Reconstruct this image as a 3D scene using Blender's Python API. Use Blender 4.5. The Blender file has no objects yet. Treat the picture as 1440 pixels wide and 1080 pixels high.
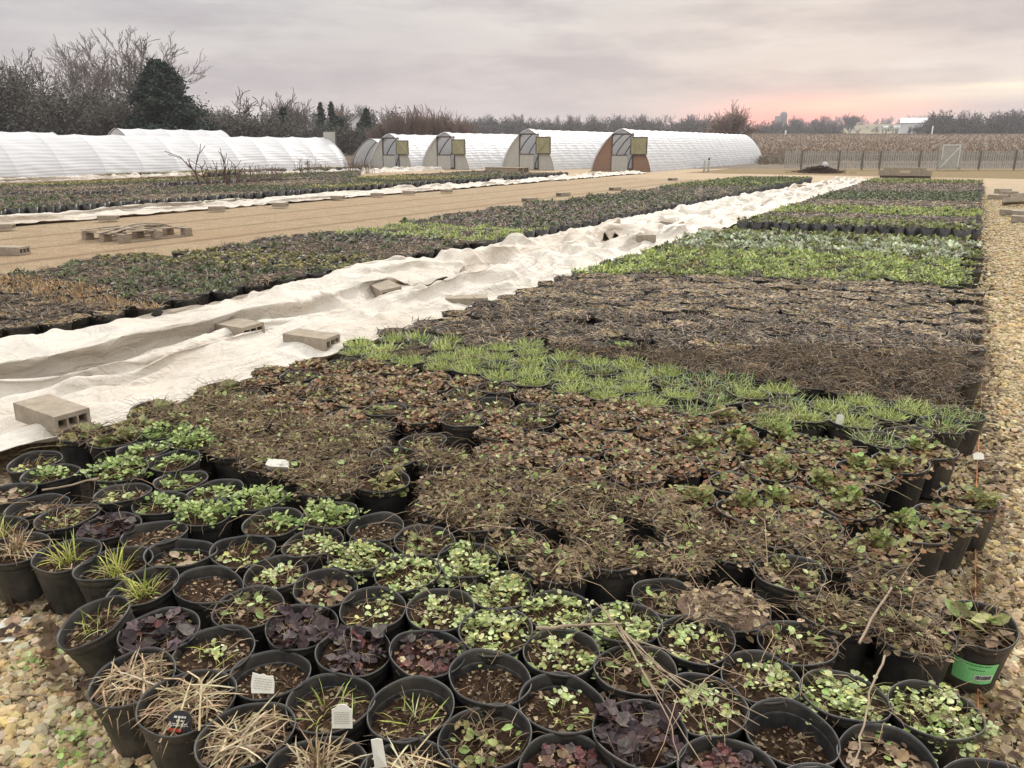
import bpy, math, random
import numpy as np
from mathutils import Vector
R=random.Random(7); rng=np.random.default_rng(11)
sc=bpy.context.scene; C=sc.collection; PI=math.pi
# ---------------------------------------------------------------- camera geometry (photo pixels 1440x1080)
H=1.6; F=1082.; YH=204.; PITCH=math.atan((540-YH)/F)
cp,sp=math.cos(PITCH),math.sin(PITCH)
YAW=math.atan2((1380-720)/F, cp+(540-YH)/F*sp)
cy,sy=math.cos(YAW),math.sin(YAW)
def G(px,py,z=0.):
    a=(px-720)/F;b=(540-py)/F; f=cp+b*sp; u=-sp+b*cp; t=(z-H)/u
    r=a*t; f*=t
    return (r*cy-f*sy, r*sy+f*cy)
def D(px,d):
    "ground position seen in column px at forward distance d"
    r=(px-720)/F/(cp+(540-YH)/F*sp)*d
    return (r*cy-d*sy, r*sy+d*cy)
def ZY(py,d): return H+d*(-sp+(540-py)/F*cp)/(cp+(540-py)/F*sp)
def proj(x,y,z):
    r=x*cy+y*sy; f=-x*sy+y*cy; u=z-H
    d=f*cp-u*sp; v=f*sp+u*cp
    return 720+F*r/d, 540-F*v/d, d
# ---------------------------------------------------------------- tagging
def tag(o,label=None,cat=None,group=None,kind=None):
    if label:o['label']=label
    if cat:o['category']=cat
    if group:o['group']=group
    if kind:o['kind']=kind
    return o
def empty(name,loc=(0,0,0),rz=0,label=None,cat=None,group=None):
    o=bpy.data.objects.new(name,None); C.objects.link(o); o.location=loc; o.rotation_euler=(0,0,rz)
    o.empty_display_size=.1
    return tag(o,label,cat,group)
def link(name,me,parent=None):
    o=bpy.data.objects.new(name,me); C.objects.link(o)
    if parent:o.parent=parent
    return o
# ---------------------------------------------------------------- materials
MATS={}
class NT:
    def __init__(s,nt): s.nt=nt;s.N=nt.nodes;s.L=nt.links
    def n(s,t,**k):
        nd=s.N.new(t)
        for a,v in k.items():
            if a.startswith('i_'):
                key=a[2:]; key=int(key) if key.isdigit() else key
                s.put(nd.inputs[key],v)
            else: setattr(nd,a,v)
        return nd
    def put(s,sock,v):
        if hasattr(v,'is_output') : s.L.new(v,sock)
        elif hasattr(v,'outputs'): s.L.new(v.outputs[0],sock)
        else: sock.default_value=v
    def m(s,op,a,b=0.,c=0.):
        nd=s.N.new('ShaderNodeMath');nd.operation=op
        for i,v in enumerate((a,b,c)): s.put(nd.inputs[i],v)
        return nd.outputs[0]
    def mix(s,f,a,b,bt='MIX'):
        nd=s.N.new('ShaderNodeMix');nd.data_type='RGBA';nd.blend_type=bt
        s.put(nd.inputs[0],f);s.put(nd.inputs[6],c4(a));s.put(nd.inputs[7],c4(b));return nd.outputs[2]
    def noise(s,scale,detail=4,rough=.6,vec=None,dist=0):
        nd=s.N.new('ShaderNodeTexNoise');nd.inputs['Scale'].default_value=scale;nd.inputs['Detail'].default_value=detail
        nd.inputs['Roughness'].default_value=rough;nd.inputs['Distortion'].default_value=dist
        if vec is not None:s.L.new(vec,nd.inputs['Vector'])
        return nd.outputs[0]
    def ramp(s,f,pts,interp='LINEAR'):
        nd=s.N.new('ShaderNodeValToRGB');cr=nd.color_ramp;cr.interpolation=interp
        while len(cr.elements)<len(pts):cr.elements.new(.5)
        for e,(p,c) in zip(cr.elements,pts):e.position=p;e.color=c4(c) if not isinstance(c,(int,float)) else (c,c,c,1)
        s.L.new(f,nd.inputs[0]);return nd.outputs[0]
    def bump(s,h,st=.5,dist=.01,nrm=None):
        nd=s.N.new('ShaderNodeBump');nd.inputs['Strength'].default_value=st;nd.inputs['Distance'].default_value=dist
        s.L.new(h,nd.inputs['Height'])
        if nrm is not None:s.L.new(nrm,nd.inputs['Normal'])
        return nd.outputs[0]
    def vec(s,sx=1,sy_=1,sz=1,rot=(0,0,0),src='Object'):
        tc=s.N.new('ShaderNodeTexCoord');mp=s.N.new('ShaderNodeMapping')
        mp.inputs['Scale'].default_value=(sx,sy_,sz);mp.inputs['Rotation'].default_value=rot
        s.L.new(tc.outputs[src],mp.inputs[0]);return mp.outputs[0]
def c4(c):
    if hasattr(c,'is_output') or hasattr(c,'outputs'):return c
    return (*c[:3],1)
def mat(name,fn=None,col=(.5,.5,.5),rough=.8,**k):
    if name in MATS:return MATS[name]
    m=bpy.data.materials.new(name);m.use_nodes=True;t=NT(m.node_tree);b=t.N['Principled BSDF']
    b.inputs['Base Color'].default_value=c4(col);b.inputs['Roughness'].default_value=rough
    b.inputs['Specular IOR Level'].default_value=k.get('spec',.3)
    if fn:fn(t,b)
    MATS[name]=m;return m
def simple(name,c1,c2,scale=8,rough=.8,bump=.3,bd=.01,sv=(1,1,1),c3=None,spec=.3,detail=6):
    def fn(t,b):
        v=t.vec(*sv); n=t.noise(scale,detail,.65,v)
        pts=[(.3,c1),(.7,c2)] if c3 is None else [(.25,c1),(.5,c2),(.75,c3)]
        t.put(b.inputs['Base Color'],t.ramp(n,pts))
        if bump:t.put(b.inputs['Normal'],t.bump(t.noise(scale*3,5,.7,v),bump,bd))
    return mat(name,fn,rough=rough,spec=spec)
def m_tint():
    def fn(t,b):
        a=t.n('ShaderNodeAttribute',attribute_name='tint')
        n=t.noise(60,2,.5,t.vec())
        c=t.mix(1.,a.outputs['Color'],t.ramp(n,[(.3,(.72,.72,.72)),(.7,(1.2,1.2,1.2))]),'MULTIPLY')
        t.put(b.inputs['Base Color'],c)
        tr=t.n('ShaderNodeBsdfTranslucent');t.put(tr.inputs[0],c)
        mx=t.n('ShaderNodeMixShader');mx.inputs[0].default_value=.18
        t.L.new(b.outputs[0],mx.inputs[1]);t.L.new(tr.outputs[0],mx.inputs[2])
        t.L.new(mx.outputs[0],t.N['Material Output'].inputs[0])
    return mat('leaf_and_stem',fn,rough=.62,spec=.35)
def m_plastic():
    def fn(t,b):
        n=t.noise(9,4,.6,t.vec()); n2=t.noise(160,3,.6,t.vec())
        # dust and dried mud on black plastic
        t.put(b.inputs['Base Color'],t.mix(t.ramp(n,[(.42,0.),(.75,.55)]),(.017,.017,.017),(.12,.10,.075)))
        t.put(b.inputs['Roughness'],t.ramp(n2,[(.3,.38),(.7,.6)]))
        t.put(b.inputs['Normal'],t.bump(n2,.15,.002))
    return mat('black_pot_plastic',fn,rough=.45,spec=.5)
def m_soil():
    def fn(t,b):
        v=t.vec();n=t.noise(45,6,.75,v);n2=t.noise(170,4,.7,v)
        c=t.ramp(n,[(.25,(.016,.010,.007)),(.5,(.055,.032,.02)),(.72,(.14,.085,.05))])
        c=t.mix(t.ramp(n2,[(.66,0.),(.72,.7)]),c,(.33,.24,.16))
        t.put(b.inputs['Base Color'],c);t.put(b.inputs['Normal'],t.bump(n,1.,.02,t.bump(n2,.8,.006)))
    return mat('potting_soil',fn,rough=.95,spec=.1)
TINT=m_tint();PLAS=m_plastic();SOIL=m_soil()
# ---------------------------------------------------------------- triangle geometry container
class Geo:
    def __init__(s): s.V=[];s.T=[];s.C=[];s.M=[];s.n=0
    def add(s,V,T,col=(1,1,1),m=0):
        V=np.asarray(V,float).reshape(-1,3);T=np.asarray(T,int).reshape(-1,3)
        s.V.append(V);s.T.append(T+s.n);s.n+=len(V)
        col=np.asarray(col,float)
        s.C.append(np.broadcast_to(col,(len(T),3)).copy() if col.ndim==1 else col)
        s.M.append(np.broadcast_to(np.asarray(m),(len(T),)).copy()); return s
    def quad(s,V,Q,col=(1,1,1),m=0):
        T=[]
        for q in Q:
            T.append((q[0],q[1],q[2]))
            if len(q)>3:T.append((q[0],q[2],q[3]))
        return s.add(V,T,col,m)
    def arr(s):
        return (np.concatenate(s.V),np.concatenate(s.T),np.concatenate(s.C),np.concatenate(s.M))
    def mesh(s,name,mats,smooth=True):
        V,T,Cc,M=s.arr();me=bpy.data.meshes.new(name)
        me.vertices.add(len(V));me.vertices.foreach_set('co',V.astype(np.float32).ravel())
        me.loops.add(len(T)*3);me.loops.foreach_set('vertex_index',T.astype(np.int32).ravel())
        me.polygons.add(len(T));me.polygons.foreach_set('loop_start',np.arange(0,len(T)*3,3,dtype=np.int32))
        try: me.polygons.foreach_set('loop_total',np.full(len(T),3,np.int32))
        except Exception: pass
        for m in mats:me.materials.append(m)
        me.polygons.foreach_set('material_index',M.astype(np.int32))
        sm=np.asarray([smooth]*len(T) if isinstance(smooth,bool) else np.isin(M,smooth));me.polygons.foreach_set('use_smooth',sm)
        at=me.attributes.new('tint','FLOAT_COLOR','FACE')
        at.data.foreach_set('color',np.concatenate([Cc,np.ones((len(T),1))],1).astype(np.float32).ravel())
        me.update();me.validate();return me
def Rz(a):
    c,s=np.cos(a),np.sin(a);o=np.zeros((len(a),3,3));o[:,0,0]=c;o[:,0,1]=-s;o[:,1,0]=s;o[:,1,1]=c;o[:,2,2]=1;return o
def Rx(a):
    c,s=np.cos(a),np.sin(a);o=np.zeros((len(a),3,3));o[:,0,0]=1;o[:,1,1]=c;o[:,1,2]=-s;o[:,2,1]=s;o[:,2,2]=c;return o
def Ry(a):
    c,s=np.cos(a),np.sin(a);o=np.zeros((len(a),3,3));o[:,1,1]=1;o[:,0,0]=c;o[:,0,2]=s;o[:,2,0]=-s;o[:,2,2]=c;return o
def scatter(g,tv,tt,P,yaw,tilt,roll,S,cols,m=0):
    tv=np.asarray(tv,float);tt=np.asarray(tt,int);N=len(P)
    if N==0:return
    M=Rz(yaw)@Rx(tilt)@Ry(roll)
    S=np.asarray(S,float);S=S[:,None] if S.ndim==1 else S
    V=np.einsum('nij,nkj->nki',M,tv[None]*(S[:,None,:] if S.shape[1]==3 else S[:,:,None]))+P[:,None,:]
    T=tt[None]+(np.arange(N)*len(tv))[:,None,None]
    g.add(V.reshape(-1,3),T.reshape(-1,3),np.repeat(cols,len(tt),0),m)
def pal(colors,n,var=.25,rg=rng):
    c=np.asarray(colors,float)[rg.integers(0,len(colors),n)]
    return np.clip(c*(1+rg.uniform(-var,var,(n,1)))*(1+rg.uniform(-.08,.08,(n,3))),0,1)
# leaf templates lie along +Y from the origin, unit length
OVAL=([(0,0,0),(-.33,.35,.06),(-.30,.72,.03),(0,1,-.06),(.30,.72,.03),(.33,.35,.06),(0,.5,-.04)],[(6,1,0),(6,2,1),(6,3,2),(6,4,3),(6,5,4),(6,0,5)])
ROUND=([(0,0,0),(-.42,.28,.07),(-.44,.7,.05),(0,1,-.03),(.44,.7,.05),(.42,.28,.07),(0,.5,-.05)],OVAL[1])
LOW=([(0,0,0),(-.33,.5,.05),(0,1,-.05),(.33,.5,.05)],[(0,2,1),(0,3,2)])
def ruff(k=11):
    v=[(0,.45,-.05)];
    for i in range(k):
        a=2*PI*i/k; r=.5*(1+.16*math.sin(a*5)+R.uniform(-.06,.06))
        v.append((r*math.sin(a),.5-r*math.cos(a)*.98,.07*math.sin(a*4+1)+.05))
    return v,[(0,1+(i+1)%k,1+i) for i in range(k)]
RUFF=ruff()
def blade(bend,seg=3,w=.06):
    v=[];x=y=z=0.;a=0.
    pts=[(0,0)]
    for i in range(seg):
        pts.append((pts[-1][0]+math.cos(a)/seg,pts[-1][1]+math.sin(a)/seg));a-=bend/seg
    for i,(y,z) in enumerate(pts[:-1]):
        ww=w*(1-.25*i/seg);v+=[(-ww/2,y,z),(ww/2,y,z)]
    v.append((0,pts[-1][0],pts[-1][1]));t=[]
    for i in range(seg-1):
        a=2*i;t+=[(a,a+1,a+3),(a,a+3,a+2)]
    a=2*(seg-1);t.append((a,a+1,a+2));return v,t
def twig(bend,w=.03):
    pts=[(0,0,0),(R.uniform(-.08,.08),.4,bend*.3),(R.uniform(-.12,.12),.75,bend*.25),(R.uniform(-.2,.2),1,-.02)]
    v=[];
    for i,p in enumerate(pts):
        ww=w*(1-.22*i)
        for k in range(3):
            a=2*PI*k/3;v.append((p[0]+ww*math.cos(a)/2,p[1],p[2]+ww*math.sin(a)/2))
    t=[]
    for i in range(3):
        for k in range(3):
            a=i*3+k;b=i*3+(k+1)%3;t+=[(a,b,b+3),(a,b+3,a+3)]
    return v,t
# colours (linear)
PALS=dict(
 lime=[(.36,.45,.15),(.36,.47,.19),(.22,.34,.09),(.40,.48,.22),(.28,.38,.13)],
 creep=[(.46,.54,.23),(.53,.58,.29),(.36,.44,.15),(.56,.60,.34),(.26,.33,.10),(.47,.46,.17)],
 leafy=[(.29,.38,.11),(.37,.46,.16),(.20,.28,.08),(.45,.52,.23)],
 purple=[(.045,.026,.029),(.062,.036,.038),(.030,.018,.021),(.085,.052,.052),(.12,.095,.09)],
 redp=[(.10,.034,.032),(.15,.05,.045),(.065,.027,.028),(.17,.09,.07)],
 straw=[(.42,.31,.175),(.28,.195,.11),(.46,.355,.21),(.19,.13,.07),(.53,.44,.29)],
 brown=[(.14,.09,.05),(.21,.14,.078),(.085,.054,.031),(.29,.205,.12),(.41,.31,.19)],
 dark=[(.085,.056,.034),(.14,.092,.055),(.045,.031,.02),(.21,.145,.09),(.34,.255,.165)],
 red=[(.23,.125,.066),(.19,.105,.058),(.30,.19,.105),(.31,.155,.08),(.13,.08,.045),(.38,.28,.165)],
 bright=[(.33,.40,.10),(.42,.48,.15),(.25,.31,.08),(.50,.54,.22)],
 yg=[(.40,.42,.08),(.30,.34,.06),(.22,.28,.05),(.48,.46,.13)],
 mid=[(.18,.21,.07),(.24,.27,.09),(.12,.15,.045),(.31,.32,.13)],
 olive=[(.20,.19,.065),(.27,.25,.09),(.14,.14,.045),(.34,.30,.13)],
 silver=[(.42,.45,.31),(.50,.52,.38),(.30,.34,.20),(.56,.58,.44)],
 orange=[(.36,.21,.09),(.44,.29,.14),(.26,.15,.065),(.46,.36,.2)],
 tan=[(.35,.255,.15),(.46,.35,.21),(.26,.18,.10),(.19,.13,.075)],
 dkg=[(.08,.105,.045),(.12,.145,.07),(.15,.17,.085),(.055,.07,.035)])
RP=.1175 # pot rim radius
PZ=.222; SZ=.188
# element: (shape, count, size, sizevar, radius, z0, z1, tilt0, tilt1, palette)
BL=[blade(.3),blade(1.0),blade(1.7)];BLT=[blade(.2,2),blade(.9,2),blade(1.5,2)]
TW=[twig(.1),twig(.4),twig(.8)]
FLATC=[(.2,.12,.07),(.3,.2,.13)]
RECIPE=dict(
 soil=[('chip',120,.012,.5,.10,.0,.008,-.5,.5,'brown'),('chip',14,.009,.5,.10,.0,.008,-.3,.3,'straw'),('twig',10,.06,.5,.08,.0,.01,-.1,.3,'tan')],
 litter=[('oval',34,.035,.5,.10,.0,.015,-.2,.4,'brown'),('chip',50,.014,.5,.10,.0,.006,-.3,.3,'tan'),('twig',16,.08,.5,.09,.0,.02,-.1,.4,'tan'),('round',6,.02,.4,.08,.005,.03,0,.5,'lime')],
 seed=[('chip',80,.014,.5,.10,.0,.006,-.3,.3,'brown'),('twig',12,.07,.5,.08,.0,.015,0,.4,'tan'),('round',26,.017,.4,.06,.01,.035,-.2,.7,'creep'),('blade',8,.07,.4,.05,0,0,.3,1.2,'yg')],
 creep=[('twig',30,.08,.5,.11,.0,.03,-.1,.4,'brown'),('round',430,.0148,.45,.132,.012,.06,-.3,.8,'creep'),('twig',34,.07,.4,.10,.0,.03,0,.6,'olive')],
 creepsp=[('chip',70,.014,.5,.10,.0,.006,-.3,.3,'brown'),('round',135,.015,.45,.10,.012,.045,-.3,.8,'creep'),('twig',26,.08,.5,.10,.0,.03,0,.5,'tan')],
 leafy=[('oval',320,.021,.45,.128,.02,.085,-.1,1.0,'leafy'),('twig',24,.09,.3,.07,.0,.02,.4,1.2,'mid')],
 leafysp=[('chip',70,.014,.5,.10,.0,.006,-.3,.3,'brown'),('oval',120,.02,.45,.09,.015,.06,0,.9,'leafy'),('twig',16,.07,.4,.08,.0,.02,0,.9,'mid')],
 heuch=[('ruff',46,.042,.4,.105,.008,.04,-.4,.8,'purple'),('ruff',8,.03,.3,.08,.01,.03,-.2,.6,'redp'),('chip',60,.014,.5,.10,.0,.006,-.3,.3,'brown'),('twig',12,.08,.4,.08,0,.02,0,.5,'tan')],
 heuchr=[('ruff',44,.024,.4,.09,.004,.03,-.4,.8,'redp'),('ruff',22,.026,.4,.10,.01,.03,-.3,.7,'purple'),('chip',70,.016,.5,.10,.0,.01,-.3,.3,'brown'),('oval',10,.03,.4,.09,.01,.02,-.2,.3,'straw')],
 straw=[('bladew',105,.115,.5,.085,.01,.035,-.15,.35,'straw'),('chip',70,.018,.5,.10,.0,.008,-.3,.3,'brown'),('bladew',60,.08,.4,.10,.005,.025,-.1,.4,'brown')],
 tuft=[('bladew',34,.12,.3,.02,.0,.01,1.0,1.5,'straw'),('bladew',50,.12,.5,.07,.01,.03,-.1,.5,'straw'),('chip',60,.016,.5,.10,.0,.008,-.3,.3,'brown')],
 blades=[('blade',44,.10,.35,.03,.0,.005,.6,1.45,'yg'),('blade',14,.09,.35,.05,.0,.005,.3,1.2,'tan'),('chip',80,.014,.5,.10,.0,.006,-.3,.3,'brown')],
 bladesp=[('blade',12,.075,.35,.05,.0,.005,.5,1.4,'yg'),('blade',8,.09,.35,.06,.0,.005,.1,.7,'leafy'),('chip',80,.014,.5,.10,.0,.006,-.3,.3,'brown'),('twig',14,.07,.4,.09,0,.015,0,.4,'tan')],
 band=[('blade',330,.065,.4,.095,.0,.02,.25,1.35,'bright'),('blade',40,.07,.4,.11,.0,.01,.0,.7,'tan')],
 bandsp=[('blade',100,.085,.4,.10,.0,.015,.2,1.3,'lime'),('blade',40,.08,.4,.10,.0,.015,.0,.9,'straw'),('twig',26,.1,.4,.10,0,.02,0,.5,'dark'),('chip',50,.014,.5,.10,.0,.006,-.3,.3,'brown')],
 mat=[('twig',190,.06,.5,.135,.02,.055,-.3,.5,'brown'),('twig',40,.09,.5,.12,.03,.055,-.2,.4,'tan'),('oval',120,.022,.5,.135,.03,.055,-.4,.5,'brown'),('oval',34,.022,.4,.12,.035,.06,-.2,.8,'olive'),('oval',9,.026,.4,.12,.04,.06,-.1,.8,'leafy')],
 matlow=[('twig',60,.07,.5,.11,.0,.035,-.3,.5,'brown'),('twig',20,.08,.5,.11,.01,.035,-.2,.4,'tan'),('oval',50,.024,.5,.11,.0,.03,-.4,.5,'brown'),('oval',34,.022,.4,.10,.01,.04,-.2,.8,'olive'),('oval',14,.026,.4,.10,.015,.05,-.1,.8,'leafy')],
 redmat=[('ruff',170,.024,.45,.128,.02,.05,-.5,.6,'red'),('oval',60,.024,.45,.12,.03,.055,-.3,.7,'brown'),('oval',20,.02,.4,.12,.04,.055,-.2,.8,'olive'),('oval',10,.022,.4,.1,.045,.06,0,.9,'leafy')],
 clump=[('ruff',130,.025,.45,.135,.015,.045,-.5,.6,'red'),('oval',50,.025,.5,.128,.02,.045,-.3,.6,'brown'),('oval',44,.026,.45,.125,.03,.055,-.3,.8,'olive'),('ruff',34,.028,.4,.05,.04,.075,.1,1.0,'olive'),('ruff',16,.026,.4,.05,.05,.08,.1,1.0,'leafy'),('ruff',12,.026,.4,.11,.04,.06,.1,.9,'mid')],
 twigs=[('oval',50,.03,.5,.112,.008,.03,-.2,.2,'dark'),('twig',110,.10,.5,.135,.015,.05,-.15,.5,'dark'),('twig',14,.1,.4,.09,.0,.01,.6,1.4,'dark'),('twig',14,.12,.5,.11,.02,.04,-.1,.3,'straw'),('chip',60,.015,.5,.10,.0,.006,-.3,.3,'dark')],
 tanmat=[('oval',110,.03,.5,.112,.02,.034,-.15,.15,'tan'),('twig',60,.08,.5,.115,.02,.035,-.2,.4,'tan'),('oval',60,.022,.5,.11,.01,.025,-.3,.4,'tan'),('twig',26,.1,.5,.11,.01,.035,-.1,.5,'dark'),('oval',12,.02,.4,.1,.02,.03,-.1,.6,'olive')],
 silver=[('oval',130,.036,.4,.12,.03,.08,.0,1.1,'silver'),('oval',30,.03,.4,.12,.0,.05,-.3,.6,'mid')],
 green=[('oval',150,.025,.4,.12,.02,.075,0,1.1,'bright'),('blade',70,.08,.4,.11,.0,.03,.3,1.4,'leafy'),('twig',10,.1,.4,.1,.01,.05,0,.6,'tan')],
 orange=[('blade',210,.065,.4,.11,.0,.03,.2,1.4,'orange')],
 olive=[('oval',130,.03,.45,.125,.02,.06,-.2,1.0,'olive'),('twig',30,.08,.4,.11,.02,.05,-.1,.5,'tan')],
 dkg=[('oval',80,.034,.45,.12,.01,.07,-.1,1.1,'dkg'),('blade',40,.08,.4,.1,.0,.02,.3,1.3,'mid'),('twig',34,.09,.5,.11,.01,.05,-.1,.8,'dark')],
 midg=[('oval',110,.034,.45,.12,.02,.07,-.1,1.1,'mid'),('blade',50,.08,.4,.1,.0,.02,.3,1.3,'olive')],
 broad=[('oval',9,.062,.3,.07,.02,.05,-.2,.9,'olive'),('oval',4,.06,.3,.09,.03,.06,.1,.9,'lime'),('twig',70,.08,.5,.10,.0,.05,-.1,.8,'tan'),('oval',18,.05,.4,.09,.01,.03,-.3,.4,'brown')],
 broadl=[('twig',60,.08,.5,.125,.01,.05,-.2,.5,'brown'),('oval',36,.05,.4,.10,.02,.06,-.2,.9,'mid'),('oval',50,.04,.4,.12,.03,.06,-.2,.6,'olive'),('twig',50,.08,.5,.12,.02,.05,-.2,.5,'brown')],
)
CLUST={'creep','creepsp','leafy','leafysp','green','midg','dkg','silver','olive','seed','matlow','broadl'}
def foliage(kind,lod,seed):
    rg=np.random.default_rng(seed);g=Geo()
    cf,sf=[(1,1),(.42,1.5),(.16,2.3)][lod]
    for sh,cnt,size,sv,rad,z0,z1,t0,t1,pn in RECIPE[kind]:
        n=max(3,int(cnt*cf))
        if lod==2 and sh in('chip',):continue
        if lod==1 and sh=='chip': n=n//2
        if lod==1 and kind in('twigs','tanmat'): n=int(n*1.5)
        r=np.sqrt(rg.random(n))*rad;a=rg.random(n)*2*PI
        z=SZ+rg.uniform(z0,z1,n)
        if sh in('round','oval','ruff') and n>18 and kind in CLUST: # leaves grow in small clusters
            K=max(4,n//(14 if lod==0 else 6));kr=np.sqrt(rg.random(K))*rad*.95;ka=rg.random(K)*2*PI;kh=rg.uniform(.2,1,K)
            j=rg.integers(0,K,n);sg=.016+.004*lod;qx=kr[j]*np.cos(ka[j])+rg.normal(0,sg,n);qy=kr[j]*np.sin(ka[j])+rg.normal(0,sg,n)
            r=np.hypot(qx,qy);a=np.arctan2(qy,qx);z=SZ+z0+(z1-z0)*kh[j]*rg.uniform(.3,1,n)
        P=np.stack([r*np.cos(a),r*np.sin(a),z],1)
        if rad<=.05 and kind=='clump':
            if seed%3==0:continue
            P[:,0]+=.055*math.cos(seed);P[:,1]+=.055*math.sin(seed)
        if sh in('round','ruff','oval') and z1>.04: # low mounds rather than a flat layer
            P[:,2]-=(r/rad)**2*.02
        S=size*(1+rg.uniform(-sv,sv,n))*(sf if sh not in('twig','blade','bladew') else 1.0)
        yaw=rg.random(n)*2*PI;tilt=rg.uniform(t0,t1,n);roll=rg.normal(0,.35,n)
        if z1>.03 or sh in('blade','bladew','twig'): # leaf bases point outward
            yaw=np.where(rg.random(n)<.6,a-PI/2+rg.normal(0,.6,n),yaw)
        P[:,:2]-=.4*np.stack([-np.sin(yaw),np.cos(yaw)],1)*(S*np.cos(tilt))[:,None]*(sh not in('blade',))
        P[:,2]=np.maximum(P[:,2],SZ+.002)
        cols=pal(PALS[pn],n,.25,rg)
        if sh in('twig',):
            wf=[1,1.7,3.2][lod];TS=TW if lod==0 else TW
            for k in range(3):
                i=np.arange(n)%3==k
                if lod==0: scatter(g,*TW[k],P[i],yaw[i],tilt[i],roll[i],S[i],cols[i])
                else:
                    tv=np.array(BLT[k][0])*[wf*.55,1,1];scatter(g,tv,BLT[k][1],P[i],yaw[i],tilt[i],roll[i],S[i],cols[i])
        elif sh in('blade','bladew'):
            wf=[1,1.7,3.4][lod]*(.55 if sh=='bladew' else .6 if lod==0 else 1)
            TS=BL if lod==0 else BLT
            for k in range(3):
                i=np.arange(n)%3==k;tv=np.array(TS[k][0])*[wf,1,1]
                scatter(g,tv,TS[k][1],P[i],yaw[i],tilt[i],roll[i],S[i],cols[i])
        elif sh=='chip':
            tv=[(-.5,-.3,0),(.5,-.35,.1),(.45,.35,0),(-.4,.3,.15)];scatter(g,tv,[(0,1,2),(0,2,3)],P,yaw,tilt,roll,S,cols)
        else:
            tv,tt={'oval':OVAL,'round':ROUND,'ruff':RUFF}[sh] if lod==0 else (LOW if sh=='oval' else (np.array(LOW[0])*[1.4,1,1],LOW[1]))
            scatter(g,tv,tt,P,yaw,tilt,roll,S,cols)
    return g
def ringmesh(g,prof,seg,col=(1,1,1),m=0,rib=None,close=False):
    V=[];n=len(prof)
    for i,(r,z) in enumerate(prof):
        for k in range(seg):
            a=2*PI*k/seg;rr=r*(1+(rib(i,a) if rib else 0));V.append((rr*math.cos(a),rr*math.sin(a),z))
    Q=[]
    for i in range(n-1):
        for k in range(seg):
            a=i*seg+k;b=i*seg+(k+1)%seg;Q.append((a,b,b+seg,a+seg))
    if close:
        c=len(V);V.append((0,0,prof[-1][1]));Q+=[((n-1)*seg+k,(n-1)*seg+(k+1)%seg,c) for k in range(seg)]
    g.quad(V,Q,col,m)
def pot_geo(lod,seed=0):
    g=Geo()
    if lod==0:
        rib=lambda i,a:(.014*math.cos(a*20) if 1<=i<=4 else 0)
        ringmesh(g,[(.001,.001),(.083,.001),(.087,.012),(.100,.120),(.1075,.178),(.109,.184),(.1125,.186),(.1135,.205),(.1135,.212),(.1175,.214),(.1185,.218),(.1175,.2225),(.1145,.2225),(.1125,.214),(.1095,.185),(.107,.155)],60,(1,1,1),0,rib)
        rg=random.Random(seed);V=g.V[0];a=np.arctan2(V[:,1],V[:,0]);f=V[:,2]/.22;p1,p2,q=rg.uniform(0,6),rg.uniform(0,6),rg.uniform(.008,.04)
        k=1+f*f*(q*np.cos(2*a+p1)+q*.45*np.cos(3*a+p2));V[:,0]*=k;V[:,1]*=k;V[:,2]+=f**3*(.004*np.cos(2*a+p2)+.002*np.cos(5*a+p1))
    elif lod==1:
        ringmesh(g,[(.085,.0),(.108,.184),(.1135,.19),(.118,.215),(.1175,.2225),(.113,.2225),(.108,.17)],16,(1,1,1),0)
    else:
        ringmesh(g,[(.087,.0),(.1175,.2225),(.110,.2225),(.107,.18)],9,(1,1,1),0)
    return g
def soil_geo(lod,seed):
    rg=np.random.default_rng(seed);g=Geo()
    if lod==0:
        rings=9;seg=30;V=[(0,0,SZ+.006)];
        for i in range(1,rings+1):
            for k in range(seg):
                r=.1085*i/rings;a=2*PI*(k+.5*(i%2))/seg;V.append((r*math.cos(a),r*math.sin(a),SZ+rg.normal(0,.0035)-(.004 if i==rings else 0)+.005*math.cos(r/.1085*1.5)))
        T=[(0,1+k,1+(k+1)%seg) for k in range(seg)];Q=[]
        for i in range(rings-1):
            for k in range(seg):
                a=1+i*seg+k;b=1+i*seg+(k+1)%seg;Q.append((a,a+seg,b+seg,b))
        g.quad(V,T+Q,(1,1,1),0)
    else:
        seg=[0,12,8][lod];V=[(0,0,SZ+.008)]+[(.109*math.cos(2*PI*k/seg),.109*math.sin(2*PI*k/seg),SZ-.004) for k in range(seg)]
        g.add(V,[(0,1+k,1+(k+1)%seg) for k in range(seg)],(1,1,1),0)
    return g
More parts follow.
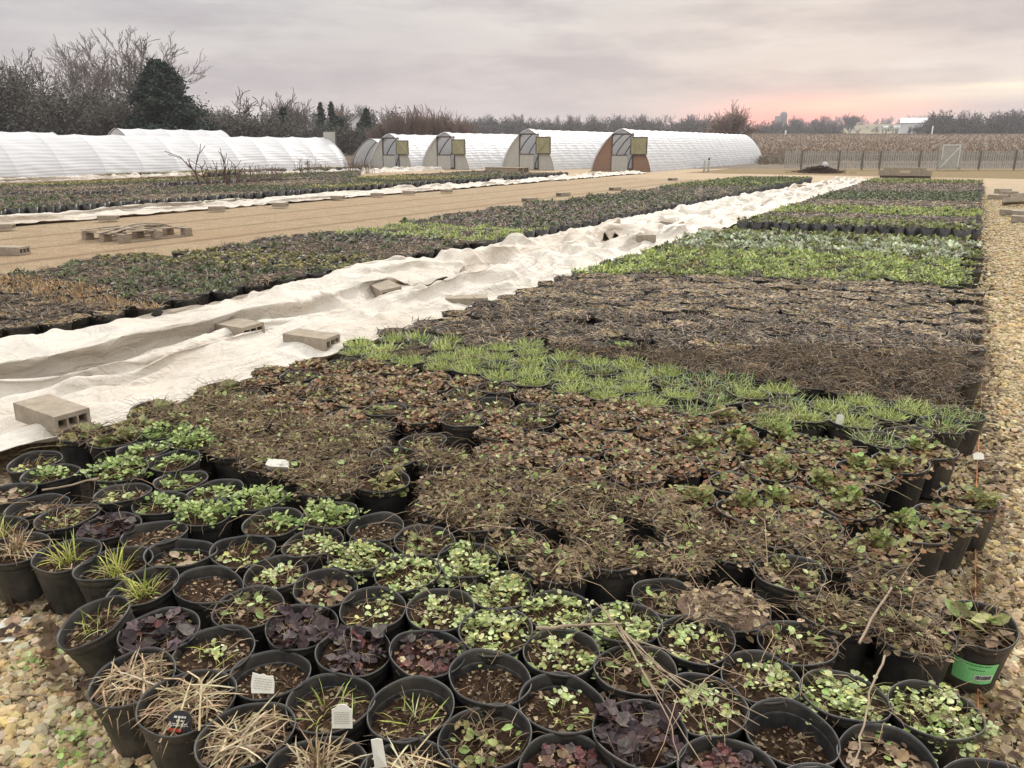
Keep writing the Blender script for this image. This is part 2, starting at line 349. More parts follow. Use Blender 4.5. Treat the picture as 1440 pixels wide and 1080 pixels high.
# folds of the covers: lateral, lengthwise and height offsets of the fabric grid, differences in 4 to 7 mm steps
TILES={}
TILES['A']=(80,42,[
0,-1,4,7,5,-14,-19,-7,-2,3,3,4,31,35,-14,-43,-26,9,12,2,9,12,7,7,-40,18,2,5,-3,-5,-12,3,5,-1,-7,-1,9,0,1,2,2,-2,0,-1,0,0,-1,3,0,-5,3,2,-2,-1,2,2,1,-2,
-1,-1,1,1,-1,1,-2,-1,5,-4,2,0,-2,0,1,0,1,0,1,-1,0,-1,0,0,0,0,0,-1,-1,1,-1,2,-1,-1,2,1,0,-3,2,2,0,-1,-1,0,0,0,1,0,-3,1,5,-2,-2,1,-2,0,1,1,-1,0,1,0,-1,0,
0,0,0,0,0,-1,0,-1,0,2,0,-1,1,1,0,-3,1,3,-1,-1,0,-1,1,0,1,0,-2,-1,7,-5,1,-1,-1,0,2,0,0,0,0,0,0,-1,0,1,-1,0,0,-1,0,0,-1,1,0,0,1,1,-1,-3,2,1,1,-1,-1,1,1,
0,-1,0,-2,1,5,-3,0,0,-2,0,1,0,0,0,1,1,-1,-1,0,0,1,-1,0,-1,0,-1,0,2,0,-1,2,0,-1,-3,2,2,0,-1,-1,2,-1,0,1,-2,0,0,6,-4,0,-1,-1,1,1,0,0,0,0,0,-1,0,0,0,0,0,
0,-1,-1,0,0,2,0,0,0,1,-3,-2,2,1,1,-1,0,2,0,0,0,-1,-1,0,6,-4,0,-1,0,-1,1,0,0,0,1,0,0,-1,0,0,0,0,0,0,-1,-1,-1,3,0,-1,1,1,-3,-1,0,2,0,0,1,1,-1,0,1,-1,0,
-1,6,-3,-1,-1,-1,1,1,0,-1,0,1,1,-1,-1,0,1,-1,0,0,-1,-1,0,0,2,0,0,1,1,-3,-2,1,0,1,-1,3,1,-1,0,0,-1,-1,-1,4,-1,0,0,-1,0,1,1,-2,1,-1,1,0,-1,0,0,0,0,0,-1,
0,-1,0,1,1,0,0,1,-3,0,-1,1,0,0,4,0,-1,0,-1,0,0,-1,0,1,1,-1,1,0,0,0,-1,0,1,0,-1,0,1,0,0,-1,0,0,-1,-1,0,2,1,-1,0,1,-2,2,-4,0,1,1,3,0,-1,0,-1,-1,1,-1,-2,
3,0,0,0,1,0,-3,1,1,1,0,0,0,-1,0,0,0,0,-1,-1,0,0,1,1,-1,0,1,0,0,-1,-1,0,0,4,0,-1,-1,-2,2,0,-2,-2,3,1,0,1,1,2,-7,2,1,0,1,-1,0,0,0,0,0,0,0,-1,-1,0,1,1,0,
0,0,1,0,-3,0,0,1,3,-1,-1,0,-2,1,1,-3,0,1,1,1,1,0,-3,-2,4,0,0,0,0,0,0,1,-1,0,0,-1,0,0,0,0,1,-1,0,0,2,0,-3,-1,1,1,3,0,-1,-1,-2,1,1,-1,-1,0,1,1,1,0,-4,1,
1,0,1,0,1,-1,0,0,1,-1,0,0,-1,-1,1,0,1,0,-1,1,2,0,-3,-1,0,1,3,-1,0,1,-1,-2,0,0,-1,-1,1,2,1,-1,-1,-1,1,1,0,0,0,0,1,0,-1,0,0,-1,-1,1,0,0,2,0,-1,0,-1,2,-2,
-2,1,1,3,-1,0,0,3,-5,-1,0,1,-2,0,1,3,-1,-2,1,1,-1,0,1,0,0,0,0,0,0,0,0,-1,-1,0,0,3,0,0,-1,3,0,-5,-2,1,2,2,1,0,-1,1,-2,1,-1,-1,-1,0,0,3,-1,0,-1,1,0,0,0,
0,0,1,0,-1,0,0,0,-1,0,0,-3,4,1,-1,0,-3,3,-3,0,1,2,2,-1,0,-1,1,-1,0,0,-1,1,-3,2,0,2,-2,1,0,-1,1,1,-1,0,0,0,1,-1,0,-1,0,0,0,3,-1,0,0,-2,1,4,-6,-1,1,2,2,
0,-1,0,-1,0,0,-1,1,2,-5,0,3,0,-3,3,-1,1,0,0,0,0,1,0,-1,0,0,0,0,-2,0,4,0,0,-1,-3,6,-2,-4,-1,0,3,2,0,-2,0,-1,1,0,-4,3,1,-3,0,2,0,-1,2,0,0,1,-1,0,1,-1,0,
0,0,0,-1,0,1,0,0,1,1,-1,0,3,2,-6,-2,0,3,0,0,0,0,-1,-1,-3,1,2,2,-4,-1,3,0,-2,4,-1,0,0,1,-1,0,1,0,-1,0,0,0,-1,0,1,0,0,1,0,-1,0,1,-1,-3,2,1,2,-1,0,-1,-1,
0,-3,3,0,1,-3,-1,1,2,0,1,0,-1,2,1,-2,0,1,-1,1,-1,0,0,0,0,0,0,1,1,-2,1,0,-2,1,-1,0,2,0,0,-1,0,-1,0,-2,2,-2,3,-3,-1,2,0,0,3,-2,1,1,0,-1,0,0,1,-1,0,0,0,
-1,0,1,0,0,1,1,0,1,0,-2,-3,2,1,0,-1,1,-1,-3,2,-1,2,-1,0,-2,-1,1,0,3,1,-1,0,1,0,-1,0,1,-1,0,0,0,0,0,0,0,0,0,2,1,2,-1,1,-4,-1,0,1,0,0,-1,0,-2,1,0,1,-1,0,
-1,-2,1,0,3,1,-1,0,0,0,0,1,0,0,-1,0,0,1,-1,0,0,-1,1,1,2,-1,2,-1,0,-4,2,0,-1,0,0,0,1,-2,0,0,0,0,-1,-1,0,0,3,1,-1,1,0,-1,0,0,1,-1,1,-1,0,0,0,0,-1,0,1,1,
0,0,-1,2,0,-2,2,0,-1,-1,0,0,1,-2,0,-1,1,0,-1,0,-2,2,3,0,-1,0,0,0,-1,2,0,0,-1,0,0,0,1,-1,0,0,0,2,-1,-1,1,-1,3,-2,0,1,-2,-1,1,0,-1,0,0,0,0,0,0,-1,-1,0,5,
-1,-1,0,0,-1,1,-1,1,0,0,0,0,0,0,1,-1,-1,1,1,0,0,-1,0,3,-3,2,0,-2,0,0,0,-1,0,1,-1,1,-1,0,-1,-2,3,2,0,-1,0,0,0,0,-1,1,0,0,0,0,0,1,-1,1,-1,-1,2,0,-1,1,0,
3,-2,1,-1,-2,-1,0,-1,0,2,-1,0,1,-1,0,0,-1,0,3,0,-1,1,-1,-1,0,1,0,0,0,0,0,0,0,1,-1,0,1,-1,0,1,-1,0,4,-2,1,0,-4,-1,0,1,-1,2,0,0,0,-2,1,-1,0,1,1,0,0,1,-1,
-1,1,-1,2,-1,0,0,0,0,1,-1,1,-2,1,2,-2,0,1,0,3,-2,0,1,-3,-1,0,0,3,-2,0,-1,1,-2,2,-1,-2,2,2,-1,0,0,0,-1,0,1,0,0,0,0,0,0,0,1,1,-2,1,0,0,-2,1,0,4,-2,0,1,
-4,-1,2,-1,3,-1,0,0,-2,-2,3,-2,0,1,1,0,0,1,-1,-1,1,-1,1,0,0,0,0,0,1,0,-1,0,1,1,-2,-1,1,1,4,-3,0,3,-5,-1,0,0,2,0,1,-1,-2,-3,4,-1,0,1,0,-1,1,0,0,-1,0,1,
0,0,0,0,0,0,0,0,0,0,1,1,-3,0,3,0,2,-1,-1,1,-4,0,0,4,-2,0,-2,2,-2,-4,5,0,-1,0,1,0,0,1,-1,-1,0,1,0,0,0,0,0,0,1,0,0,-1,1,-1,-1,0,2,2,2,-2,-1,1,-3,0,1,1,
-6,5,-1,-1,-2,0,4,-2,0,1,0,-1,0,1,-1,0,0,0,1,0,0,0,0,0,0,1,-1,0,1,-1,-2,1,1,3,1,-2,0,1,-2,-2,0,2,-3,4,0,-5,0,0,4,-1,0,-1,1,0,-1,1,0,-1,0,1,0,0,1,-1,0,
0,1,0,0,-1,0,-1,-1,1,-1,5,1,0,-3,2,-3,1,-1,1,-2,1,-3,-1,1,2,2,-1,-1,1,0,-1,0,0,0,1,0,0,0,0,0,0,0,0,0,0,0,0,1,-2,-1,0,1,4,1,-1,-1,1,-2,-1,0,0,0,1,-1,-2,
1,3,-1,0,-1,-1,0,0,0,1,-1,0,1,0,0,0,0,0,0,0,1,0,0,0,0,-2,-1,1,1,3,0,0,-1,0,-1,1,-3,1,0,0,0,2,-1,1,1,-3,1,-3,0,1,-1,1,1,0,-1,1,0,0,0,0,0,0,0,1,-1,0,0,
-1,0,-1,1,4,0,-1,0,-1,0,0,-1,0,0,1,0,3,0,0,0,-2,-1,-1,-3,0,2,0,1,0,1,-1,0,0,0,0,0,0,1,0,0,0,0,-2,0,1,0,2,0,0,1,-1,0,-1,-1,-2,4,-2,1,2,-1,2,-1,-2,-1,1,
-3,0,0,0,2,-1,0,1,1,0,0,-1,0,0,1,-1,1,-1,1,-2,-1,1,1,2,-1,-1,2,-1,0,1,-2,-1,4,1,-2,3,0,0,-2,-1,-1,0,-4,0,1,0,1,1,0,1,-1,0,-1,1,0,0,0,1,-1,1,-1,-1,0,0,
1,1,0,0,1,-1,1,-1,0,-3,6,0,-1,0,3,-1,0,-2,-2,1,-3,0,-2,1,1,1,-1,1,0,0,0,0,0,1,0,0,0,0,-1,-1,0,1,1,-2,0,3,-1,-1,2,0,-2,-2,7,-1,1,-1,-1,1,0,-1,-2,1,-3,
-1,-1,1,1,1,0,1,-1,0,0,0,0,0,0,0,0,1,-1,-1,-1,2,1,-2,0,1,2,-2,1,2,-1,-1,5,-2,0,1,-1,0,0,-1,-1,0,-2,-1,-1,-1,3,0,-1,2,0,0,0,-1,0,1,0,0,-1,0,0,-1,0,1,0,
-1,0,2,0,-3,4,-3,2,2,2,-1,0,0,-1,1,-2,1,-1,-2,0,-1,-1,0,1,1,0,1,-1,0,0,0,0,0,0,0,1,0,-1,-2,0,2,1,-2,0,1,1,-2,4,-2,1,4,-1,-1,-1,0,0,0,-1,1,-1,-5,4,-2,
-2,1,1,1,0,1,-1,0,0,0,0,0,0,0,0,1,-2,-1,2,1,-1,-1,-1,2,0,-3,6,-1,1,2,0,-3,1,0,0,-1,-1,-1,3,-4,2,-1,-1,0,0,1,1,0,-1,0,0,0,0,1,0,0,-1,1,-2,0,0,2,0,-2,-1,
2,1,-3,-2,0,6,3,0,-2,-1,0,1,-2,-1,1,0,-2,3,-1,-3,0,2,1,0,0,0,-1,0,0,0,0,0,0,0,1,-1,-1,1,1,-1,0,-2,2,0,-1,-5,2,6,3,-2,-2,0,0,1,-1,-1,0,2,-1,0,-2,0,0,1,
0,1,0,-1,0,0,0,0,0,0,0,0,1,-2,0,0,1,0,-1,1,0,0,0,-5,4,2,3,0,-5,1,0,-1,2,-1,0,1,0,0,-1,0,-1,1,1,0,0,-1,0,0,0,0,0,0,-1,1,1,-2,0,0,2,-1,-1,1,1,-2,-1,-3,4,
2,0,1,-5,2,0,-1,0,0,2,1,1,-1,-1,0,0,0,1,-1,0,0,0,0,0,0,0,0,0,0,1,-2,0,1,1,-1,-1,0,2,-1,-2,-2,3,2,3,-4,-2,0,1,-1,0,-1,3,1,1,0,-1,0,0,-1,0,1,0,-1,-1,1,0,
0,1,-1,0,0,1,-1,0,0,1,-1,-1,1,0,-1,0,-2,3,0,3,-3,-3,0,0,1,0,-3,1,4,3,-1,0,0,-1,0,0,0,0,-1,0,0,0,0,0,-1,1,0,1,-2,1,0,-1,1,-2,0,2,-1,1,-3,1,2,-2,-2,1,0,
0,0,1,-3,3,1,1,2,0,0,0,-1,0,0,-1,-1,1,0,0,0,0,0,-1,1,0,0,0,1,-2,2,-3,1,1,0,-1,0,1,0,-5,1,-1,1,1,0,-1,-2,5,-1,0,4,1,0,-1,0,-1,0,0,-1,-1,0,1,0,0,0,0,1,0,
-2,1,0,0,-1,-1,1,1,-1,0,0,0,1,-1,-5,1,1,-1,2,-2,1,4,1,0,2,-2,2,0,-2,0,0,-1,0,0,0,0,0,0,0,0,0,1,-2,1,2,0,-2,-1,-1,2,-1,0,0,0,-1,-3,-1,-2,6,1,-4,0,3,3,1,
1,-1,1,1,-2,0,-1,0,-1,0,0,0,0,0,1,-1,-1,1,0,0,0,1,1,-3,-1,1,1,-1,-1,1,0,0,-3,-2,2,3,-3,0,-1,5,2,0,0,0,1,-1,1,-2,0,0,-1,-1,0,0,1,0,0,0,0,0,0,-1,1,1,0,
-2,0,-1,2,-1,0,0,0,-1,-1,-4,5,2,0,-4,2,4,1,-1,0,2,-1,0,0,-2,-1,0,0,-1,1,0,0,0,0,0,0,1,-1,0,0,2,0,-3,-1,1,0,-1,0,1,0,-1,-1,-3,7,-1,-1,1,2,1,-1,1,1,0,-1,
1,-1,-1,-1,0,-2,0,0,0,1,0,0,0,0,1,-1,-1,1,1,0,-1,-1,-1,2,-1,-1,2,-1,-1,4,-4,4,-2,2,-2,0,3,1,-1,0,1,2,-2,-1,-2,0,-1,0,-1,0,1,0,0,0,0,0,1,-1,-1,1,1,0,-2,
0,0,1,-2,1,0,0,0,2,-3,4,-1,1,-3,2,3,-1,0,0,-1,0,1,0,-2,0,0,-2,1,0,0,0,0,0,0,1,0,-2,1,-1,2,0,-1,0,-2,2,-1,-1,2,0,-2,2,0,-1,2,1,-1,4,-1,-1,0,-1,1,-2,-1,
2,-1,0,0,-2,-1,1,0,1,0,1,0,-1,1,-2,-1,2,1,0,-1,0,-1,2,-1,-1,1,0,-1,1,0,0,1,1,1,-1,1,0,-1,0,0,0,0,0,-1,0,0,-2,0,1,0,0,0,0,1,0,1,-4,0,1,2,-1,0,1,0,0,-2,
0,1,0,0,-1,1,0,3,-2,2,0,0,0,-1,0,-1,0,0,0,-1,1,1,-3,0,0,1,0,0,0,0,2,0,-2,-3,2,1,1,-1,1,0,1,-2,-2,2,0,-1,1,1,1,2,-2,0,1,-1,0,-1,0,0,-1,1,0,0,1,0,-1,-2,
1,-1,1,0,0,1,0,1,-4,0,2,0,1,0,0,0,1,-2,0,0,0,0,0,0,2,1,-2,1,1,-1,-1,0,-1,0,0,1,0,0,0,1,-1,-2,0,1,0,0,1,0,0,1,-3,0,0,1,0,1,1,0,0,-1,0,0,0,0,-2,3,1,1,-4,
2,0,3,-4,-1,0,0,0,0,0,1,1,0,-1,-2,1,0,0,0,0,2,0,-1,-2,0,2,-1,1,0,1,-1,1,0,0,0,0,-2,0,2,1,1,-3,0,0,-3,2,-1,0,0,1,1,-1,0,2,0,1,-4,1,0,0,0,1,0,0,1,-3,1,0,
0,1,1,0,0,1,-1,0,0,-1,0,-2,2,2,1,-2,-2,0,-3,2,0,0,1,-1,1,1,0,0,1,0,-2,-1,1,0,0,1,0,0,0,-1,0,1,0,1,1,-1,1,0,-1,1,-1,0,-1,-2,3,1,0,-3,1,-2,0,0,0,-1,0,1,
1,0,1,0,1,1,-3,0,-1,1,0,0,1,1,0,-2,1,1,-2,1,2,-1,1,-1,1,0,0,-1,-2,-1,2,4,-3,-2,0,0,-1,-1,0,0,1,0,1,1,-1,1,2,0,-2,-1,0,0,0,1,0,0,0,-1,2,0,0,-2,1,1,1,-1,
0,1,0,-1,-1,-3,3,3,-2,-3,1,-1,0,1,-1,-1,0,0,3,-1,1,-1,2,0,0,-3,1,0,0,0,0,1,0,-1,2,0,-1,-1,0,2,1,-1,0,1,0,-1,-1,0,0,0,1,-3,2,-1,0,-1,1,-2,0,0,2,0,0,1,0,
2,-1,-2,0,0,0,1,0,0,0,0,2,0,-1,-3,2,-1,3,-2,2,0,1,-2,-2,1,-1,2,-2,-1,1,1,-1,-1,1,-1,-2,2,1,0,0,-1,3,0,0,-2,0,0,0,1,0,0,0,4,7,-5,-4,-3,0,0,1,0,0,2,0,-1,
-1,-1,1,0,0,-2,1,1,-1,0,0,-2,0,0,1,2,-1,1,0,2,-1,-3,1,0,0,1,0,0,-1,9,1,0,-5,-3,-1,0,1,-2,1,2,0,-2,-1,1,-2,2,-1,-1,1,1,0,-2,1,-1,-3,2,0,2,1,0,1,-1,0,-1,
0,0,0,1,0,0,-2,9,2,1,-2,-7,-1,1,0,-2,1,2,0,-2,-1,0,0,1,-1,-1,1,1,-1,1,0,-3,-1,1,1,1,-1,2,0,0,0,-1,0,0,0,0,0,0,0,0,0,-1,1,2,3,2,-4,-4,-1,2,0,0,2,-1,-2,
-4,-3,5,10,-2,-1,0,2,1,1,-2,-2,0,-1,-1,-1,0,-1,0,0,0,0,0,-1,1,0,0,-1,1,0,-1,0,0,0,0,1,0,0,1,-1,0,0,0,0,0,0,-2,1,2,-1,0,0,0,0,0,0,0,0,0,0,0,0,0,0,-1,1,
0,0,0,0,0,0,0,0,0,0,0,0,0,0,0,0,0,0,0,1,0,-1,0,0,0,1,-1,0,0,0,0,0,0,0,-1,1,0,0,0,0,0,0,0,0,0,0,0,0,0,-1,0,0,0,1,0,0,0,1,0,-1,0,0,1,-1,1,0,0,-1,0,-1,0,
1,0,0,0,0,0,0,-1,1,0,0,0,0,0,1,-1,1,-1,0,1,-1,0,0,0,0,0,1,0,-1,0,0,1,0,-1,0,0,0,0,0,0,0,0,0,0,0,0,0,0,-1,1,0,0,0,0,0,0,0,1,-1,1,0,-1,1,-1,-1,0,0,1,0,0,
1,-1,0,0,0,1,-1,1,0,-1,0,0,-1,1,-1,0,1,0,0,0,0,0,-1,1,0,0,0,0,0,0,1,-1,0,0,0,0,0,0,0,0,0,1,-1,1,0,0,0,-1,-1,1,0,0,0,-1,1,-1,1,0,-1,0,0,1,0,0,0,0,0,0,0,
0,0,0,0,1,0,0,-1,0,0,0,1,0,0,0,-1,0,0,1,0,0,-2,1,0,0,-1,1,-1,0,0,1,0,0,0,0,0,0,0,0,0,0,0,0,0,1,-1,0,0,0,1,0,0,0,-1,0,1,-1,1,0,0,-1,1,-1,0,0,0,-1,1,-1,
0,1,0,-1,1,0,0,0,0,0,0,0,0,0,0,0,1,-1,0,0,0,0,0,0,0,0,1,0,0,-1,0,-1,2,0,0,0,-1,0,0,-1,0,0,0,0,0,1,-1,1,0,-1,1,0,0,0,0,0,0,0,0,0,0,0,0,1,0,-1,0,0,0,0,0,
1,-1,1,0,0,0,-1,-1,1,-1,1,-1,0,0,-1,1,0,1,-1,0,1,0,0,0,0,0,0,0,0,0,0,0,0,0,0,0,0,0,0,0,1,0,-1,0,0,0,1,0,-1,0,-1,1,-1,1,-1,-1,1,0,0,0,1,0,0,0,0,0,0,0,1,
-1,0,0,0,0,-1,0,0,1,0,0,0,1,-1,1,0,-1,1,-1,1,0,-1,-1,0,0,1,-1,0,0,-1,1,0,0,0,1,-1,0,1,0,0,0,0,1,-1,0,0,0,0,0,0,-1,1,0,0,0,1,0,0,0,0,-1,0,1,-1,0,0,-1,0,
1,0,-1,0,0,0,1,0,-1,1,0,0,0,0,0,0,0,1,-1,0,0,0,-1,0,1,0,0,0,0,0,0,1,0,-1,1,-1,0,0,-1,0,1,0,-1,0,0,0,1,-1,0,0,1,0,0,0,0,0,0,0,0,0,0,0,-1,0,1,0,-1,0,1,0,
1,0,0,-1,1,-1,0,0,0,0,0,-1,0,1,0,0,0,0,-1,1,-1,0,1,0,0,0,0,0,0,0,0,0,0,0,0,0,-1,0,0,1,-3,3,0,0,0,0,-1,1,-1,1,0,-1,1,0,0,0,0,0,-1,0,1,-1,1,0,-1,1,0,0,0,
0,0,0,0,0,0,-1,1,0,0,0,-1,-2,2,1,0,0,0,0,1,-1,0,0,-1,1,-1,1,-1,1,0,0,0,0,0,0,0,0,0,0,0,0,0,0,0,0,1,-1,0,-1,0,0,0,0,-1,0,2,0,0,1,-1,0,0,0,0,-1,1,-1,1,
-1,1,0,1,-1,0,0,0,0,0,0,1,-1,0,0,0,0,0,0,0,0,0,0,0,0,0,0,-1,0,1,0,0,0,0,0,-1,1,0,-1,0,0,1,0,0,0,0,0,0,1,-1,1,-1,0,0,0,0,0,0,0,0,0,0,0,0,0,0,0,0,-3,1,0,
1,1,0,0,0,0,0,-1,0,1,-1,0,0,1,0,0,1,0,-1,0,0,0,0,0,0,0,1,-1,0,0,0,0,0,0,0,0,-1,0,0,0,0,0,1,0,0,0,0,0,0,-1,0,0,0,0,0,1,0,0,0,0,1,0,0,0,0,0,0,0,-1,0,0,0,
0,1,-1,0,0,-1,1,0,0,0,-1,0,1,0,0,0,0,0,-1,0,1,-1,0,1,-1,0,1,0,-1,2,-1,0,0,0,0,0,0,0,0,0,0,0,0,0,0,0,-1,1,0,0,-1,0,0,0,1,0,0,0,0,-1,0,0,0,0,0,0,1,0,0,0,
0,0,0,1,-1,0,0,1,0,0,-1,0,1,-1,0,-1,1,0,0,0,0,0,0,-1,0,1,0,1,-1,0,-1,1,0,0,-2,1,0,1,-1,1,-1,0,1,0,0,0,0,0,1,0,-1,0,1,-1,0,0,0,0,0,0,-1,1,0,1,-1,-1,0,1,
0,0,0,0,-1,0,0,0,0,1,-1,0,1,-1,1,0,-1,0,1,-1,1,0,0,0,1,-1,0,0,0,0,0,0,0,-1,1,0,1,-1,0,0,0,-1,1,0,-1,0,0,-1,0,0,1,0,1,-1,0,1,0,-1,1,0,0,0,-1,1,0,0,0,1,
-1,1,-1,0,0,0,0,0,-1,2,-1,1,0,-1,0,0,0,-1,0,0,0,-1,0,1,0,0,0,1,-2,1,0,0,0,0,1,0,0,-1,1,1,-1,-1,1,0,0,0,0,0,0,0,0,0,1,-1,0,1,0,0,-1,0,0,-2,0,1,0,-1,1,0,
0,0,0,0,1,0,-1,1,0,0,1,-1,0,0,0,0,0,0,0,0,0,0,0,0,1,-1,0,1,0,0,0,0,-1,0,-1,0,0,-1,0,1,0,1,0,0,0,-1,0,0,0,1,0,0,0,0,0,0,0,0,0,0,0,0,0,0,-1,1,0,0,1,0,0,
0,0,-1,0,-1,-1,0,0,1,-1,1,0,0,0,1,-1,1,0,-1,0,0,1,0,0,0,0,0,0,0,0,0,0,0,0,0,0,0,0,0,0,0,1,1,-1,0,-1,-1,0,0,0,-1,1,0,0,1,0,0,0,0,-1,1,0,0,0,0,0,0,-1,0,
1,0,0,0,0,0,0,0,0,0,-1,1,0,1,0,0,0,-1,0,0,-1,-1,0,1,-1,1,1,0,1,-1,0,-1,1,-1,0,1,0,0,0,-1,1,0,0,0,1,-1,0,0,0,0,0,0,0,1,0,-1,1,0,0,0,-1,0,-1,-1,1,0,0,0,
1,1,-1,0,0,0,0,0,0,0,0,1,0,-1,0,0,-1,1,0,0,0,0,0,0,0,0,0,-1,1,1,0,0,0,0,-1,0,-1,0,0,0,1,-1,1,1,0,0,0,-1,0,0,0,0,0,-1,0,1,0,-1,1,0,0,0,0,0,0,0,0,0,0,0,
0,0,1,1,-1,0,0,-2,1,-1,0,0,0,0,1,1,0,0,0,-1,1,-1,0,0,0,0,1,-1,-1,1,0,0,0,1,-1,0,0,0,0,0,0,0,0,0,1,0,0,0,-1,0,-1,0,0,1,0,0,0,1,0,1,-1,0,0,-1,0,1,0,0,-1,
0,0,-1,0,1,0,0,0,0,0,0,0,0,0,0,0,1,-1,0,1,-1,0,0,0,0,0,0,0,1,0,1,-1,0,0,-1,1,0,0,-1,0,0,0,0,0,0,0,0,0,0,0,0,0,0,-1,0,1,0,-1,0,1,1,-1,1,-1,0,0,-1,1,0,1,
-1,2,-1,1,0,-1,1,-1,0,-1,1,-1,1,-1,1,-1,0,0,0,0,0,0,0,0,0,0,0,0,-1,1,0,0,0,1,-1,0,0,0,0,0,0,1,0,0,1,0,-1,0,0,0,-1,1,-1,0,0,1,-1,0,0,0,0,0,0,0,0,0,0,0,
0,-1,1,0,0,0,0,0,0,1,-1,0,1,0,0,0,0,0,0,0,0,1,0,-1,1,-1,0,0,0,-1,0,0,0,0,0,0,0,0,0,0,-1,1,-1,1,0,0,0,0,0,0,0,0,1,-1,0,0,0,0,1,0,0,1,-1,0,0,0,0,0,0,0,
-1,0,1,-1,0,0,0,0,0,0,0,0,0,0,0,0,0,0,0,0,0,0,0,0,0,0,1,0,0,0,0,0,0,0,-1,1,0,0,0,1,-1,0,0,0,-1,1,-1,0,0,0,0,0,0,0,0,0,0,0,0,0,0,-1,1,1,-1,0,0,0,0,0,0,
1,0,0,-1,0,1,-1,1,0,0,0,0,0,-1,-1,2,-1,1,-1,0,0,0,0,0,0,1,-1,0,0,0,0,0,0,-1,1,0,-1,1,0,0,0,0,0,0,1,0,0,-1,1,0,-1,1,0,0,0,0,0,-1,0,0,0,0,0,0,0,0,0,0,0,
0,0,0,0,0,0,0,0,0,0,0,0,0,0,0,0,1,0,-1,-1,1,0,1,0,0,-1,1,0,0,-1,0,1,-1,0,0,0,0,0,0,0,0,0,0,1,-1,0,0,0,0,0,0,0,-1,1,-1,1,0,0,0,0,-1,1,-1,2,-1,0,1,0,-2,
2,-1,0,0,0,0,0,0,0,0,0,0,0,0,0,1,-1,1,-1,0,0,0,0,0,0,0,0,-1,1,0,0,0,1,-1,-1,1,0,0,0,0,0,0,0,1,-1,0,0,0,0,0,0,0,0,0,0,0,0,0,0,0,0,0,0,0,0,0,0,0,0,0,0,0,
0,0,0,0,-1,0,1,0,0,0,0,0,0,0,0,0,0,0,0,0,0,0,0,0,0,0,0,0,0,0,0,0,0,0,0,0,0,0,0,0,-3,2,1,0,0,-1,1,-1,0,0,1,0,0,0,0,-1,1,0,0,0,0,0,0,0,0,0,0,0,0,0,0,0,0,
0,0,0,-1,1,0,0,0,0,-1,1,0,1,-1,0,-1,1,-1,1,-1,0,0,0,0,1,0,0,0,0,0,0,0,0,0,0,0,0,1,-1,0,0,1,-1,0,0,0,-1,0,0,1,0,0,-1,0,1,0,-1,0,0,0,-1,1,0,0,0,0,0,0,0,
0,1,0,0,0,0,0,0,0,0,0,0,0,0,0,0,0,0,0,0,0,0,0,-1,0,1,0,0,0,0,-1,0,0,0,0,0,0,0,1,-1,0,1,0,0,0,0,0,0,0,0,0,0,0,0,0,0,-1,1,-1,1,0,0,0,0,0,0,-1,1,0,0,0,-1,
1,0,-1,0,-1,-1,2,0,-1,2,0,0,0,0,0,0,0,0,0,0,0,0,0,0,0,0,0,0,0,0,-1,0,1,0,0,0,0,-1,0,1,0,0,-1,0,0,0,-1,0,1,0,0,0,0,0,1,0,0,0,0,0,1,-1,0,0,0,0,0,0,0,0,0,
-1,1,0,0,0,0,0,0,0,0,0,0,0,0,-1,-1,1,-1,1,-1,0,1,0,0,1,0,0,0,0,0,0,0,0,0,0,-1,1,0,0,0,-1,1,0,0,1,-1,0,0,0,0,-1,1,-1,1,-1,1,0,0,-1,-1,0,1,0,1,-1,1,-1,1,
0,0,0,0,0,0,0,0,0,0,0,0,-1,1,0,-1,0,1,0,0,0,0,0,0,0,0,1,-2,1,0,-1,0,0,0,1,-1,1,-1,1,-1,1,0,0,0,0,0,0,0,0,0,0,0,0,0,0,-1,1,0,0,0,0,1,0,0,0,-1,0,0,-2,0,
0,2,0,0,-1,1,0,-1,-1,2,-1,1,0,0,0,0,0,0,0,0,0,0,0,0,0,0,0,0,0,0,0,0,1,0,0,0,-1,1,-1,0,0,-2,2,0,-1,0,0,1,0,0,0,-1,1,0,1,-1,0,0,0,0,0,0,0,0,0,0,0,0,0,0,
0,0,-1,1,0,0,0,0,0,0,0,0,-1,0,1,1,-1,0,0,1,-1,0,0,-1,1,0,0,0,0,0,0,0,0,0,0,0,0,0,0,0,1,-1,0,0,0,0,0,1,0,0,0,-1,0,-1,0,-1,2,0,1,0,0,0,0,-1,-1,1,0,0,0,1,
-1,0,0,-1,1,-1,1,0,0,0,0,0,0,1,-1,0,0,0,0,0,0,0,0,0,0,0,0,-1,1,1,-1,0,1,0,-1,0,0,-1,0,2,0,-1,0,0,0,0,0,0,0,0,0,0,0,0,0,0,-1,0,1,0,0,0,0,0,0,0,0,-1,0,1,
0,0,0,0,1,0,0,-1,0,1,-1,0,0,0,0,0,0,0,-1,1,0,0,0,1,-1,0,0,0,0,0,-1,0,1,0,0,0,0,0,-1,1,0,-1,1,1,0,0,-1,1,0,0,0,-1,0,0,1,0,-1,0,-1,1,0,0,0,0,0,0,0,0,0,0,
0,0,0,0,-1,0,1,0,0,0,0,0,-1,1,1,-1,1,0,0,0,0,-1,0,1,0,0,-1,0,1,-1,0,0,0,0,0,0,0,0,1,0,-1,-1,1,-1,0,0,1,0,0,0,0,-1,1,-1,1,0,0,0,1,0,0,0,0,0,0,-1,1,-1,1,
0,-1,0,0,0,0,0,0,0,0,0,0,0,0,0,0,0,0,-1,0,0,1,0,-1,1,0,0,0,0,1,0,-1,0,1,0,0,0,-1,1,-1,1,0,-1,0,-1,1,0,0,0,0,0,0,0,0,0,0,0,0,-1,0,1,-1,1,-1,1,0,0,0,0,0,
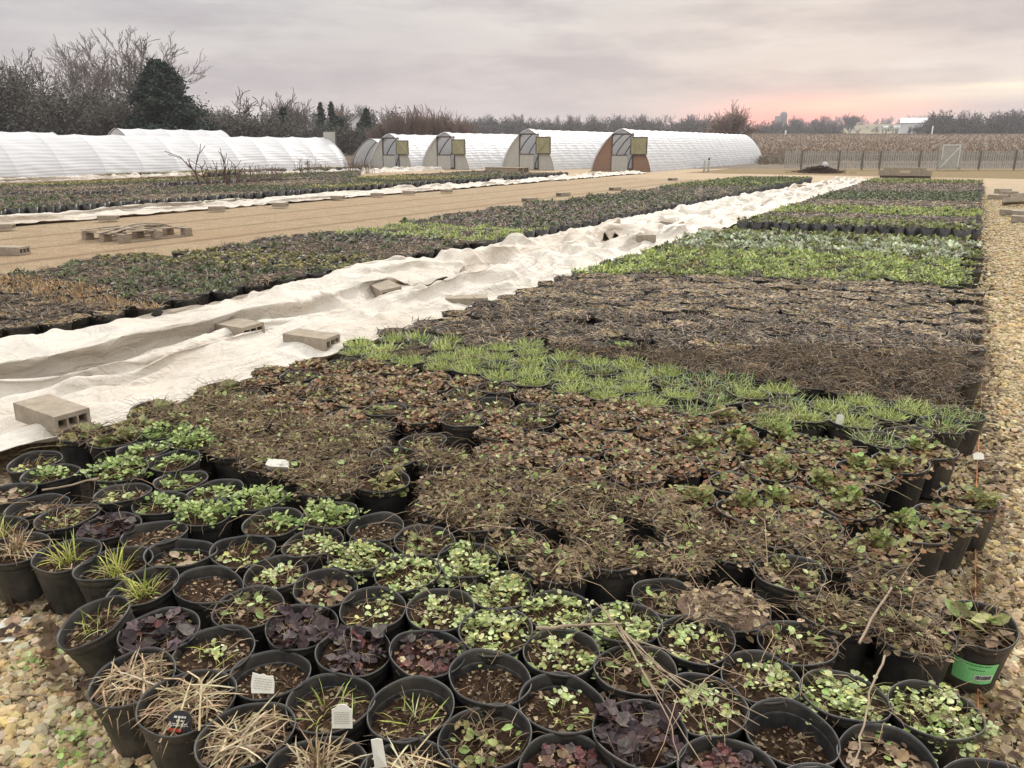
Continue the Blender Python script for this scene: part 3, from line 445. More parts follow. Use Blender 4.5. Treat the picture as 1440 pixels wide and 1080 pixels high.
0,0,0,0,1,0,0,-1,0,1,-1,1,0,0,0,-1,0,0,0,0,0,0,0,0,0,0,-1,1,0,-1,1,-1,0,0,0,1,-1,1,0,-1,1,0,1,0,-1,1,0,-1,0,1,0,-1,1,-1,0,0,0,0,0,0,0,0,0,0,0,0,0,0,0,
0,0,0,-1,0,0,0,0,0,1,-1,1,1,-1,0,1,-1,0,0,0,1,0,0,-1,0,0,1,-1,-1,1,0,0,0,0,0,0,0,0,0,0,-1,1,-1,0,0,1,-1,0,0,0,0,0,1,0,0,0,1,-1,1,-1,1,0,-1,0,0,0,0,0,0,
1,-1,0,0,1,-1,0,0,0,0,0,0,-1,1,0,0,0,0,-1,0,0,0,0,1,0,0,0,0,1,0,0,-1,1,-1,0,0,0,-1,1,0,-1,0,1,1,-1,1,-1,0,0,0,0,0,0,0,0,0,-1,1,-1,0,1,-1,-1,1,0,0,0,0,
0,1,0,0,1,-1,0,0,0,0,0,0,-1,1,0,1,-1,0,0,0,0,0,0,0,0,0,0,0,0,0,0,-1,1,-1,0,0,0,0,0,0,0,1,0,0,0,0,0,0,0,0,-1,1,0,0,0,0,0,0,0,-1,1,0,0,0,0,0,0,0,0,0,0,
-1,0,0,0,0,0,0,0,0,0,0,0,0,1,0,0,0,1,-1,0,-1,1,0,0,0,0,0,0,0,0,0,0,0,0,0,-1,1,0,0,0,0,0,0,0,0,-2,1,0,0,-1,0,1,1,0,0,-1,0,0,0,0,1,-1,1,0,0,0,0,0,0,1,-1,
0,0,0,0,0,-1,1,0,0,0,0,0,0,0,0,-5,-3,4,2,2,-2,-1,2,0,0,1,0,0,0,0,0,-1,1,0,0,0,0,0,1,-1,0,1,0,0,-1,0,0,0,0,-1,1,0,0,-1,1,0,-1,-3,-2,0,3,2,0,0,1,0,0,-1,
1,0,0,0,0,0,-1,0,0,1,0,0,0,1,-1,0,0,0,0,0,-1,1,-1,1,0,0,0,0,0,0,-1,-4,-1,-1,2,3,1,1,-1,1,0,0,0,0,-1,0,1,-1,1,0,0,0,0,0,0,0,1,-1,0,0,0,0,0,0,0,0,-1,1,
26,-6,-8,-7,-1,9,-3,12,13,-2,-11,-10,8,-3,-8,3,1,-9,0,0,0,33,33,9,-51,-10,-4,7,27,-9,-16,-13,-4,15,-11,-5,2,-3,0,0,6,16,0,-2,1,1,0,1,6,-2,-4,-1,-3,0,4,
0,-1,-1,2,-1,0,0,1,-1,1,0,-3,-10,4,8,4,2,-1,-4,-2,0,1,-1,3,-2,0,0,0,0,0,-1,0,1,0,2,1,-1,-3,1,1,-3,3,-1,0,0,1,-1,0,0,1,-2,2,-1,-1,0,0,1,4,2,-1,-1,-4,-1,
0,2,0,-1,0,0,0,0,0,-1,0,1,0,-2,1,2,-3,1,2,-2,1,1,0,-1,1,-1,0,0,1,-1,0,-1,0,1,0,1,4,1,-1,-1,-4,-1,1,0,2,-1,-1,0,0,0,0,-1,1,1,-1,3,-2,0,-3,2,-1,1,1,-1,0,
0,-1,1,0,0,0,0,-1,-2,3,-1,0,3,2,2,-1,-2,-3,-2,1,1,1,-1,0,0,0,0,0,0,-1,0,1,1,0,-1,0,0,0,-1,3,0,-2,1,-2,1,0,0,-1,1,0,-2,1,1,0,2,3,1,-1,-1,-5,0,1,1,0,0,
-1,0,0,0,0,0,-1,1,1,1,0,-1,-2,1,0,1,-1,-1,1,2,-3,2,0,0,-1,0,-1,-3,4,0,1,1,3,1,-2,-1,-3,0,0,0,2,-1,-1,0,1,-1,0,0,0,0,0,1,0,0,0,-1,-2,3,0,-1,1,1,-4,3,1,
0,-2,0,-2,-2,4,0,2,1,1,2,-2,-2,-2,-1,0,1,1,-1,0,0,0,0,0,0,0,0,0,0,3,-1,-1,-2,0,0,2,-1,1,1,-5,2,-1,0,2,1,-3,-2,4,1,0,2,2,0,-1,-1,-3,-1,1,0,1,0,-1,0,0,0,
0,0,-1,1,0,1,1,-1,1,-3,-1,2,0,2,-2,1,-2,3,-1,-1,1,-1,-1,-3,4,2,0,1,1,0,0,-3,-1,-1,0,2,0,-1,0,0,0,0,0,0,0,1,1,-3,4,-1,0,-3,0,0,1,-2,3,2,-5,0,2,1,2,-2,
-3,-2,3,3,1,0,0,1,-3,-2,1,0,-1,1,2,-1,-1,0,1,-1,0,0,0,1,-2,1,2,-1,2,-3,-1,2,-2,6,-3,0,-2,3,-1,0,4,-4,-4,-3,3,4,2,-2,1,-1,1,-5,3,-2,1,1,0,0,-1,0,0,0,0,
0,-1,0,2,0,1,0,1,0,-3,-2,4,3,-3,-1,-2,-3,1,0,9,-3,-5,-3,3,5,0,-2,0,0,-2,-1,3,-3,2,2,0,-1,-1,0,0,0,0,0,0,-1,-1,3,2,-1,2,-1,-3,0,3,1,-1,-2,0,1,2,-2,3,-3,
-5,-1,1,6,0,-2,-2,0,-2,1,2,-3,2,2,0,0,-1,0,0,0,0,1,0,-2,0,1,3,-2,2,0,-2,-2,2,3,-1,-3,2,1,-1,2,-4,3,-7,-1,3,5,-1,-3,0,-1,-1,-1,3,2,1,2,-2,-2,0,0,0,0,0,
0,0,1,-1,-2,4,0,1,-2,1,1,-3,4,-1,-3,4,-1,-2,-2,-2,5,-7,0,3,3,2,-4,-2,0,-2,2,3,0,0,2,0,-1,-1,0,0,0,0,0,0,1,-1,-1,3,0,0,-1,-1,2,3,-3,2,-5,-3,-2,-2,3,2,0,
-1,0,1,3,3,-4,-2,-1,0,0,3,0,1,1,0,0,-1,0,0,0,0,1,0,0,-1,0,2,-1,1,-2,3,3,-1,-2,1,-5,-1,1,2,1,-5,1,-2,0,2,0,6,-6,-2,0,-1,2,3,0,-1,3,0,-2,0,0,0,0,0,0,0,2,
-2,-2,0,2,2,-3,-1,5,0,-1,1,-4,0,2,2,-3,-2,-1,-1,0,3,-1,5,-5,-2,-1,0,1,4,1,-1,1,1,-2,0,0,1,-1,0,0,1,-2,2,-3,-1,4,0,-4,5,-2,3,0,0,-4,1,-2,-1,3,-2,0,-3,1,
3,-1,3,-2,-4,0,0,3,4,-2,-1,3,-1,0,-1,0,0,0,0,1,-1,1,-2,0,-1,1,0,0,5,1,-3,-1,1,-3,1,0,-1,-1,0,1,-3,0,4,-1,2,-2,-4,1,-1,4,0,0,1,1,0,-1,0,0,0,0,0,0,1,0,0,
-4,0,2,-1,-2,4,1,0,1,-1,-2,1,0,2,0,-3,0,-3,5,3,-5,2,-1,-5,0,0,3,3,0,0,-1,1,-1,0,0,0,0,0,0,0,-2,4,-4,0,1,-2,-1,1,4,1,-1,-1,0,2,1,-1,-1,-2,0,-3,4,-2,3,0,
-1,-4,-1,1,4,0,-1,1,1,0,0,-1,0,0,0,0,0,-1,-1,-1,1,0,1,-1,2,2,-3,3,-1,0,-1,-2,-1,0,1,2,-1,-2,3,-2,-1,3,1,-7,3,-1,3,0,0,1,1,0,-1,0,1,-1,0,0,0,0,1,-1,-1,
-1,2,1,3,1,-4,1,-2,0,0,1,1,-1,-1,0,-1,-2,2,1,-1,0,4,-7,1,-1,7,-1,-1,-1,1,0,-1,0,0,0,0,0,-1,0,1,6,-6,-2,1,-2,5,0,-1,1,-1,-1,2,-3,-1,3,1,-5,2,-1,2,0,-1,
1,3,-7,1,0,2,-1,0,1,2,0,-1,0,0,0,0,0,0,0,3,-4,-1,1,-1,-2,-1,1,6,1,-3,1,0,0,2,-4,-1,2,0,-1,1,3,-2,0,1,-5,0,2,4,2,-1,-2,-1,-1,1,-1,-1,2,-1,0,0,0,2,-5,3,
-2,1,-3,0,-1,4,3,-1,0,2,-3,0,3,-4,1,0,0,0,0,1,-1,0,-2,-1,1,0,0,-2,2,2,0,-1,2,-1,0,0,0,0,0,0,-1,0,0,-1,-1,0,0,4,1,-2,2,0,-3,2,-1,2,-1,-1,1,-1,-2,3,0,-2,
-2,0,2,0,1,0,0,1,-1,-1,1,1,-1,0,0,-1,0,1,-1,1,-1,-1,-1,0,2,2,1,0,1,0,-3,1,0,-3,3,1,-1,-2,1,1,0,0,-4,0,2,1,1,0,0,-1,-1,0,0,1,0,0,0,0,0,-1,2,-1,-2,-1,-2,
3,1,3,0,1,0,0,-3,1,-4,2,4,-2,1,-3,4,-1,0,-3,-1,0,1,1,-1,3,-1,0,-2,0,1,0,0,0,0,-1,0,1,1,-1,-2,0,2,-1,0,3,-1,-2,5,-1,-2,0,-3,5,-2,1,1,-3,-3,4,1,-4,1,-1,
2,0,0,-3,2,1,0,-1,1,0,0,0,0,0,0,-2,5,-3,-2,-2,5,-2,1,4,-4,-2,7,-2,-1,-1,-1,5,-2,0,1,0,-4,2,-1,-2,-1,0,2,0,0,0,0,0,-1,0,1,0,0,0,0,-1,0,0,-2,4,-2,-2,3,1,
-2,6,-6,1,5,-4,0,0,0,0,2,-1,2,1,-3,0,0,-3,0,0,2,1,-1,0,-1,0,-1,1,0,0,0,0,0,0,0,-1,1,0,-2,-1,2,1,0,5,-6,1,5,-1,-2,-1,0,-7,9,1,1,0,-3,1,-3,-2,1,0,-1,-1,
0,4,0,-2,0,0,1,0,0,0,0,-1,1,0,-2,3,-3,-1,2,2,-1,4,-4,1,4,-2,-1,-2,5,-8,9,-4,2,-1,0,2,-4,-2,-1,2,1,2,-3,0,0,0,-2,1,1,0,0,0,0,0,0,-2,2,1,-4,1,1,2,1,1,-4,
3,3,-1,-3,0,-1,2,2,-2,1,-2,3,2,-5,-2,0,1,1,0,4,-7,3,-2,0,1,0,0,0,0,0,-1,1,0,0,2,-4,0,0,3,2,-1,-2,2,3,-2,-1,-1,3,-6,7,-4,3,-2,3,1,-5,-2,0,3,0,-2,3,-2,
-1,-1,0,0,1,0,0,0,0,0,1,-1,0,-1,-2,1,-1,5,2,-2,-2,2,2,-1,-3,0,1,0,3,-3,2,0,3,-1,-5,0,0,1,0,-2,1,1,-1,-2,1,1,0,0,0,0,0,-1,0,0,1,-2,1,-1,-2,4,3,-3,-1,3,
2,-2,-2,1,0,3,1,-4,1,0,1,-1,-1,-1,0,-1,0,-1,0,2,0,-2,1,0,1,0,0,0,0,0,1,1,-2,-1,0,1,1,5,-2,-5,-1,4,1,-2,-3,2,0,4,1,-4,1,1,0,-1,-2,1,-1,0,-2,2,0,0,0,-2,
0,2,0,1,-1,0,0,0,-1,0,1,-1,2,-1,-1,0,4,-6,2,4,-1,-1,-2,2,1,4,-1,-4,0,3,0,-2,-2,0,1,-1,1,-1,0,0,0,-2,0,1,1,0,0,0,0,-1,1,1,-1,0,1,0,2,0,-1,-5,2,4,-1,-2,
-2,3,3,3,-2,-7,1,5,-3,-1,0,0,0,0,-2,2,-3,2,1,-2,1,0,1,0,0,0,0,0,0,-1,1,0,1,1,1,1,-3,-4,3,2,0,-1,-3,3,5,2,-6,-4,1,2,2,-4,-1,1,1,-1,1,0,1,0,-2,-2,1,2,0,
-1,1,0,0,0,0,0,0,0,2,1,1,0,-3,2,1,-3,0,-1,-1,2,5,3,-9,-3,1,0,0,0,0,2,-1,-1,2,2,2,-4,0,-2,-1,2,1,0,0,0,0,0,0,0,0,0,2,0,1,0,-3,1,0,1,-2,1,-3,2,4,2,-8,0,
-1,-1,3,-1,-1,1,-2,1,4,0,2,-1,-2,-3,1,2,0,0,-1,1,0,0,0,0,0,0,2,1,1,-1,-4,2,1,-2,0,0,-1,3,2,-2,-4,-1,-1,0,4,-2,1,0,-3,2,2,1,1,1,-3,-2,0,2,0,-1,1,0,0,0,
0,-1,1,0,1,2,-1,0,-3,0,2,0,-2,1,1,1,-1,-7,3,2,-2,0,5,-1,-3,0,1,5,-3,-1,1,0,-1,-2,0,2,0,0,0,0,0,0,0,0,0,0,2,-1,1,0,-5,1,2,2,-3,2,2,-2,-2,-4,2,2,-3,1,2,
1,-1,0,0,3,-2,1,-1,1,-1,-1,-1,2,0,0,0,0,0,0,0,0,0,0,2,-1,0,0,-4,0,4,0,-2,0,0,2,-5,1,-2,4,-1,0,1,2,-2,0,1,0,1,-1,1,-1,0,-1,-2,3,0,0,0,0,0,1,-1,0,0,0,1,
0,0,-1,-4,-2,5,1,-2,1,-1,2,-4,2,0,1,-1,1,-1,1,-1,0,2,-1,1,0,-1,0,0,1,-2,2,0,0,0,0,0,0,0,0,0,1,1,0,1,-4,-3,-2,1,5,-2,0,1,0,-4,3,9,-5,-4,2,4,-6,0,0,1,0,
1,1,-1,-1,1,0,-1,1,0,0,0,0,0,0,0,0,0,0,1,0,2,-4,-3,-2,1,2,1,0,3,-2,-5,9,0,-2,-1,0,2,-1,-3,-2,3,0,0,1,0,0,0,0,0,0,0,0,0,0,0,0,0,0,0,1,0,1,1,-5,-3,0,0,3,
0,-1,4,-4,-2,2,6,-2,-2,1,1,-1,-3,3,-1,-1,1,2,0,-1,0,0,-1,1,0,1,-1,0,0,1,-1,0,0,1,1,-1,1,-5,-1,-1,1,3,-1,-2,6,-9,3,3,4,-4,-1,3,-1,0,-2,-1,3,-2,1,2,0,0,
-1,0,0,0,0,1,-1,0,0,0,0,0,0,1,0,1,0,-6,2,-3,2,3,-3,-2,5,-1,-4,8,-1,-3,-1,2,1,-2,-2,1,4,-4,1,1,2,-1,-1,0,0,0,1,-1,0,0,0,0,0,0,0,1,0,0,1,-8,7,-4,0,2,-1,
-2,3,-7,4,10,-2,-5,0,0,2,-3,0,-2,6,-4,1,2,0,0,-1,0,0,0,-1,1,0,0,0,0,0,0,0,1,0,1,-1,-5,4,-2,-1,3,-2,-1,3,-2,0,4,2,-5,-2,4,-1,-3,-2,2,1,0,3,-1,-1,1,0,1,
-1,0,0,0,0,0,0,1,-1,0,0,2,-1,0,-1,-2,2,-1,-1,2,-2,-1,3,0,0,3,1,-5,0,-1,0,-2,-2,5,-3,2,3,-1,-2,1,1,0,1,-1,0,0,0,0,0,0,0,0,0,2,-1,-1,1,-2,0,0,-1,2,-2,0,
2,0,0,2,1,-5,0,-2,2,-2,-1,4,-3,2,4,0,-1,-2,1,1,-1,0,0,0,0,0,0,0,0,0,0,1,0,0,-1,-1,3,-1,-2,1,-2,0,3,-1,0,1,1,-4,0,0,-1,-2,2,2,0,-1,1,1,-1,0,1,1,0,-1,0,
0,0,0,0,0,0,0,0,2,0,-1,-1,-1,0,0,1,2,-3,0,1,0,0,1,1,-5,1,-1,-2,3,0,4,-2,-6,5,-1,3,-2,2,0,1,-2,0,0,0,0,0,1,0,-1,0,2,-1,0,-1,-1,0,1,0,1,-2,0,1,0,0,0,-1,
0,-1,2,-5,3,1,-1,6,0,-6,0,1,1,0,1,1,-2,0,0,0,0,0,0,0,0,0,2,0,-1,0,-1,1,-1,2,0,-3,0,1,0,0,0,-2,-1,2,2,3,-5,1,1,-5,2,2,-3,-1,5,-1,1,1,-2,0,0,0,0,0,0,0,0,
2,0,0,-1,-1,0,0,-1,3,-1,-2,1,0,0,0,0,-2,0,1,2,2,2,-4,1,-1,-2,1,0,-3,5,-3,1,2,-2,0,0,0,0,0,0,0,2,-3,3,1,-2,-1,1,0,0,2,-2,-2,0,1,0,0,0,-1,-1,4,1,0,0,0,
-6,2,1,0,0,2,-3,1,1,1,-1,-1,0,1,-1,0,0,0,-1,0,1,-1,2,0,1,-2,-1,2,-1,-1,1,-1,1,0,0,-1,0,-1,4,2,-2,-2,2,-1,-1,0,1,0,-3,1,2,2,-1,-2,0,0,0,0,0,1,-2,1,4,-5,
2,-1,3,-5,2,2,-1,-1,1,-2,1,0,1,-1,-1,1,4,0,0,-4,2,-1,-1,0,0,0,-1,2,-1,2,1,-3,-1,1,0,0,0,0,0,0,3,-2,0,0,2,-3,2,1,-3,-1,1,0,0,0,0,-1,-1,2,4,1,0,-3,-4,0,
2,0,0,0,0,0,0,2,0,-2,0,0,0,0,0,0,0,0,1,0,-1,1,3,-5,2,2,-3,0,-1,0,1,0,0,0,-1,2,3,0,-1,1,-4,2,-2,0,1,-1,0,0,1,0,2,-2,-1,0,0,0,0,1,-1,0,1,0,0,-1,5,-4,-1,
5,-5,0,0,0,0,0,-1,0,-1,4,3,-2,0,-4,0,0,1,0,0,1,-2,4,-2,0,1,-1,-1,0,0,0,0,0,0,1,-2,1,1,0,3,-2,1,1,-5,1,1,-1,0,0,0,-1,0,3,3,-2,-1,-4,3,-1,-1,1,0,0,-3,0,
3,1,-1,2,-2,1,-1,0,1,-1,0,0,1,0,0,-1,5,2,-1,-1,-5,-1,2,0,-1,1,-1,-2,1,3,1,0,-2,-2,0,1,0,0,0,-2,1,1,2,-1,-1,2,-2,0,0,0,0,1,0,0,-1,0,1,-1,5,3,-1,-3,-4,0,
1,0,-1,0,-1,0,1,3,1,-1,-3,-1,1,3,-3,0,1,-1,1,-2,2,-1,0,2,-2,0,0,0,0,1,-1,0,-2,2,-1,0,4,4,1,-4,-4,0,2,-1,-1,1,-1,-1,1,3,0,0,-2,-1,0,3,-2,-1,0,0,3,-2,1,
-1,-1,2,-2,0,0,0,0,0,1,-1,-1,1,0,0,3,5,1,-5,-4,0,2,0,-2,2,-3,-1,2,3,-1,1,-3,-1,2,2,-2,-1,1,0,-3,2,2,-2,0,1,-1,1,-1,0,1,0,-1,0,-1,0,-1,0,4,6,1,-7,-2,-1,
3,-1,-1,2,-4,0,3,2,0,0,-2,-1,1,2,-2,-1,1,-2,0,2,1,-1,0,0,-1,0,0,0,1,0,-1,0,3,-7,-1,2,6,7,2,-7,-5,0,2,0,-1,0,-2,0,2,2,1,-2,-1,-1,2,2,-1,-2,0,-2,1,2,-1,
0,0,-2,2,-1,0,0,1,0,0,2,-6,-4,-1,1,10,7,-1,-10,1,0,1,1,-2,2,-3,-1,3,2,0,-1,-2,0,2,1,-1,-2,0,-1,2,0,-2,2,0,1,-2,-1,1,0,2,-1,-1,6,-15,1,0,-1,11,5,-3,-8,
3,1,2,0,-1,1,-3,-1,4,1,0,-1,-2,0,1,2,1,-3,0,-1,3,1,-5,1,3,1,-3,-1,0,])
TILES['B']=(78,38,[
0,0,2,4,4,6,1,-2,-21,-19,4,3,-8,-6,2,12,4,-2,18,17,-4,-6,-14,-16,4,1,5,2,-9,4,9,6,1,0,0,0,-1,-1,0,-1,0,0,0,0,0,-1,1,3,-2,-2,0,4,4,-2,0,7,1,-3,-9,-6,8,
-4,-2,0,1,-2,5,2,1,-1,-1,1,0,0,-1,-1,0,-1,0,0,0,-1,1,0,2,4,-2,0,1,-1,4,0,-3,5,-1,-3,-2,0,0,1,-3,1,-3,1,2,-1,1,-1,0,0,-1,0,1,-1,0,-1,0,0,-1,-1,0,2,5,1,
0,-1,0,3,-1,-4,2,0,-3,-2,-1,4,2,1,-1,1,-2,-1,0,0,0,-1,1,-2,0,0,0,0,0,-1,-1,0,0,-1,-1,1,7,2,0,-1,2,3,-5,-3,2,0,-6,-3,3,3,1,4,0,-1,-3,-2,0,2,-1,1,-2,0,0,
0,0,0,0,-1,0,-1,0,0,-1,1,4,2,0,-1,3,1,-4,-2,2,-5,-4,-1,4,4,1,4,-3,-5,0,0,4,2,-2,-2,1,-1,0,0,0,0,0,0,-1,1,0,-2,0,-1,3,3,-2,0,1,1,-3,1,-4,1,-4,-2,5,4,-2,
1,3,-1,-3,2,0,-2,2,0,-1,0,0,0,1,-1,0,0,0,-1,1,-1,0,-1,0,3,0,-1,-2,-1,4,-1,-1,-3,-3,-1,6,1,-2,5,-1,-2,1,1,0,0,2,-1,-3,1,-1,2,-1,0,0,0,0,0,0,1,-3,0,0,1,
0,1,0,-6,5,1,1,-1,-4,0,3,-2,-2,3,1,1,2,0,0,1,-1,0,-3,0,1,0,0,0,0,0,1,0,-1,-1,3,-2,-2,0,0,0,2,2,-3,-1,3,1,-2,-1,3,-9,3,2,1,1,2,1,-1,0,-1,-1,0,0,0,-1,1,
0,0,1,0,0,-3,0,0,0,0,-2,1,3,0,0,0,0,0,0,0,0,0,-4,2,0,0,5,2,-1,-2,0,-3,1,0,0,0,0,0,0,0,0,1,0,-2,-2,-1,1,-1,0,0,1,3,-2,0,0,0,0,2,-1,-1,0,1,1,4,1,-1,-1,0,
-1,-3,0,1,0,0,0,0,0,0,0,1,-1,-1,-1,1,1,-1,-2,-2,4,0,0,-2,0,-2,2,3,0,-3,1,2,0,2,3,0,-2,-2,-1,-2,0,2,0,1,-1,0,0,0,0,1,-1,0,0,0,-1,-1,-1,-1,3,1,0,-2,-1,
-1,2,2,0,-2,3,0,-1,3,1,-1,-5,4,-5,0,1,3,0,-1,0,0,0,0,0,0,0,0,2,-1,0,-2,0,-1,3,2,-3,-1,0,-2,0,3,1,-2,2,1,3,-3,-1,-1,0,-3,-1,-1,2,1,1,1,1,-1,0,0,0,-1,0,
2,0,1,-1,2,-1,1,-1,3,-3,-2,-1,0,0,2,0,0,2,1,-1,-3,0,-5,2,0,-2,1,1,3,0,0,0,0,0,0,-1,0,0,1,0,0,2,1,3,-2,0,4,-1,-6,-1,0,-1,1,2,0,2,-1,-2,-3,-2,1,0,0,0,-1,
2,2,0,1,-1,0,0,0,1,-1,-1,0,1,0,0,3,2,-1,0,1,3,-5,-1,0,-1,2,-3,0,2,-3,0,-2,-2,0,2,1,0,-1,2,1,1,-1,0,0,0,0,0,-1,1,0,2,1,-2,-1,-2,4,-3,1,3,0,-1,0,0,-4,1,
0,-1,1,-4,0,-2,4,1,0,1,0,1,0,1,0,-1,0,0,0,1,-1,-1,1,1,-1,1,-3,-2,4,-3,-1,2,5,-2,-1,0,-1,0,0,0,0,-2,1,-2,0,3,1,0,0,-1,1,1,1,-2,0,0,0,0,-1,1,0,-1,2,-1,
-1,0,1,-3,-2,0,1,5,1,-1,-3,0,1,0,1,0,0,1,-1,0,0,1,0,-3,1,2,-1,0,0,0,0,0,0,0,0,-1,-1,1,1,1,1,-2,-4,-2,6,0,0,-1,5,-4,-1,0,0,5,-2,0,0,1,-3,-1,2,-3,1,1,0,
-1,0,1,0,1,0,-1,0,0,-1,3,3,-1,-2,1,-6,2,1,0,-1,-2,2,2,0,-2,0,-1,4,-1,1,2,1,-4,1,-2,-2,0,1,1,0,0,0,0,0,1,-1,-1,1,0,0,4,-2,-2,0,0,0,1,-1,-5,-2,7,-1,1,-1,
3,0,0,2,0,-4,-1,3,-1,-4,1,0,1,1,0,0,0,1,1,-2,-1,0,3,0,0,-1,-2,-1,1,0,1,-3,0,-2,0,4,1,1,1,0,-1,2,-1,-4,4,1,0,-5,-1,1,2,-1,1,0,0,2,-2,2,0,0,0,2,-5,-2,1,
-1,0,2,0,-2,1,1,-1,-1,2,0,1,1,1,0,-3,5,-3,0,0,-1,-1,0,1,0,0,0,0,0,1,1,0,1,0,1,2,-4,-3,-1,-1,1,1,0,1,1,0,0,-3,1,1,3,2,-4,0,3,-3,0,0,1,-2,0,-1,1,0,0,0,0,
1,0,1,1,-1,-2,2,-2,0,2,-4,1,0,3,-1,1,1,-2,-2,0,-1,4,1,-3,-2,-1,4,-1,0,3,-2,-1,0,0,0,0,-1,1,-1,0,3,-1,0,-3,-1,1,4,1,-2,-2,1,3,-1,2,-1,-1,-2,-1,-2,3,1,
-3,0,1,2,-1,0,-1,2,0,-1,0,0,0,0,-2,0,1,1,-1,-1,-2,1,3,4,0,0,-3,-2,3,2,1,-5,1,-1,-2,-1,0,2,2,-1,1,2,-3,0,2,-1,-1,1,-1,0,0,0,-2,-1,0,2,-1,-1,1,-1,6,0,2,
-1,-3,2,-1,1,0,-2,0,-2,0,1,-2,0,1,2,-1,1,-1,1,1,-1,0,-1,0,0,0,1,-2,-2,1,0,0,0,1,2,0,-1,1,2,1,-2,-1,0,-2,1,0,-1,1,1,-2,-2,3,-1,0,2,0,0,0,-1,0,0,0,0,0,0,
-1,0,1,-2,1,-1,3,0,0,0,2,4,-2,-2,-1,-1,-3,1,0,5,-3,-2,-2,1,3,0,1,-1,-1,0,-1,1,0,0,0,0,0,0,1,-1,0,-2,2,0,1,0,1,2,2,1,1,-4,-2,-2,-1,0,-1,-1,4,-1,1,-2,1,
1,1,-2,1,0,-1,0,0,1,-1,0,0,0,2,-1,0,-1,0,0,1,1,0,3,-1,0,3,-3,-4,1,-2,0,0,5,1,0,-5,-1,1,2,0,-1,0,0,-1,0,0,0,0,0,0,1,0,1,0,-1,-1,1,0,0,1,1,-2,1,1,-5,3,2,
-2,0,0,5,-1,-3,-3,1,-1,1,1,-1,1,-1,0,0,0,0,0,0,0,0,1,1,0,1,-2,0,0,0,0,-1,-2,2,0,-1,2,0,1,-1,2,-5,0,2,0,1,-1,3,1,-3,-1,0,0,-1,1,-1,1,0,0,0,0,2,0,-1,1,
-1,-1,-1,1,-2,-2,0,1,3,2,-2,0,1,0,-2,3,0,-2,2,1,2,-1,-2,-3,1,-1,0,0,1,0,0,0,0,1,0,-1,1,0,-1,-1,-1,-1,-1,-1,-1,1,6,0,2,0,-3,1,-1,0,-1,4,0,1,-1,-1,0,-3,
0,0,-1,1,0,1,0,0,0,-1,0,0,1,-1,0,1,-1,-1,-1,-2,0,3,3,0,0,-1,0,1,-2,0,-2,7,0,-2,-2,2,-1,-1,-2,0,0,0,2,0,0,0,0,-1,0,-1,2,-1,1,0,0,-2,0,-1,-2,2,2,-1,0,0,
3,-2,0,-2,5,3,-2,-3,-1,2,0,-4,1,0,0,0,1,1,0,0,0,0,-1,-2,0,1,1,1,1,-1,-1,-1,0,0,0,-1,2,1,-1,-3,3,0,5,-2,-1,1,0,-2,0,-1,-3,1,2,0,0,1,0,0,-1,0,0,0,-1,1,0,
-1,2,0,-1,1,1,0,-3,-1,2,1,0,0,1,0,1,-2,-1,-1,1,0,0,-1,2,-1,0,0,0,2,-1,0,0,0,-1,-1,0,1,-1,1,1,1,-1,2,0,-1,4,-7,0,2,-1,1,-1,1,0,-1,-2,0,2,-1,-1,3,-1,1,0,
1,0,-1,0,0,0,0,0,1,-1,0,0,-1,1,1,0,1,2,1,0,-3,-4,0,1,-4,4,1,-1,-1,0,-1,0,1,-1,2,2,-1,0,0,1,0,-1,0,0,0,1,-1,0,-1,-1,1,0,1,2,2,1,0,-2,2,-6,-1,0,-4,3,3,
-2,-2,2,-1,0,1,1,1,1,-1,0,1,-1,0,0,0,0,1,0,0,0,-3,0,1,0,0,1,2,1,-2,2,2,-5,-1,-4,3,-1,3,-2,-1,0,2,0,-1,-1,4,1,-1,1,-1,0,-2,1,0,1,-1,0,1,-1,-2,1,0,0,0,
-1,1,2,-1,-2,4,-3,-1,-2,2,-3,0,2,0,0,2,-1,0,-1,5,0,1,-2,0,-1,0,0,0,0,1,0,0,-3,0,2,-1,1,-1,-1,-1,0,0,1,0,2,-2,-2,4,-1,-4,0,1,0,-1,1,0,4,3,-1,0,0,0,0,-2,
0,0,-1,1,1,-1,-2,2,0,-2,2,0,-2,0,-3,-1,-1,-1,4,5,-1,1,1,-6,0,-1,1,1,-2,1,5,1,0,0,0,-1,0,-1,0,0,1,-2,0,-1,1,2,0,-2,0,0,0,-2,-4,-1,-2,0,6,3,3,0,-1,1,-4,
0,-1,0,1,1,3,-1,1,0,0,0,-1,-1,0,0,-1,0,0,0,2,-1,-1,0,0,1,1,-1,-3,-4,0,1,-2,4,6,-1,1,0,-1,0,-1,-1,-1,3,1,-2,-2,1,1,0,0,1,-1,0,-1,0,0,0,1,1,-2,2,0,0,-1,
0,-5,0,-5,-2,2,3,12,-3,0,-1,4,0,-1,-1,0,-1,-3,-1,0,0,1,0,1,0,0,0,-1,0,0,1,1,0,-1,1,0,0,0,-3,-3,0,-1,-3,0,0,10,1,1,0,4,0,0,2,-2,-4,-1,-5,-3,1,2,2,0,1,0,
0,0,0,0,1,-1,1,3,-1,-1,1,-3,0,3,1,3,-4,-10,-2,6,6,-2,6,2,-1,1,0,0,-2,-5,-4,-3,0,2,1,1,0,1,0,0,0,1,-1,0,1,0,2,-2,1,0,-2,3,1,0,-2,-6,-3,0,9,0,2,2,0,3,-1,
0,0,-5,-4,3,-6,0,2,0,1,1,0,0,1,-1,0,1,1,1,0,-3,2,-1,1,1,0,2,0,-6,-3,-2,7,1,1,0,3,1,-2,2,-1,-3,-1,1,-4,-1,1,1,0,0,0,1,-1,0,1,1,1,0,0,2,0,-4,0,2,-1,2,3,
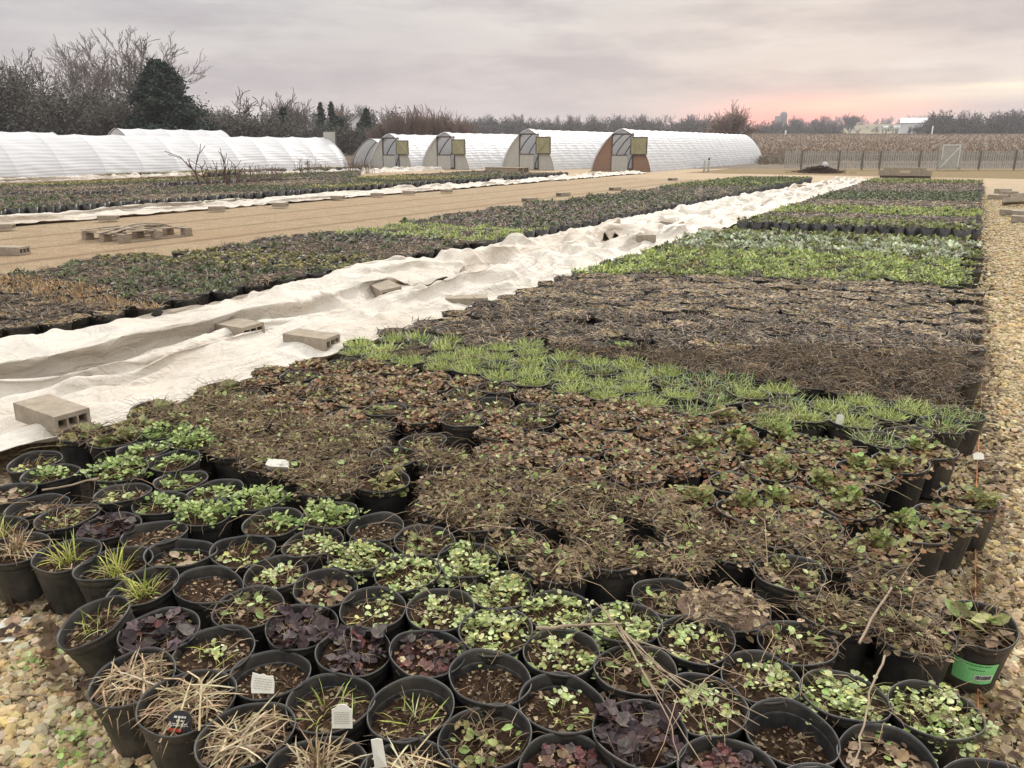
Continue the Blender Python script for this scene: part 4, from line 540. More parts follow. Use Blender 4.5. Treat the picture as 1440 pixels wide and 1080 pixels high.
-3,-6,0,2,2,-1,-3,-1,2,4,0,-1,-1,1,0,1,-4,0,0,0,1,0,1,0,0,1,1,1,0,-2,4,-2,-3,-1,3,1,0,4,-1,-4,-1,-1,-1,-2,-2,0,0,4,-2,0,1,4,0,-1,-1,0,-1,0,0,0,1,0,0,1,
3,-2,0,1,3,-2,-4,-1,0,3,0,3,5,-4,-1,-3,-4,-2,-3,-1,2,0,0,-1,8,2,-5,0,3,-1,0,-1,0,0,1,0,0,1,1,2,1,2,-3,-3,-1,-2,2,-1,2,1,7,0,-1,-10,0,-2,-1,-3,1,2,-3,1,
5,3,-3,1,2,0,-1,-1,0,0,0,1,0,1,-1,0,1,2,-2,-1,1,-4,0,2,-1,2,8,2,-3,-10,2,-1,-1,-2,-1,-1,1,1,3,1,2,-1,1,-2,0,1,-1,0,1,0,0,0,0,-1,0,-1,1,-1,2,-3,0,0,0,1,
4,5,-5,-4,2,-2,0,2,-7,-2,0,1,4,2,0,2,-1,0,0,0,0,0,0,0,1,-1,-1,0,-1,-1,0,0,-1,4,-1,0,-1,0,0,6,-3,0,0,1,-3,1,0,-4,-1,-1,1,2,3,1,0,-1,0,0,0,0,-1,1,0,0,-2,
0,1,0,-4,-1,2,4,-1,-1,3,1,-3,4,-3,2,-1,0,-2,0,0,-2,1,1,-3,1,2,2,-1,0,-1,1,0,0,-1,1,0,-1,-1,0,-1,-2,-3,0,4,5,1,-2,1,0,0,1,-4,3,0,0,-1,-1,-2,-1,0,1,-1,
-1,2,4,-1,-1,1,0,0,0,0,-2,0,0,-1,-1,0,-2,0,2,5,3,-2,1,-3,2,0,-1,-1,4,-4,0,-1,0,-1,0,-2,-1,3,-2,2,0,1,0,0,0,1,0,-2,0,0,-1,-2,0,0,0,1,3,4,-1,-2,1,0,0,2,
-1,1,-2,0,-1,-2,1,0,0,0,0,-1,0,0,2,0,0,-1,1,0,0,-1,-1,0,-1,0,-1,1,-1,1,3,2,0,-4,1,3,-1,3,-1,-2,-1,1,-2,0,-1,3,0,0,1,-2,-1,1,0,-1,0,1,-1,1,0,-1,-1,1,0,
0,0,-1,1,0,3,2,-4,-2,2,0,-2,6,-1,-2,-3,2,-1,1,0,1,1,0,0,0,-1,-1,0,0,0,-1,0,1,0,0,0,-1,2,-1,0,1,0,1,4,0,-2,-5,-1,-1,3,0,0,0,0,-3,1,2,1,0,-1,1,2,-1,-1,0,
0,0,-1,0,1,-1,0,0,0,1,0,1,-1,0,1,0,3,1,3,-7,-3,1,-3,1,0,-4,-2,2,3,2,2,2,0,-3,3,-1,-2,1,0,0,-1,0,0,0,0,1,0,0,0,1,0,-1,0,2,1,1,2,-2,-5,-2,-1,-1,0,1,-1,2,
-1,2,0,2,3,-1,-2,2,-2,0,1,-1,0,0,-1,0,0,0,1,0,1,0,-1,0,0,1,0,3,1,-1,-5,-2,0,-1,0,1,0,-1,2,0,2,2,2,0,-4,2,-2,-1,1,-1,0,0,0,0,0,1,0,0,0,0,0,-1,1,0,-1,2,
2,0,-6,2,-2,1,0,1,-1,-1,0,3,0,2,2,1,-5,2,0,-4,2,1,-2,0,0,0,0,0,0,0,0,1,0,-1,0,-1,-2,3,1,-1,-1,1,1,-2,3,0,-2,-2,1,1,1,2,0,0,1,0,1,-5,-1,2,0,-1,1,-1,0,
-1,1,0,0,0,0,-1,0,-1,1,1,-1,0,0,0,4,-1,1,-3,6,-6,0,-2,1,1,-2,2,5,0,0,-2,-5,1,2,-1,-1,1,0,0,0,0,-1,1,0,-1,-2,0,0,3,-1,1,0,0,1,0,-4,5,4,-5,-1,0,0,1,-2,
-3,7,-4,1,0,-1,1,0,1,0,-1,0,1,0,1,1,2,1,0,0,-3,-1,2,3,2,3,3,0,-1,5,1,-7,-5,0,-2,-1,-2,-2,4,6,-1,-3,-2,-1,-1,-1,-1,-1,0,0,-1,1,0,0,-1,0,1,-1,-1,1,0,-1,
1,-1,-2,-3,-1,4,4,-1,-2,0,-2,-7,3,7,1,0,0,-1,-1,0,2,0,0,1,0,0,0,0,0,0,0,-1,0,0,0,0,-1,0,1,-3,-1,1,3,-1,0,1,1,-2,0,1,2,0,-1,-2,2,0,0,0,0,0,0,0,0,0,0,0,
0,0,-1,1,0,0,1,0,-2,0,-2,-6,2,4,2,0,-2,1,1,1,1,1,1,-1,-1,-1,0,0,1,0,-1,0,0,0,0,0,0,-1,0,0,1,0,0,0,0,0,0,-2,-2,-2,-2,2,3,-2,1,0,3,2,0,3,0,-1,-2,-2,1,1,
-1,1,-1,0,0,0,0,0,0,0,0,-1,0,1,0,-1,1,-1,0,-1,-2,1,-2,3,0,-3,1,1,2,2,0,2,-2,-1,0,0,-3,2,2,-1,0,1,-1,0,0,0,0,0,-1,1,-1,0,0,1,-1,0,-1,0,0,0,1,-1,0,-2,0,
1,2,0,3,0,0,0,0,-1,-1,0,0,0,1,-1,0,0,0,0,0,-1,1,-1,1,-2,1,0,1,-1,0,-2,2,2,0,-1,-3,0,-1,2,2,-1,0,3,0,-1,-1,0,0,0,0,0,0,-1,1,0,0,0,0,0,-1,0,1,-1,-1,0,1,
0,1,-1,0,2,0,0,0,-2,-3,4,1,-2,2,1,-1,0,0,-1,0,0,0,0,-1,1,0,0,0,0,0,0,0,-1,-1,2,-2,-1,0,2,0,2,-2,3,0,1,-1,-1,0,1,-3,2,0,0,-1,0,0,0,0,0,0,0,0,0,0,0,0,0,
0,0,0,0,-1,0,0,1,0,0,0,1,0,0,1,-1,0,1,-1,0,0,0,0,-1,0,-1,1,0,0,-1,0,1,0,0,0,0,0,0,0,1,-1,0,-1,0,1,0,2,-1,0,0,1,-1,0,-1,1,1,0,0,-1,0,-2,-1,0,2,0,-1,0,0,
1,-1,0,1,0,0,0,0,0,0,0,0,1,0,1,0,0,0,-1,0,0,0,0,-1,1,1,0,-1,0,-1,-1,-2,2,-1,0,1,0,1,-1,1,0,-1,1,0,0,0,0,0,1,0,0,-1,2,1,-1,-1,0,0,1,-1,0,0,0,0,1,-1,0,
-2,-1,1,0,-1,0,0,1,0,0,0,0,1,0,0,0,0,0,0,0,1,0,0,-1,2,-1,1,-1,0,0,0,0,0,0,1,-1,-1,0,0,-1,1,-1,0,-2,2,0,1,-1,0,1,0,0,0,0,0,0,0,0,1,0,1,-1,1,0,-2,1,-1,1,
1,-1,0,-1,0,1,0,0,-2,1,0,-1,-2,2,0,1,0,0,-1,0,1,0,0,0,0,0,0,1,-1,1,0,-1,-1,0,2,0,-1,0,2,0,-1,0,0,1,-1,-1,0,0,-1,0,0,-1,0,0,0,1,1,0,-1,1,0,0,0,0,0,0,1,
-1,1,0,-3,1,1,1,0,-2,2,0,0,-1,2,-6,3,-1,-2,3,1,-1,0,0,0,0,-1,1,0,1,1,-1,0,0,0,0,0,0,0,1,-2,1,1,0,0,-1,0,1,-1,1,-1,1,-7,1,0,0,1,2,1,1,0,-1,0,0,1,0,0,0,
-1,1,0,0,0,0,1,-1,0,-1,1,1,-1,0,0,1,0,-1,0,0,0,-2,-1,0,-1,-1,4,0,-1,-4,3,3,-1,1,-1,1,0,0,0,0,0,0,0,0,0,0,0,0,0,0,0,-3,0,3,1,-1,-1,1,-2,-3,3,1,-1,1,1,0,
-2,1,0,0,2,-1,0,0,0,0,1,-1,0,0,0,0,0,0,0,0,0,1,0,-1,-1,0,1,0,1,-1,1,0,-2,2,0,0,0,0,-1,1,1,0,1,-2,0,-1,1,-1,0,0,0,0,0,0,-1,1,-1,0,1,1,-1,0,0,-2,1,1,1,0,
-1,1,0,0,-1,2,-1,-1,2,0,1,1,-2,-1,-1,1,-1,0,0,0,0,0,0,0,0,0,0,0,1,0,1,0,-2,-1,-1,2,-1,1,1,1,2,-3,1,0,0,1,0,0,1,0,-2,-1,0,-1,1,0,0,0,-1,0,0,0,0,0,0,1,1,
1,-1,-1,-1,-2,1,-1,1,0,2,1,0,1,-1,-1,1,0,0,2,-1,0,-3,1,-1,0,1,0,-1,0,0,0,0,0,0,0,0,0,-3,-1,2,0,-1,1,0,0,0,1,0,1,0,0,1,0,0,0,2,0,-1,-1,0,0,-1,1,0,-1,0,
0,0,0,0,0,0,0,0,0,1,-2,-2,4,0,-1,-1,0,-1,1,0,0,1,-1,-1,2,0,0,1,0,-4,-2,4,2,0,-1,0,1,-1,0,0,0,0,0,0,-1,1,0,1,-1,0,-2,1,0,-1,1,0,0,0,1,-1,0,-1,1,0,0,-1,
0,1,0,0,1,0,1,-1,-1,1,0,0,0,0,0,0,0,0,0,-1,1,-1,0,0,0,0,0,0,0,-1,0,0,0,1,-1,0,0,1,0,1,-1,1,0,1,-2,0,1,0,-1,1,0,0,0,-1,0,0,0,1,-2,-1,1,1,1,1,-2,1,-1,-1,
-1,1,-1,1,1,-1,0,1,1,-1,1,-1,0,1,0,0,0,0,0,0,0,0,0,0,0,-1,0,0,0,0,0,1,-1,1,0,0,-1,0,0,-1,0,1,0,-1,0,1,0,1,-1,0,0,1,0,0,0,-1,1,0,0,0,-1,1,1,-1,0,-1,-1,
1,0,0,1,0,0,-1,0,0,0,0,0,0,0,0,-1,0,1,0,0,0,0,0,1,-1,1,0,0,0,0,0,0,0,-1,1,0,-1,0,1,0,0,0,-1,0,1,-1,0,1,0,1,0,-1,1,-2,-1,0,1,1,-1,0,1,0,0,-1,1,0,0,0,0,
0,0,0,0,0,0,-1,1,0,0,0,0,0,-1,0,1,-1,2,1,0,-2,1,-1,1,-1,-1,0,1,-1,1,0,0,0,0,0,0,0,0,1,-1,0,0,0,-1,1,0,1,0,0,-1,0,-2,1,1,0,0,2,-1,2,-1,2,-4,-1,1,0,0,0,
-1,1,0,0,0,0,0,0,0,0,1,0,0,-1,0,1,0,0,-1,0,1,-1,1,0,0,-1,1,1,0,-1,0,-1,0,0,-1,1,1,-1,-1,0,1,1,-1,0,0,0,0,0,0,0,0,1,0,-1,1,-1,1,0,0,1,-1,0,1,-1,0,-1,0,
-1,-1,0,-1,3,0,2,-2,0,1,0,0,-1,1,-1,0,0,0,0,0,1,0,-1,0,1,-1,1,0,0,2,0,-2,1,-1,2,0,-1,-1,0,0,-1,0,0,1,1,0,0,-1,0,-1,1,-1,1,-1,0,0,0,1,-1,0,0,0,0,1,-1,0,
1,-1,2,0,-1,1,-1,-2,3,-1,0,0,0,1,-1,2,-1,-1,0,1,-1,0,-1,1,-1,0,0,0,0,0,0,1,0,-1,0,0,0,0,0,-2,0,4,-1,-1,0,0,1,0,0,0,0,4,-1,-2,-2,1,1,-1,1,0,-1,0,-1,1,
-1,0,0,0,1,-1,-1,2,0,-1,-1,1,0,0,-1,1,1,-1,-1,0,-1,3,1,-1,2,2,-2,-2,-1,2,0,-1,0,0,0,-1,1,-1,0,0,0,0,0,0,1,-1,0,0,0,0,0,0,0,0,1,0,0,-1,0,1,0,1,3,-5,-1,
2,0,0,0,0,-1,0,1,0,-1,0,0,0,0,0,-1,1,0,0,0,0,1,-2,1,1,0,1,-1,1,-1,1,0,-1,0,1,-3,-1,2,0,1,0,-1,0,0,1,-1,0,1,-1,0,0,0,0,0,-1,1,0,0,0,0,1,0,0,-2,3,-1,1,0,
-1,0,1,-2,0,1,-1,1,-1,0,0,0,0,0,0,0,0,0,0,0,0,0,0,0,0,0,0,-1,1,0,0,1,0,3,-3,0,0,1,0,1,-2,-1,0,-1,1,0,0,0,0,0,0,-1,0,-1,0,1,1,0,0,0,-1,1,0,-1,0,1,-1,1,
1,-1,0,-1,-1,3,-1,1,0,1,-2,0,-2,1,1,0,0,0,-1,0,1,0,-2,1,1,-1,1,0,0,0,0,-1,0,1,-1,0,1,0,0,-1,0,1,1,-1,0,0,2,-2,1,-2,-1,1,-1,1,0,0,0,0,1,0,-1,0,1,0,0,0,
0,0,0,0,0,0,-1,0,1,-1,0,1,0,0,-1,1,0,0,0,-1,1,1,-2,-2,1,0,1,0,0,0,0,1,-1,1,-1,1,0,0,0,0,0,0,0,-2,1,1,0,0,1,-1,0,-1,-1,0,1,-1,0,0,0,2,2,-3,-1,0,1,-1,1,
0,1,0,1,-1,0,0,0,0,0,0,0,0,0,-1,1,0,0,0,0,0,0,0,0,-1,-1,1,0,0,-1,0,3,0,-2,-1,0,1,-1,1,-1,1,0,1,0,0,-1,1,0,0,0,0,-1,1,0,1,-1,0,0,0,-1,0,2,-2,-1,4,-3,-1,
1,0,-1,2,1,-1,-1,-1,1,0,-1,-1,3,0,0,0,0,0,0,0,0,0,1,0,0,-1,1,-1,0,1,0,-1,0,3,3,-4,-1,-2,-1,0,1,0,0,1,0,0,-1,1,-1,0,0,1,0,0,0,0,0,0,0,0,0,1,0,0,-2,2,0,
-1,1,1,1,-2,0,1,0,-3,0,0,0,1,-1,1,0,0,0,-1,1,0,0,-1,1,0,0,0,0,0,0,0,1,0,0,-1,-1,2,0,0,0,2,-4,3,-1,2,-1,-3,0,1,0,-1,2,-1,0,-1,-1,1,-1,2,0,1,-1,-1,1,0,0,
0,0,0,0,0,0,0,1,0,0,0,0,0,0,-2,1,1,0,0,-1,-1,0,1,2,0,-3,0,-1,1,3,-1,0,-1,0,0,0,0,0,0,0,1,-1,0,0,0,0,1,1,-1,0,-1,-1,0,1,0,1,1,-3,0,1,1,0,-2,-1,2,1,0,1,
-2,0,0,0,0,0,0,0,0,1,-1,-1,1,1,-1,1,0,0,0,-1,0,0,-2,0,1,1,1,-1,0,0,0,-3,0,2,0,1,1,-1,0,0,0,0,1,-1,0,0,0,0,0,0,0,0,2,0,0,-1,0,-1,-2,1,0,-2,2,2,0,0,0,-1,
-1,-1,1,1,-1,1,0,0,0,0,1,-1,0,0,0,0,0,0,-1,2,0,0,1,-1,0,1,-1,-1,-1,0,0,-2,0,3,0,0,0,-1,0,1,0,0,0,0,0,-1,1,0,0,1,-1,0,0,0,0,-1,1,0,1,0,0,0,1,-2,0,0,0,
-1,0,0,-1,1,0,1,1,0,-1,1,0,-1,0,1,-2,0,1,0,0,0,0,0,0,0,0,0,0,0,0,0,-1,3,-2,0,0,0,1,0,-1,-1,-2,1,2,0,-1,3,-1,0,-1,0,0,0,0,0,0,1,0,-1,0,0,0,0,0,0,0,0,-1,
0,1,0,0,0,0,0,0,0,0,1,-3,1,0,1,0,-1,2,-1,1,-1,1,-1,0,0,0,1,-1,0,0,0,0,0,0,0,0,-1,0,1,-1,0,0,1,0,0,0,0,1,-1,-1,1,1,-1,1,0,-1,0,0,0,0,1,-1,0,1,-1,0,0,0,
1,-1,0,0,0,0,0,0,-1,0,-1,1,-1,0,1,0,1,-1,1,0,0,0,1,-1,0,0,0,-1,1,1,0,0,-1,0,0,0,0,0,0,0,0,0,0,-1,1,-1,0,-1,-2,1,1,0,2,-1,0,1,-1,2,-1,0,0,0,0,1,-1,0,0,
-2,0,3,0,-1,0,0,0,0,0,0,0,0,-1,1,-1,1,-1,0,0,0,-1,1,0,0,0,0,1,0,-1,0,1,0,0,0,-1,0,1,0,-1,0,1,0,0,0,0,0,0,0,0,0,0,0,0,-1,0,1,-1,0,1,0,-1,1,0,1,0,-1,0,1,
-1,0,0,0,0,0,-1,0,0,0,1,-1,-1,1,1,0,0,0,0,0,0,0,0,0,0,0,1,-2,1,0,0,-1,1,0,0,1,-2,1,0,0,1,-1,0,0,0,-1,0,0,1,0,0,0,0,0,0,0,0,0,1,0,0,0,-1,-1,1,0,-1,1,0,
-1,-1,0,2,-1,-2,2,2,0,-1,0,0,-1,0,0,0,1,-1,1,-1,0,1,0,-1,1,0,0,0,0,0,-1,1,0,0,0,1,0,0,0,-2,1,-1,-1,0,2,1,-1,-1,1,0,-1,-1,2,0,0,0,0,0,0,0,0,0,0,0,0,0,0,
0,0,0,1,0,-1,1,2,-1,0,-2,0,1,-2,-1,-1,2,1,-1,0,0,1,0,-1,0,0,1,0,0,0,0,0,0,0,0,0,0,0,1,0,0,-1,0,1,0,0,1,1,0,-1,-1,-1,0,0,-1,-2,2,0,1,-1,1,0,-1,1,0,0,1,
0,-1,0,0,0,0,0,0,1,-1,1,-1,1,0,-1,0,1,0,0,2,-1,-1,0,0,-1,0,1,0,-1,-1,1,-1,1,0,0,0,0,0,0,0,0,0,0,0,0,1,-1,0,0,1,-1,0,1,0,0,-1,1,0,-1,1,0,-1,0,1,1,-1,-1,
0,-1,1,0,0,0,1,0,-1,0,-1,1,0,0,0,0,0,0,1,0,0,0,-1,0,0,-1,1,0,-1,1,0,0,-1,0,0,1,-1,0,0,0,1,-1,2,-1,0,0,0,-1,1,0,0,0,0,0,0,1,-1,0,-1,0,1,-1,1,-1,-1,0,1,
1,-1,0,0,0,1,0,0,0,0,0,-1,1,0,0,0,1,-1,0,0,0,0,0,0,0,0,-1,1,-1,1,0,0,0,-2,0,-1,0,3,0,-2,1,0,2,-5,3,-1,0,2,0,0,0,0,-1,0,1,1,-1,0,0,0,0,0,0,0,0,0,0,1,-2,
-1,2,-1,-1,-1,1,1,-1,1,-1,-1,2,-5,2,3,-1,0,1,0,-1,2,-1,1,-1,1,0,0,-1,1,0,26,-5,-7,-6,-3,-1,0,4,3,9,-1,6,12,9,14,-6,-13,8,15,2,-7,-16,-9,-5,-4,-6,-8,10,
-13,1,2,1,2,1,-2,3,4,6,0,-3,2,1,0,3,0,-3,3,4,-5,-7,2,4,-4,-7,7,-4,0,8,-5,1,-1,-6,-3,1,10,4,4,-10,-3,1,-2,0,3,0,2,3,0,-2,0,2,0,0,2,-3,3,0,-2,-2,-2,4,-6,
7,2,-8,1,-2,-1,4,3,-5,-2,4,8,0,5,-7,-3,-1,0,-2,4,-1,-1,1,0,-1,0,2,0,-3,0,1,2,-3,0,1,0,-1,-14,1,6,7,-2,-5,3,2,5,-2,1,3,5,-2,6,-5,-6,-2,0,5,1,-7,1,1,0,
-1,-1,0,3,-1,-2,0,0,-1,1,1,0,-3,-8,-2,3,8,-6,0,0,5,4,1,0,8,2,0,1,-4,-6,-1,1,4,-4,-3,1,0,0,0,-1,-1,1,3,-2,0,-3,2,0,1,-4,-1,-5,0,5,6,-11,0,1,4,5,1,5,10,
0,-3,-3,-3,-5,0,0,1,-3,-1,1,0,0,-1,-1,2,0,4,1,-2,-2,-1,4,1,-7,-4,1,4,6,-9,-5,-1,0,4,1,9,7,0,-1,-3,-6,-7,4,5,0,-2,-3,1,1,0,0,0,-1,1,2,2,3,-1,-1,-3,3,2,
3,-11,0,1,5,-12,-1,-2,2,10,7,4,-2,-1,-3,-4,-7,-2,4,0,5,-4,-3,3,0,1,0,0,0,0,3,-3,8,2,-1,-3,2,0,3,-13,2,4,-3,-2,-4,-4,8,9,3,2,-3,-4,-4,-3,-6,1,5,0,4,-8,
2,3,0,0,0,0,0,0,5,3,-7,11,1,-2,-3,3,0,2,-6,-1,-7,2,-1,1,-1,10,0,1,-4,-3,-6,-3,-3,5,4,-2,1,0,-2,2,0,0,0,0,1,0,6,3,-3,-3,1,-1,2,0,2,0,0,-9,-3,4,0,-1,3,2,
-1,-2,1,-12,-4,4,1,7,2,0,-1,0,1,0,0,0,0,-1,1,3,0,2,1,-3,-5,1,2,3,0,-1,-2,-3,-6,5,3,0,0,-1,-2,-4,-5,-5,2,3,4,6,2,-1,0,0,2,-1,0,0,0,-1,3,0,0,0,-1,-5,-6,
-3,9,4,2,-2,-1,-2,-3,0,4,2,-1,-4,-5,-4,-3,2,1,3,5,5,2,-1,-1,3,-2,0,-1,1,0,0,1,1,-2,-3,-7,3,-5,-1,8,4,2,0,-3,-1,0,-2,4,3,-1,-7,-6,-1,0,-1,3,4,7,1,0,0,
-4,3,0,1,-1,0,0,0,1,0,-3,-4,-4,2,-1,-1,5,5,3,-2,-1,-2,2,1,-2,2,1,-7,0,3,-2,2,0,4,0,1,-2,4,-1,-6,2,0,0,0,0,0,2,-1,-4,-4,1,2,2,-3,4,4,0,2,-2,-2,-1,-4,10,
-5,-3,0,-1,4,-1,-1,4,0,2,0,-1,0,-3,-1,0,0,-1,1,0,0,2,-1,-2,-5,8,2,2,-2,-1,1,1,2,0,-3,-3,4,-5,1,3,-2,-1,1,0,2,0,-2,1,2,4,-3,-6,1,-1,0,0,0,0,1,-3,2,-1,
-4,7,-1,6,-2,-3,1,-2,2,5,-1,0,-4,1,13,-1,-6,4,-8,1,1,0,-6,-1,3,3,-2,-6,-3,4,0,0,0,0,2,-2,-4,0,3,-4,4,0,0,-5,0,1,4,3,3,1,-3,16,2,-1,-1,-3,-6,0,0,-6,-2,
-3,6,0,-2,-6,1,4,0,-1,-1,0,1,0,-2,-4,4,0,-2,0,2,-9,2,-1,3,4,5,-4,10,4,2,3,-2,-4,-4,4,1,-11,-3,2,3,0,-4,-4,5,-4,7,-3,-1,0,2,-2,1,-2,-3,0,4,-3,0,-7,0,0,
0,6,5,4,-5,2,3,2,1,-4,0,5,-1,-8,-10,9,4,1,-4,-2,1,1,2,-1,-1,0,0,0,0,2,-1,-2,1,-3,-1,0,-5,-1,0,6,3,2,-4,-9,3,5,2,0,0,3,0,-6,-1,3,6,-1,-2,0,-1,1,1,0,-1,
0,1,-1,0,5,2,-3,-7,6,-3,1,-6,-1,1,0,3,-3,-1,-8,-3,1,4,0,0,3,0,-1,4,0,8,0,3,-2,-3,1,-2,1,0,0,0,0,2,2,0,2,1,-3,3,1,-4,-5,-1,0,2,-1,-2,0,-15,1,0,0,4,1,-1,
5,3,3,3,3,2,0,-3,-1,-3,1,0,0,-1,1,2,1,-2,5,1,1,7,-1,-5,-6,2,-2,0,-6,-4,6,0,-10,-3,3,2,-4,2,7,5,-1,1,4,2,-1,-3,-2,-2,1,0,0,-1,1,3,0,5,10,2,0,0,-7,-15,3,
4,1,-4,-4,0,-4,7,-3,-7,2,2,-2,1,8,0,-2,-3,-1,7,1,-3,0,-2,1,0,0,-2,3,1,-3,9,5,5,0,-8,-8,-5,-2,7,4,-4,-3,1,-1,4,5,-8,-2,4,-3,-1,10,-4,-10,2,-3,4,4,-1,-1,
1,0,0,0,-1,3,-5,2,4,3,2,-2,-2,-4,-3,-3,3,7,-3,1,-1,3,3,1,-4,-1,-3,0,3,0,-2,-4,-2,-3,1,5,0,2,0,0,0,0,-1,0,-3,1,2,3,-3,-3,2,-2,-1,-2,2,6,-1,5,0,-1,6,0,
-3,2,-4,-6,-1,2,0,-1,-2,-3,-4,2,8,-1,0,1,0,0,1,-7,2,-2,1,1,-5,-3,2,3,0,0,1,4,0,7,2,1,5,-4,-2,2,0,-7,-2,4,0,0,-8,0,-5,5,1,2,1,0,0,0,1,-2,-4,-3,1,-2,-4,
-3,2,9,-1,-1,1,3,4,3,-1,5,2,-3,-1,1,3,-6,-1,0,1,-1,-2,-5,-1,1,2,0,2,0,0,0,2,-3,1,-4,-3,-3,-5,0,7,6,-1,-1,-1,1,8,-1,0,2,-2,-1,0,2,1,-1,-1,-2,-2,7,-5,-4,
2,3,-1,-1,-1,1,0,0,1,0,-1,-1,0,-7,-3,2,4,2,0,2,-5,0,7,3,0,-6,-4,3,0,-5,-1,7,1,-3,3,3,-5,2,0,1,2,-2,-1,1,0,0,1,1,-2,0,0,-7,-3,3,2,-1,3,1,-3,-4,5,8,-1,
-6,-6,-2,0,-5,3,11,-2,-2,7,-1,-2,1,1,-1,1,1,0,0,-1,0,0,2,-3,1,0,-8,2,2,0,-2,6,0,-4,-4,7,3,2,-3,-8,-3,4,2,3,0,-2,0,1,3,-4,-2,2,2,0,2,-1,0,0,0,0,2,-2,1,
0,-3,0,2,0,-1,3,-1,-1,-1,3,1,3,-5,-5,-1,5,-7,3,3,2,4,2,-7,-4,-1,3,3,-2,1,1,-1,0,0,0,0,1,0,1,-1,0,1,1,1,-2,2,-1,2,-1,-2,1,3,-8,2,-9,-2,4,16,0,1,-7,6,-5,
-5,-1,2,0,0,0,0,0,0,0,-1,2,1,-1,3,-4,3,4,0,-2,0,2,1,-1,-1,-4,-4,4,0,-5,-1,6,9,1,-3,-3,9,-6,-9,0,2,-2,-1,1,0,0,0,0,0,2,-2,0,1,-2,4,5,0,0,6,-1,-4,-3,-2,
5,2,-7,4,-5,0,6,1,4,-11,10,4,-5,-6,-5,3,-2,-2,0,0,0,0,0,1,-1,-2,-1,1,0,2,4,4,4,4,3,-10,-8,-5,7,10,-3,-3,-2,5,5,-9,-7,4,12,-2,0,-2,-7,0,-1,-3,-2,1,1,0,
0,0,2,-2,-8,3,3,0,3,3,3,1,3,0,-6,3,4,2,1,-9,3,6,-4,-14,5,9,-2,1,0,-2,-1,-2,-1,-3,-2,-1,2,0,-1,1,3,0,-8,1,3,-1,-1,2,2,2,0,-1,1,2,4,0,-3,-4,7,4,-12,13,
-1,-12,1,3,0,-1,1,-2,1,-1,-4,-1,2,0,0,0,-4,2,3,-4,3,-1,-4,-1,4,-1,-2,0,4,1,3,0,-3,-1,7,-1,9,0,-8,-4,-3,0,1,0,-2,2,2,-2,0,-1,1,0,0,-2,0,-1,1,2,4,-3,-7,
-1,3,-5,-6,11,-8,5,4,-2,-2,1,5,5,2,-1,-5,-1,-3,0,-1,0,0,3,2,3,-2,-2,1,0,0,-1,0,1,0,-1,0,5,-9,2,-4,-5,5,-8,-1,0,5,0,-1,-1,4,4,2,0,0,-1,0,-3,-2,0,2,-1,2,
2,7,-3,0,0,0,-1,2,1,-3,6,-1,-4,2,-6,-1,-4,-8,-2,5,-1,1,-2,0,1,6,-1,2,0,4,1,0,-4,-4,2,4,-2,-1,4,-1,5,0,0,-1,1,-1,-1,3,6,1,-3,-4,0,-5,1,0,-4,-1,0,-2,4,
-7,0,5,-2,1,1,4,3,1,-5,-1,3,3,4,0,-5,1,2,-2,0,0,0,0,0,6,1,-1,-3,-2,6,-4,-4,3,-1,2,-8,1,-4,-4,2,10,-11,-4,1,5,5,0,-2,-1,5,2,2,0,0,-1,0,-1,0,0,0,-1,3,6,
-2,-4,-6,4,4,-2,-4,5,0,-7,5,-2,-6,-3,10,-14,18,-20,-2,1,5,-2,1,4,9,0,-1,0,0,0,2,-1,0,0,0,0,5,1,-3,-3,-4,2,3,-2,3,2,0,5,2,-6,-5,-1,2,-5,2,5,-17,-1,-1,1,
1,7,7,2,-4,1,1,0,1,-1,0,1,-2,3,2,-2,-3,-3,-1,2,4,-1,5,-2,7,6,-2,-7,-1,-6,-1,1,-8,13,-1,-7,-7,-5,3,10,2,0,-2,1,2,-1,0,0,0,0,0,2,1,-6,-1,0,0,3,1,1,2,8,2,
-2,0,3,-3,-8,-1,-3,-1,3,3,-2,-2,-6,-1,10,1,-3,-4,2,-1,2,0,0,0,-1,1,3,-2,-3,-3,-1,11,-5,1,0,1,1,8,6,1,-2,-4,2,-16,2,6,-7,4,0,-1,-2,2,-1,-3,0,0,-2,4,0,0,
0,0,0,1,2,-6,-4,2,2,-1,8,-3,-1,1,1,4,2,5,-2,-2,7,-16,1,7,0,-4,-1,1,6,3,-3,-1,-6,-3,0,1,0,-1,0,0,-1,4,-4,2,-3,-3,6,-2,7,-3,-2,0,1,0,0,-1,0,0,10,-2,2,-4,
-1,-2,1,9,2,-1,-3,-7,-2,-1,0,-2,1,-1,0,0,0,-1,1,-5,-2,4,0,4,5,-4,0,-6,2,-1,-1,0,0,5,6,6,-4,-3,-2,0,7,10,0,-6,-5,-1,4,-11,-2,0,1,-1,0,0,1,-1,-2,-4,4,0,
0,4,5,-4,-2,-6,-1,0,-2,2,0,13,-7,9,-2,-6,1,5,2,8,2,-7,-2,0,1,-3,-10,2,1,0,-1,0,0,0,-4,3,2,-2,5,6,-1,-4,-4,-5,-6,0,-2,4,3,7,2,0,-3,-5,-3,-3,14,4,2,-4,0,
2,-1,-2,-5,0,0,0,0,0,1,0,-2,2,-1,8,4,5,-6,-6,-2,-7,-7,-2,0,4,5,3,2,-1,0,-8,-3,5,3,2,2,-1,2,2,0,-3,-1,0,0,0,0,0,1,-1,1,0,3,6,6,1,-11,3,-5,-6,-3,-6,-1,2,
10,-2,4,-7,-1,7,-8,-1,0,1,2,2,3,6,-6,-3,3,-1,0,1,0,0,0,0,0,0,6,3,2,-4,5,-3,-4,-7,-1,-3,-3,0,6,3,-2,-8,-1,11,3,-7,-5,-5,0,4,8,4,-3,-2,4,-1,-1,1,0,0,-1,
